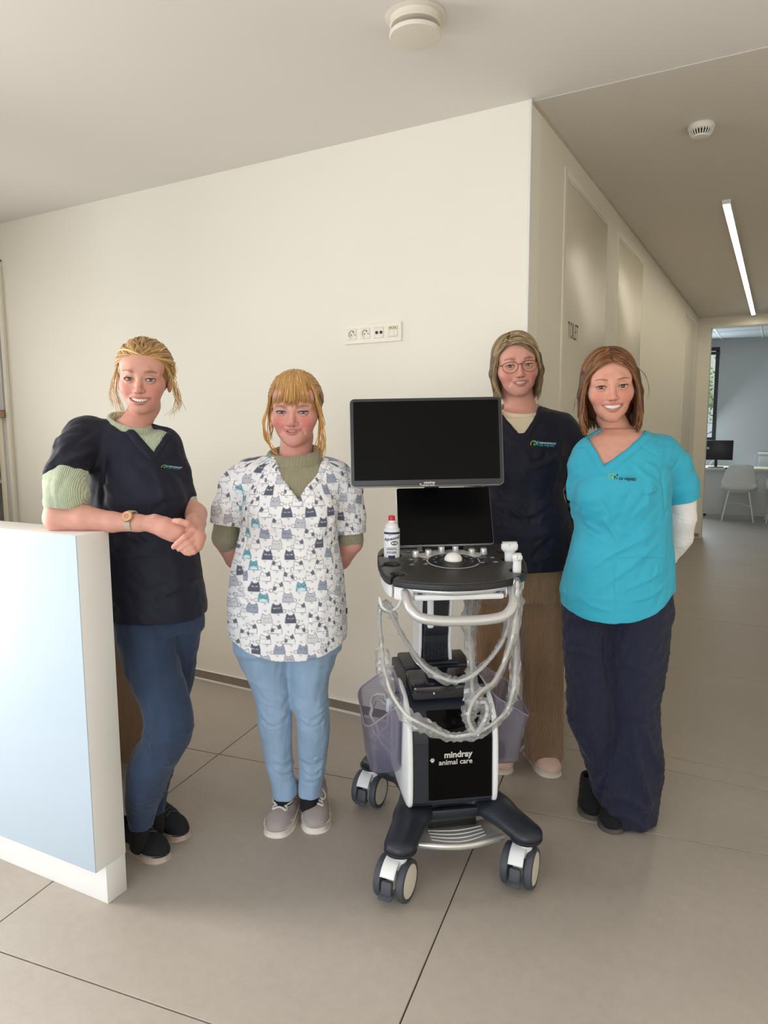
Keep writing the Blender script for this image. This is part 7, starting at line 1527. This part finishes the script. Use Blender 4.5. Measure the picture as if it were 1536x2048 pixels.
    legs = [[(1160, 930, 1030, 2.80), (1204, 929, 1030, 2.80), (1260, 942, 1030, 2.80), (1359, 954, 1026, 2.80), (1440, 962, 1030, 2.81), (1500, 966, 1034, 2.82), (1540, 966, 1034, 2.82)], [(1160, 1030, 1125, 2.80), (1204, 1031, 1125, 2.80), (1290, 1041, 1126, 2.80), (1359, 1044, 1127, 2.80), (1440, 1047, 1127, 2.81), (1500, 1049, 1127, 2.82), (1540, 1050, 1127, 2.82)]]
    trousers(P, legs, m_cord, hips=[(1120, 936, 1124, w, .14), (1190, 932, 1124, w, .14)], wf=2.7, wc=2.85, amp=.004, s=18, cut_z=(vz(1514, 2.80), vz(1518, 2.80)), name='corduroy_trousers', fold=[([(1030, 1190), (1075, 1178), (1120, 1186)], .008, .004), ([(1030, 1215), (1080, 1200), (1122, 1212)], .008, .004), ([(1050, 1330), (1085, 1320), (1122, 1340)], .012, .004), ([(1055, 1420), (1090, 1440), (1122, 1425)], .012, .004)])
    v = lambda q: np.array([q.dot(RT), q.dot(FW), 0]); t1, t2 = v(onz(1013, 1549)), v(onz(1108, 1556)); m_tr = M('blush_trainer_mesh', (226, 196, 182), 0.85, var=0.1, vscale=30, bump=0.3, bscale=800)
    shoe(P, t1+np.array((-0.06, 0.235, 0)), t1, m_tr, m_sole_white, .048, .078, .028, name='trainer', laces=(m_lace, 4, False)); shoe(P, t2+np.array((-0.045, 0.24, 0)), t2, m_tr, m_sole_white, .048, .078, .028, name='trainer', laces=(m_lace, 4, False))

# ------------------------------------------------------------------ 4: young woman in turquoise
def woman_in_turquoise():
    P = Person(1240, 1650, 2.42, 'person in turquoise scrub top and wide navy trousers with hands behind back'); w = 2.42; X = lambda L: np.array([Vw(*q) for q in L])
    H = Head((1225.0, 773.8), 2.325, -12, 3, -3.2, 1.075, wide=0.98, jaw=0.97, ipd=0.0320, mw=0.0335, gap=0.0060, smile=0.0085, mz=-0.0600, open=0.0042, skin=(216, 162, 141), blush=(198, 102, 90), blushk=0.5, brow=(62, 40, 32), browh=0.0031, browz=0.0190, iris=(52, 38, 30), lip=(182, 98, 90), lashk=0.8, nose=1.02)
    rows = [(858, 1200, 1278, w, .055), (872, 1180, 1310, w, .080), (895, 1160, 1332, w, .100), (930, 1150, 1338, w, .118), (975, 1149, 1337, w, .130), (1020, 1151, 1336, w, .130), (1062, 1153, 1337, w, .128), (1105, 1141, 1342, w, .132), (1150, 1128, 1344, w, .140), (1180, 1121.5, 1344, w, .146), (1215, 1126, 1342, w, .146), (1280, 1130, 1340, w, .14)]
    sr = X([(1322, 902, w), (1350, 930, 2.43), (1364, 970, 2.445), (1370, 1012, 2.46)]); sl = X([(1180, 910, w), (1166, 935, w), (1161, 970, 2.43), (1160, 1012, 2.45)])
    ch = [(np.vstack([sr[:3], X([(1364, 1040, 2.475), (1356, 1080, 2.515), (1310, 1140, 2.575), (1270, 1165, 2.60)])]), [.036, .036, .036, .035, .033, .026, .022], .03), (np.vstack([sl[:3], X([(1180, 1050, 2.50), (1200, 1120, 2.56), (1232, 1160, 2.60)])]), [.036, .030, .026, .026, .024, .022], .03), (X([(1185, 1160, 2.43), (1185, 1250, 2.43), (1192, 1400, 2.43), (1208, 1640, 2.46)]), [.062, .056, .04, .024], .015), (X([(1280, 1160, 2.42), (1280, 1250, 2.42), (1272, 1400, 2.39), (1262, 1660, 2.41)]), [.062, .056, .04, .024], .015)]
    def hd(F): hand(F, Vw(1268, 1166, 2.60), (-0.9, 0.1, -0.2), (0, 1, 0), (0, 0, 1), .95); hand(F, Vw(1232, 1164, 2.615), (0.9, 0.1, -0.25), (0, 1, 0), (0, 0, 1), .95)
    body_mesh(P, H, rows, ch, neck=(Vw(1243, 880, 2.44), 0.0455), traps=(X([(1196, 900, w), (1243, 884, 2.45), (1300, 900, w)]), [.034, .042, .034]), extra=hd, inset=0.012, rb=1190)
    cut = lambda F: (F.ell((0, -0.112, -0.034), (0.0735, 0.088, 0.1000), 0.005, 's'), F.bx((0, -0.02, -0.170), (0.13, 0.15, 0.065), 0.02, 0.01, 's'))
    def side(F):
        for q in (-1, 1): F.chain([(q*.075, -.010, .04), (q*.083, -.012, -.02), (q*.086, -.010, -.085)], [.014, .016, .015], .02, kk=.01)
        F.ell((0, .05, -.05), (.080, .062, .075), .03)
    cap_hair(P, H, cut, (84, 52, 30), 1.025, side)
    paths = bob(0.0, (62, 64), -0.128, 640, 17, 1.04, .07, .007, 1.07, 60); g = np.random.default_rng(41)
    for q in (-1, 1):
        for i in range(140):
            t = g.random(); paths.append((spline(np.array([(q*.003, -.082+.045*t, .076+.042*t), (q*.034, -.084+.036*t, .066+.034*t), (q*.063, -.062+.027*t, .036+.024*t), (q*.079, -.045+.025*t, -.005), (q*.086, -.040+.025*t, -.055), (q*.090, -.040+.025*t, -.100), (q*(.084-.010*g.random()), -.044+.025*t, -.136+.006*g.normal())])+g.normal(0, .0022, (7, 3)), 20), .7+.5*g.random()))
    locks(P, H, paths, 0.0034, (70, 40, 22), (160, 106, 62), seed=14)
    locks(P, H, wisps([[(.08, .0, .06), (.105, .0, .03), (.118, .0, -.01), (.112, .0, -.045)], [(-.078, -.03, .0), (-.10, -.03, -.03), (-.112, -.03, -.07)]], 3, .004, 5, (.2, .35)), 0.0026, (90, 58, 36), (150, 104, 66), name='loose_strands', seed=15)
    vn = [(1186, 852), (1192, 876), (1213, 934), (1262, 900), (1312, 862), (1300, 830), (1195, 820)]
    shd = [(X([(1215, 898, w), (1180, 912, w)]), [.036, .046]), (X([(1280, 896, w), (1322, 906, w)]), [.040, .050])]
    xc = Vw(1215, 1249, 2.3)[0]; zb = vz(1249, 2.29); hem = lambda x: zb+np.where(x < xc, 0.062*np.clip((xc-x)/0.155, 0, 1)**3.0, 0.078*np.clip((x-xc)/0.215, 0, 1.05)**2.6)
    scrub, V, Q = scrub_top(P, rows, [dict(P=sr, r=[.054, .055, .056, .056], cut=Vw(1368, 1000, 2.45), dir=Vw(1372, 1025, 2.46)-Vw(1364, 985, 2.45), R=.085, xlim=(Vw(1338, 1000, w)[0], -1)), dict(P=sl, r=[.050, .047, .044, .042], cut=Vw(1157, 1000, 2.44), dir=(0.0, 0.1, -1), R=.085, xlim=(Vw(1149.5, 1000, w)[0], 1))], vn, (Vw(1246, 885, 2.45), 0.072, Vw(1246, 790, 2.45)), hem, m_teal_cloth, p=2.4, wf=2.29, wc=w, amp=.0035, h=.0036, band=.024, trim=[(1192, 860), (1196, 885), (1213, 934), (1262, 900), (1312, 862)],
        shoulders=shd, bust=[(Vw(1228, 990, 2.345), (.120, .055, .072), .06)], rs=21,
        fold=[([(1318, 978), (1290, 985), (1268, 982)], .006, .006), ([(1318, 966), (1292, 950), (1270, 930)], .008, .005), ([(1330, 960), (1312, 935), (1290, 925)], .007, .004), ([(1205, 1035), (1225, 1060), (1240, 1085)], .008, .006), ([(1312, 1062), (1270, 1085), (1215, 1115), (1160, 1165)], .010, .006), ([(1325, 1080), (1300, 1100), (1250, 1140), (1180, 1190)], .010, .005), ([(1170, 1020), (1185, 1050), (1210, 1070)], .008, .004), ([(1335, 1140), (1290, 1160), (1235, 1185)], .007, .005), ([(1340, 1165), (1300, 1190), (1255, 1200)], .007, .005), ([(1318, 1125), (1310, 1150), (1290, 1165)], .006, .004), ([(1150, 1180), (1180, 1210), (1230, 1222)], .008, .003), ([(1180, 950), (1160, 975), (1155, 1010)], .008, -.004), ([(1327, 940), (1332, 980), (1336, 1030)], .006, -.005), ([(1232, 1114), (1230, 1170), (1231, 1232)], .0035, -.003), ([(1152, 1118), (1146, 1170), (1144, 1225)], .0035, -.003), ([(1234, 1113), (1285, 1112), (1334, 1116)], .004, .0045), ([(1136, 1113), (1146, 1126), (1156, 1131)], .004, .0045), ([(1284, 888), (1305, 902), (1324, 912)], .004, -.003), ([(1140, 915), (1160, 900), (1188, 893)], .003, -.002)]+rand_folds((1150, 950, 1330, 1100), 12, 35, amp=(.002, .004))+rand_folds((1345, 915, 1392, 990), 6, 36, (30, 80), (.002, .004)))
    emblem(P, scrub, (1238, 955), 2.2, 0.0196, dark=True, rot=-0.06)
    # sleeve pocket and side tag
    z_ = Vw(1343, 1112, w-0.03); b = P.mb(); b.box(z_, (0.004, 0.006, 0.018), .001); b.build('side_tag', m_black, scrub)
    arm_tube(P, 'undershirt_sleeve', X([(1365, 985, 2.45), (1364, 1035, 2.475), (1358, 1075, 2.51), (1318, 1135, 2.57), (1285, 1158, 2.595)]), [.047, .0475, .0455, .036, .030], m_white_jersey, amp=.0028, seed=9)
    arm_tube(P, 'undershirt_sleeve', X([(1172, 985, 2.45), (1181, 1045, 2.50), (1199, 1118, 2.56), (1226, 1152, 2.60)]), [.034, .033, .031, .029], m_white_jersey, amp=.0028, seed=10)
    legs = [[(1215, 1126, 1222, 2.43), (1302, 1128, 1219, 2.43), (1402, 1136, 1228, 2.425), (1488, 1158, 1236, 2.43), (1560, 1182, 1244, 2.44), (1600, 1188, 1250, 2.45), (1640, 1190, 1252, 2.45)], [(1215, 1212, 1342, 2.41), (1316, 1214, 1333, 2.40), (1402, 1220, 1319, 2.385), (1474, 1222, 1321, 2.38), (1535, 1214, 1326, 2.38), (1590, 1205, 1318, 2.385), (1640, 1204, 1313, 2.39), (1690, 1210, 1310, 2.39)]]
    trousers(P, legs, m_navy_trou, hips=[(1180, 1140, 1330, w, .112), (1225, 1140, 1330, w, .105)], wf=2.32, wc=2.5, amp=.0050, seed=6, cut_z=(vz(1606, 2.43), 0.012), name='wide_trousers', s=19, fold=[([(1135, 1400), (1165, 1480), (1210, 1560)], .010, 0.0119), ([(1180, 1440), (1205, 1520), (1235, 1590)], .010, 0.0102), ([(1250, 1470), (1228, 1540), (1205, 1610)], .012, 0.0170), ([(1262, 1460), (1275, 1540), (1300, 1620)], .012, 0.0153), ([(1280, 1440), (1300, 1500), (1318, 1560)], .010, 0.0102), ([(1215, 1600), (1255, 1590), (1300, 1620)], .010, 0.0102), ([(1210, 1640), (1250, 1625), (1295, 1655)], .010, 0.0102), ([(1225, 1345), (1260, 1330), (1300, 1345)], .010, 0.0068), ([(1140, 1320), (1165, 1310), (1195, 1320)], .008, 0.0068), ([(1232, 1430), (1270, 1425), (1300, 1440)], .008, 0.0085), ([(1300, 1500), (1312, 1530), (1322, 1548)], .006, 0.0102), ([(1212, 1260), (1217, 1320), (1224, 1390)], .006, -0.0102)])
    v = lambda q: np.array([q.dot(RT), q.dot(FW), 0]); t1, t2 = v(onz(1184, 1640)), v(onz(1222, 1668)); m_sd = M('black_suede', (16, 16, 18), 0.95, bump=0.3, bscale=700)
    shoe(P, t1+np.array((0.06, 0.235, 0)), t1, m_sd, m_stripe_r, .046, .075, .024); shoe(P, t2+np.array((0.09, 0.225, 0)), t2, m_sd, m_stripe_r, .046, .075, .024)
woman_at_counter(); woman_in_cat_top(); woman_with_glasses(); woman_in_turquoise()
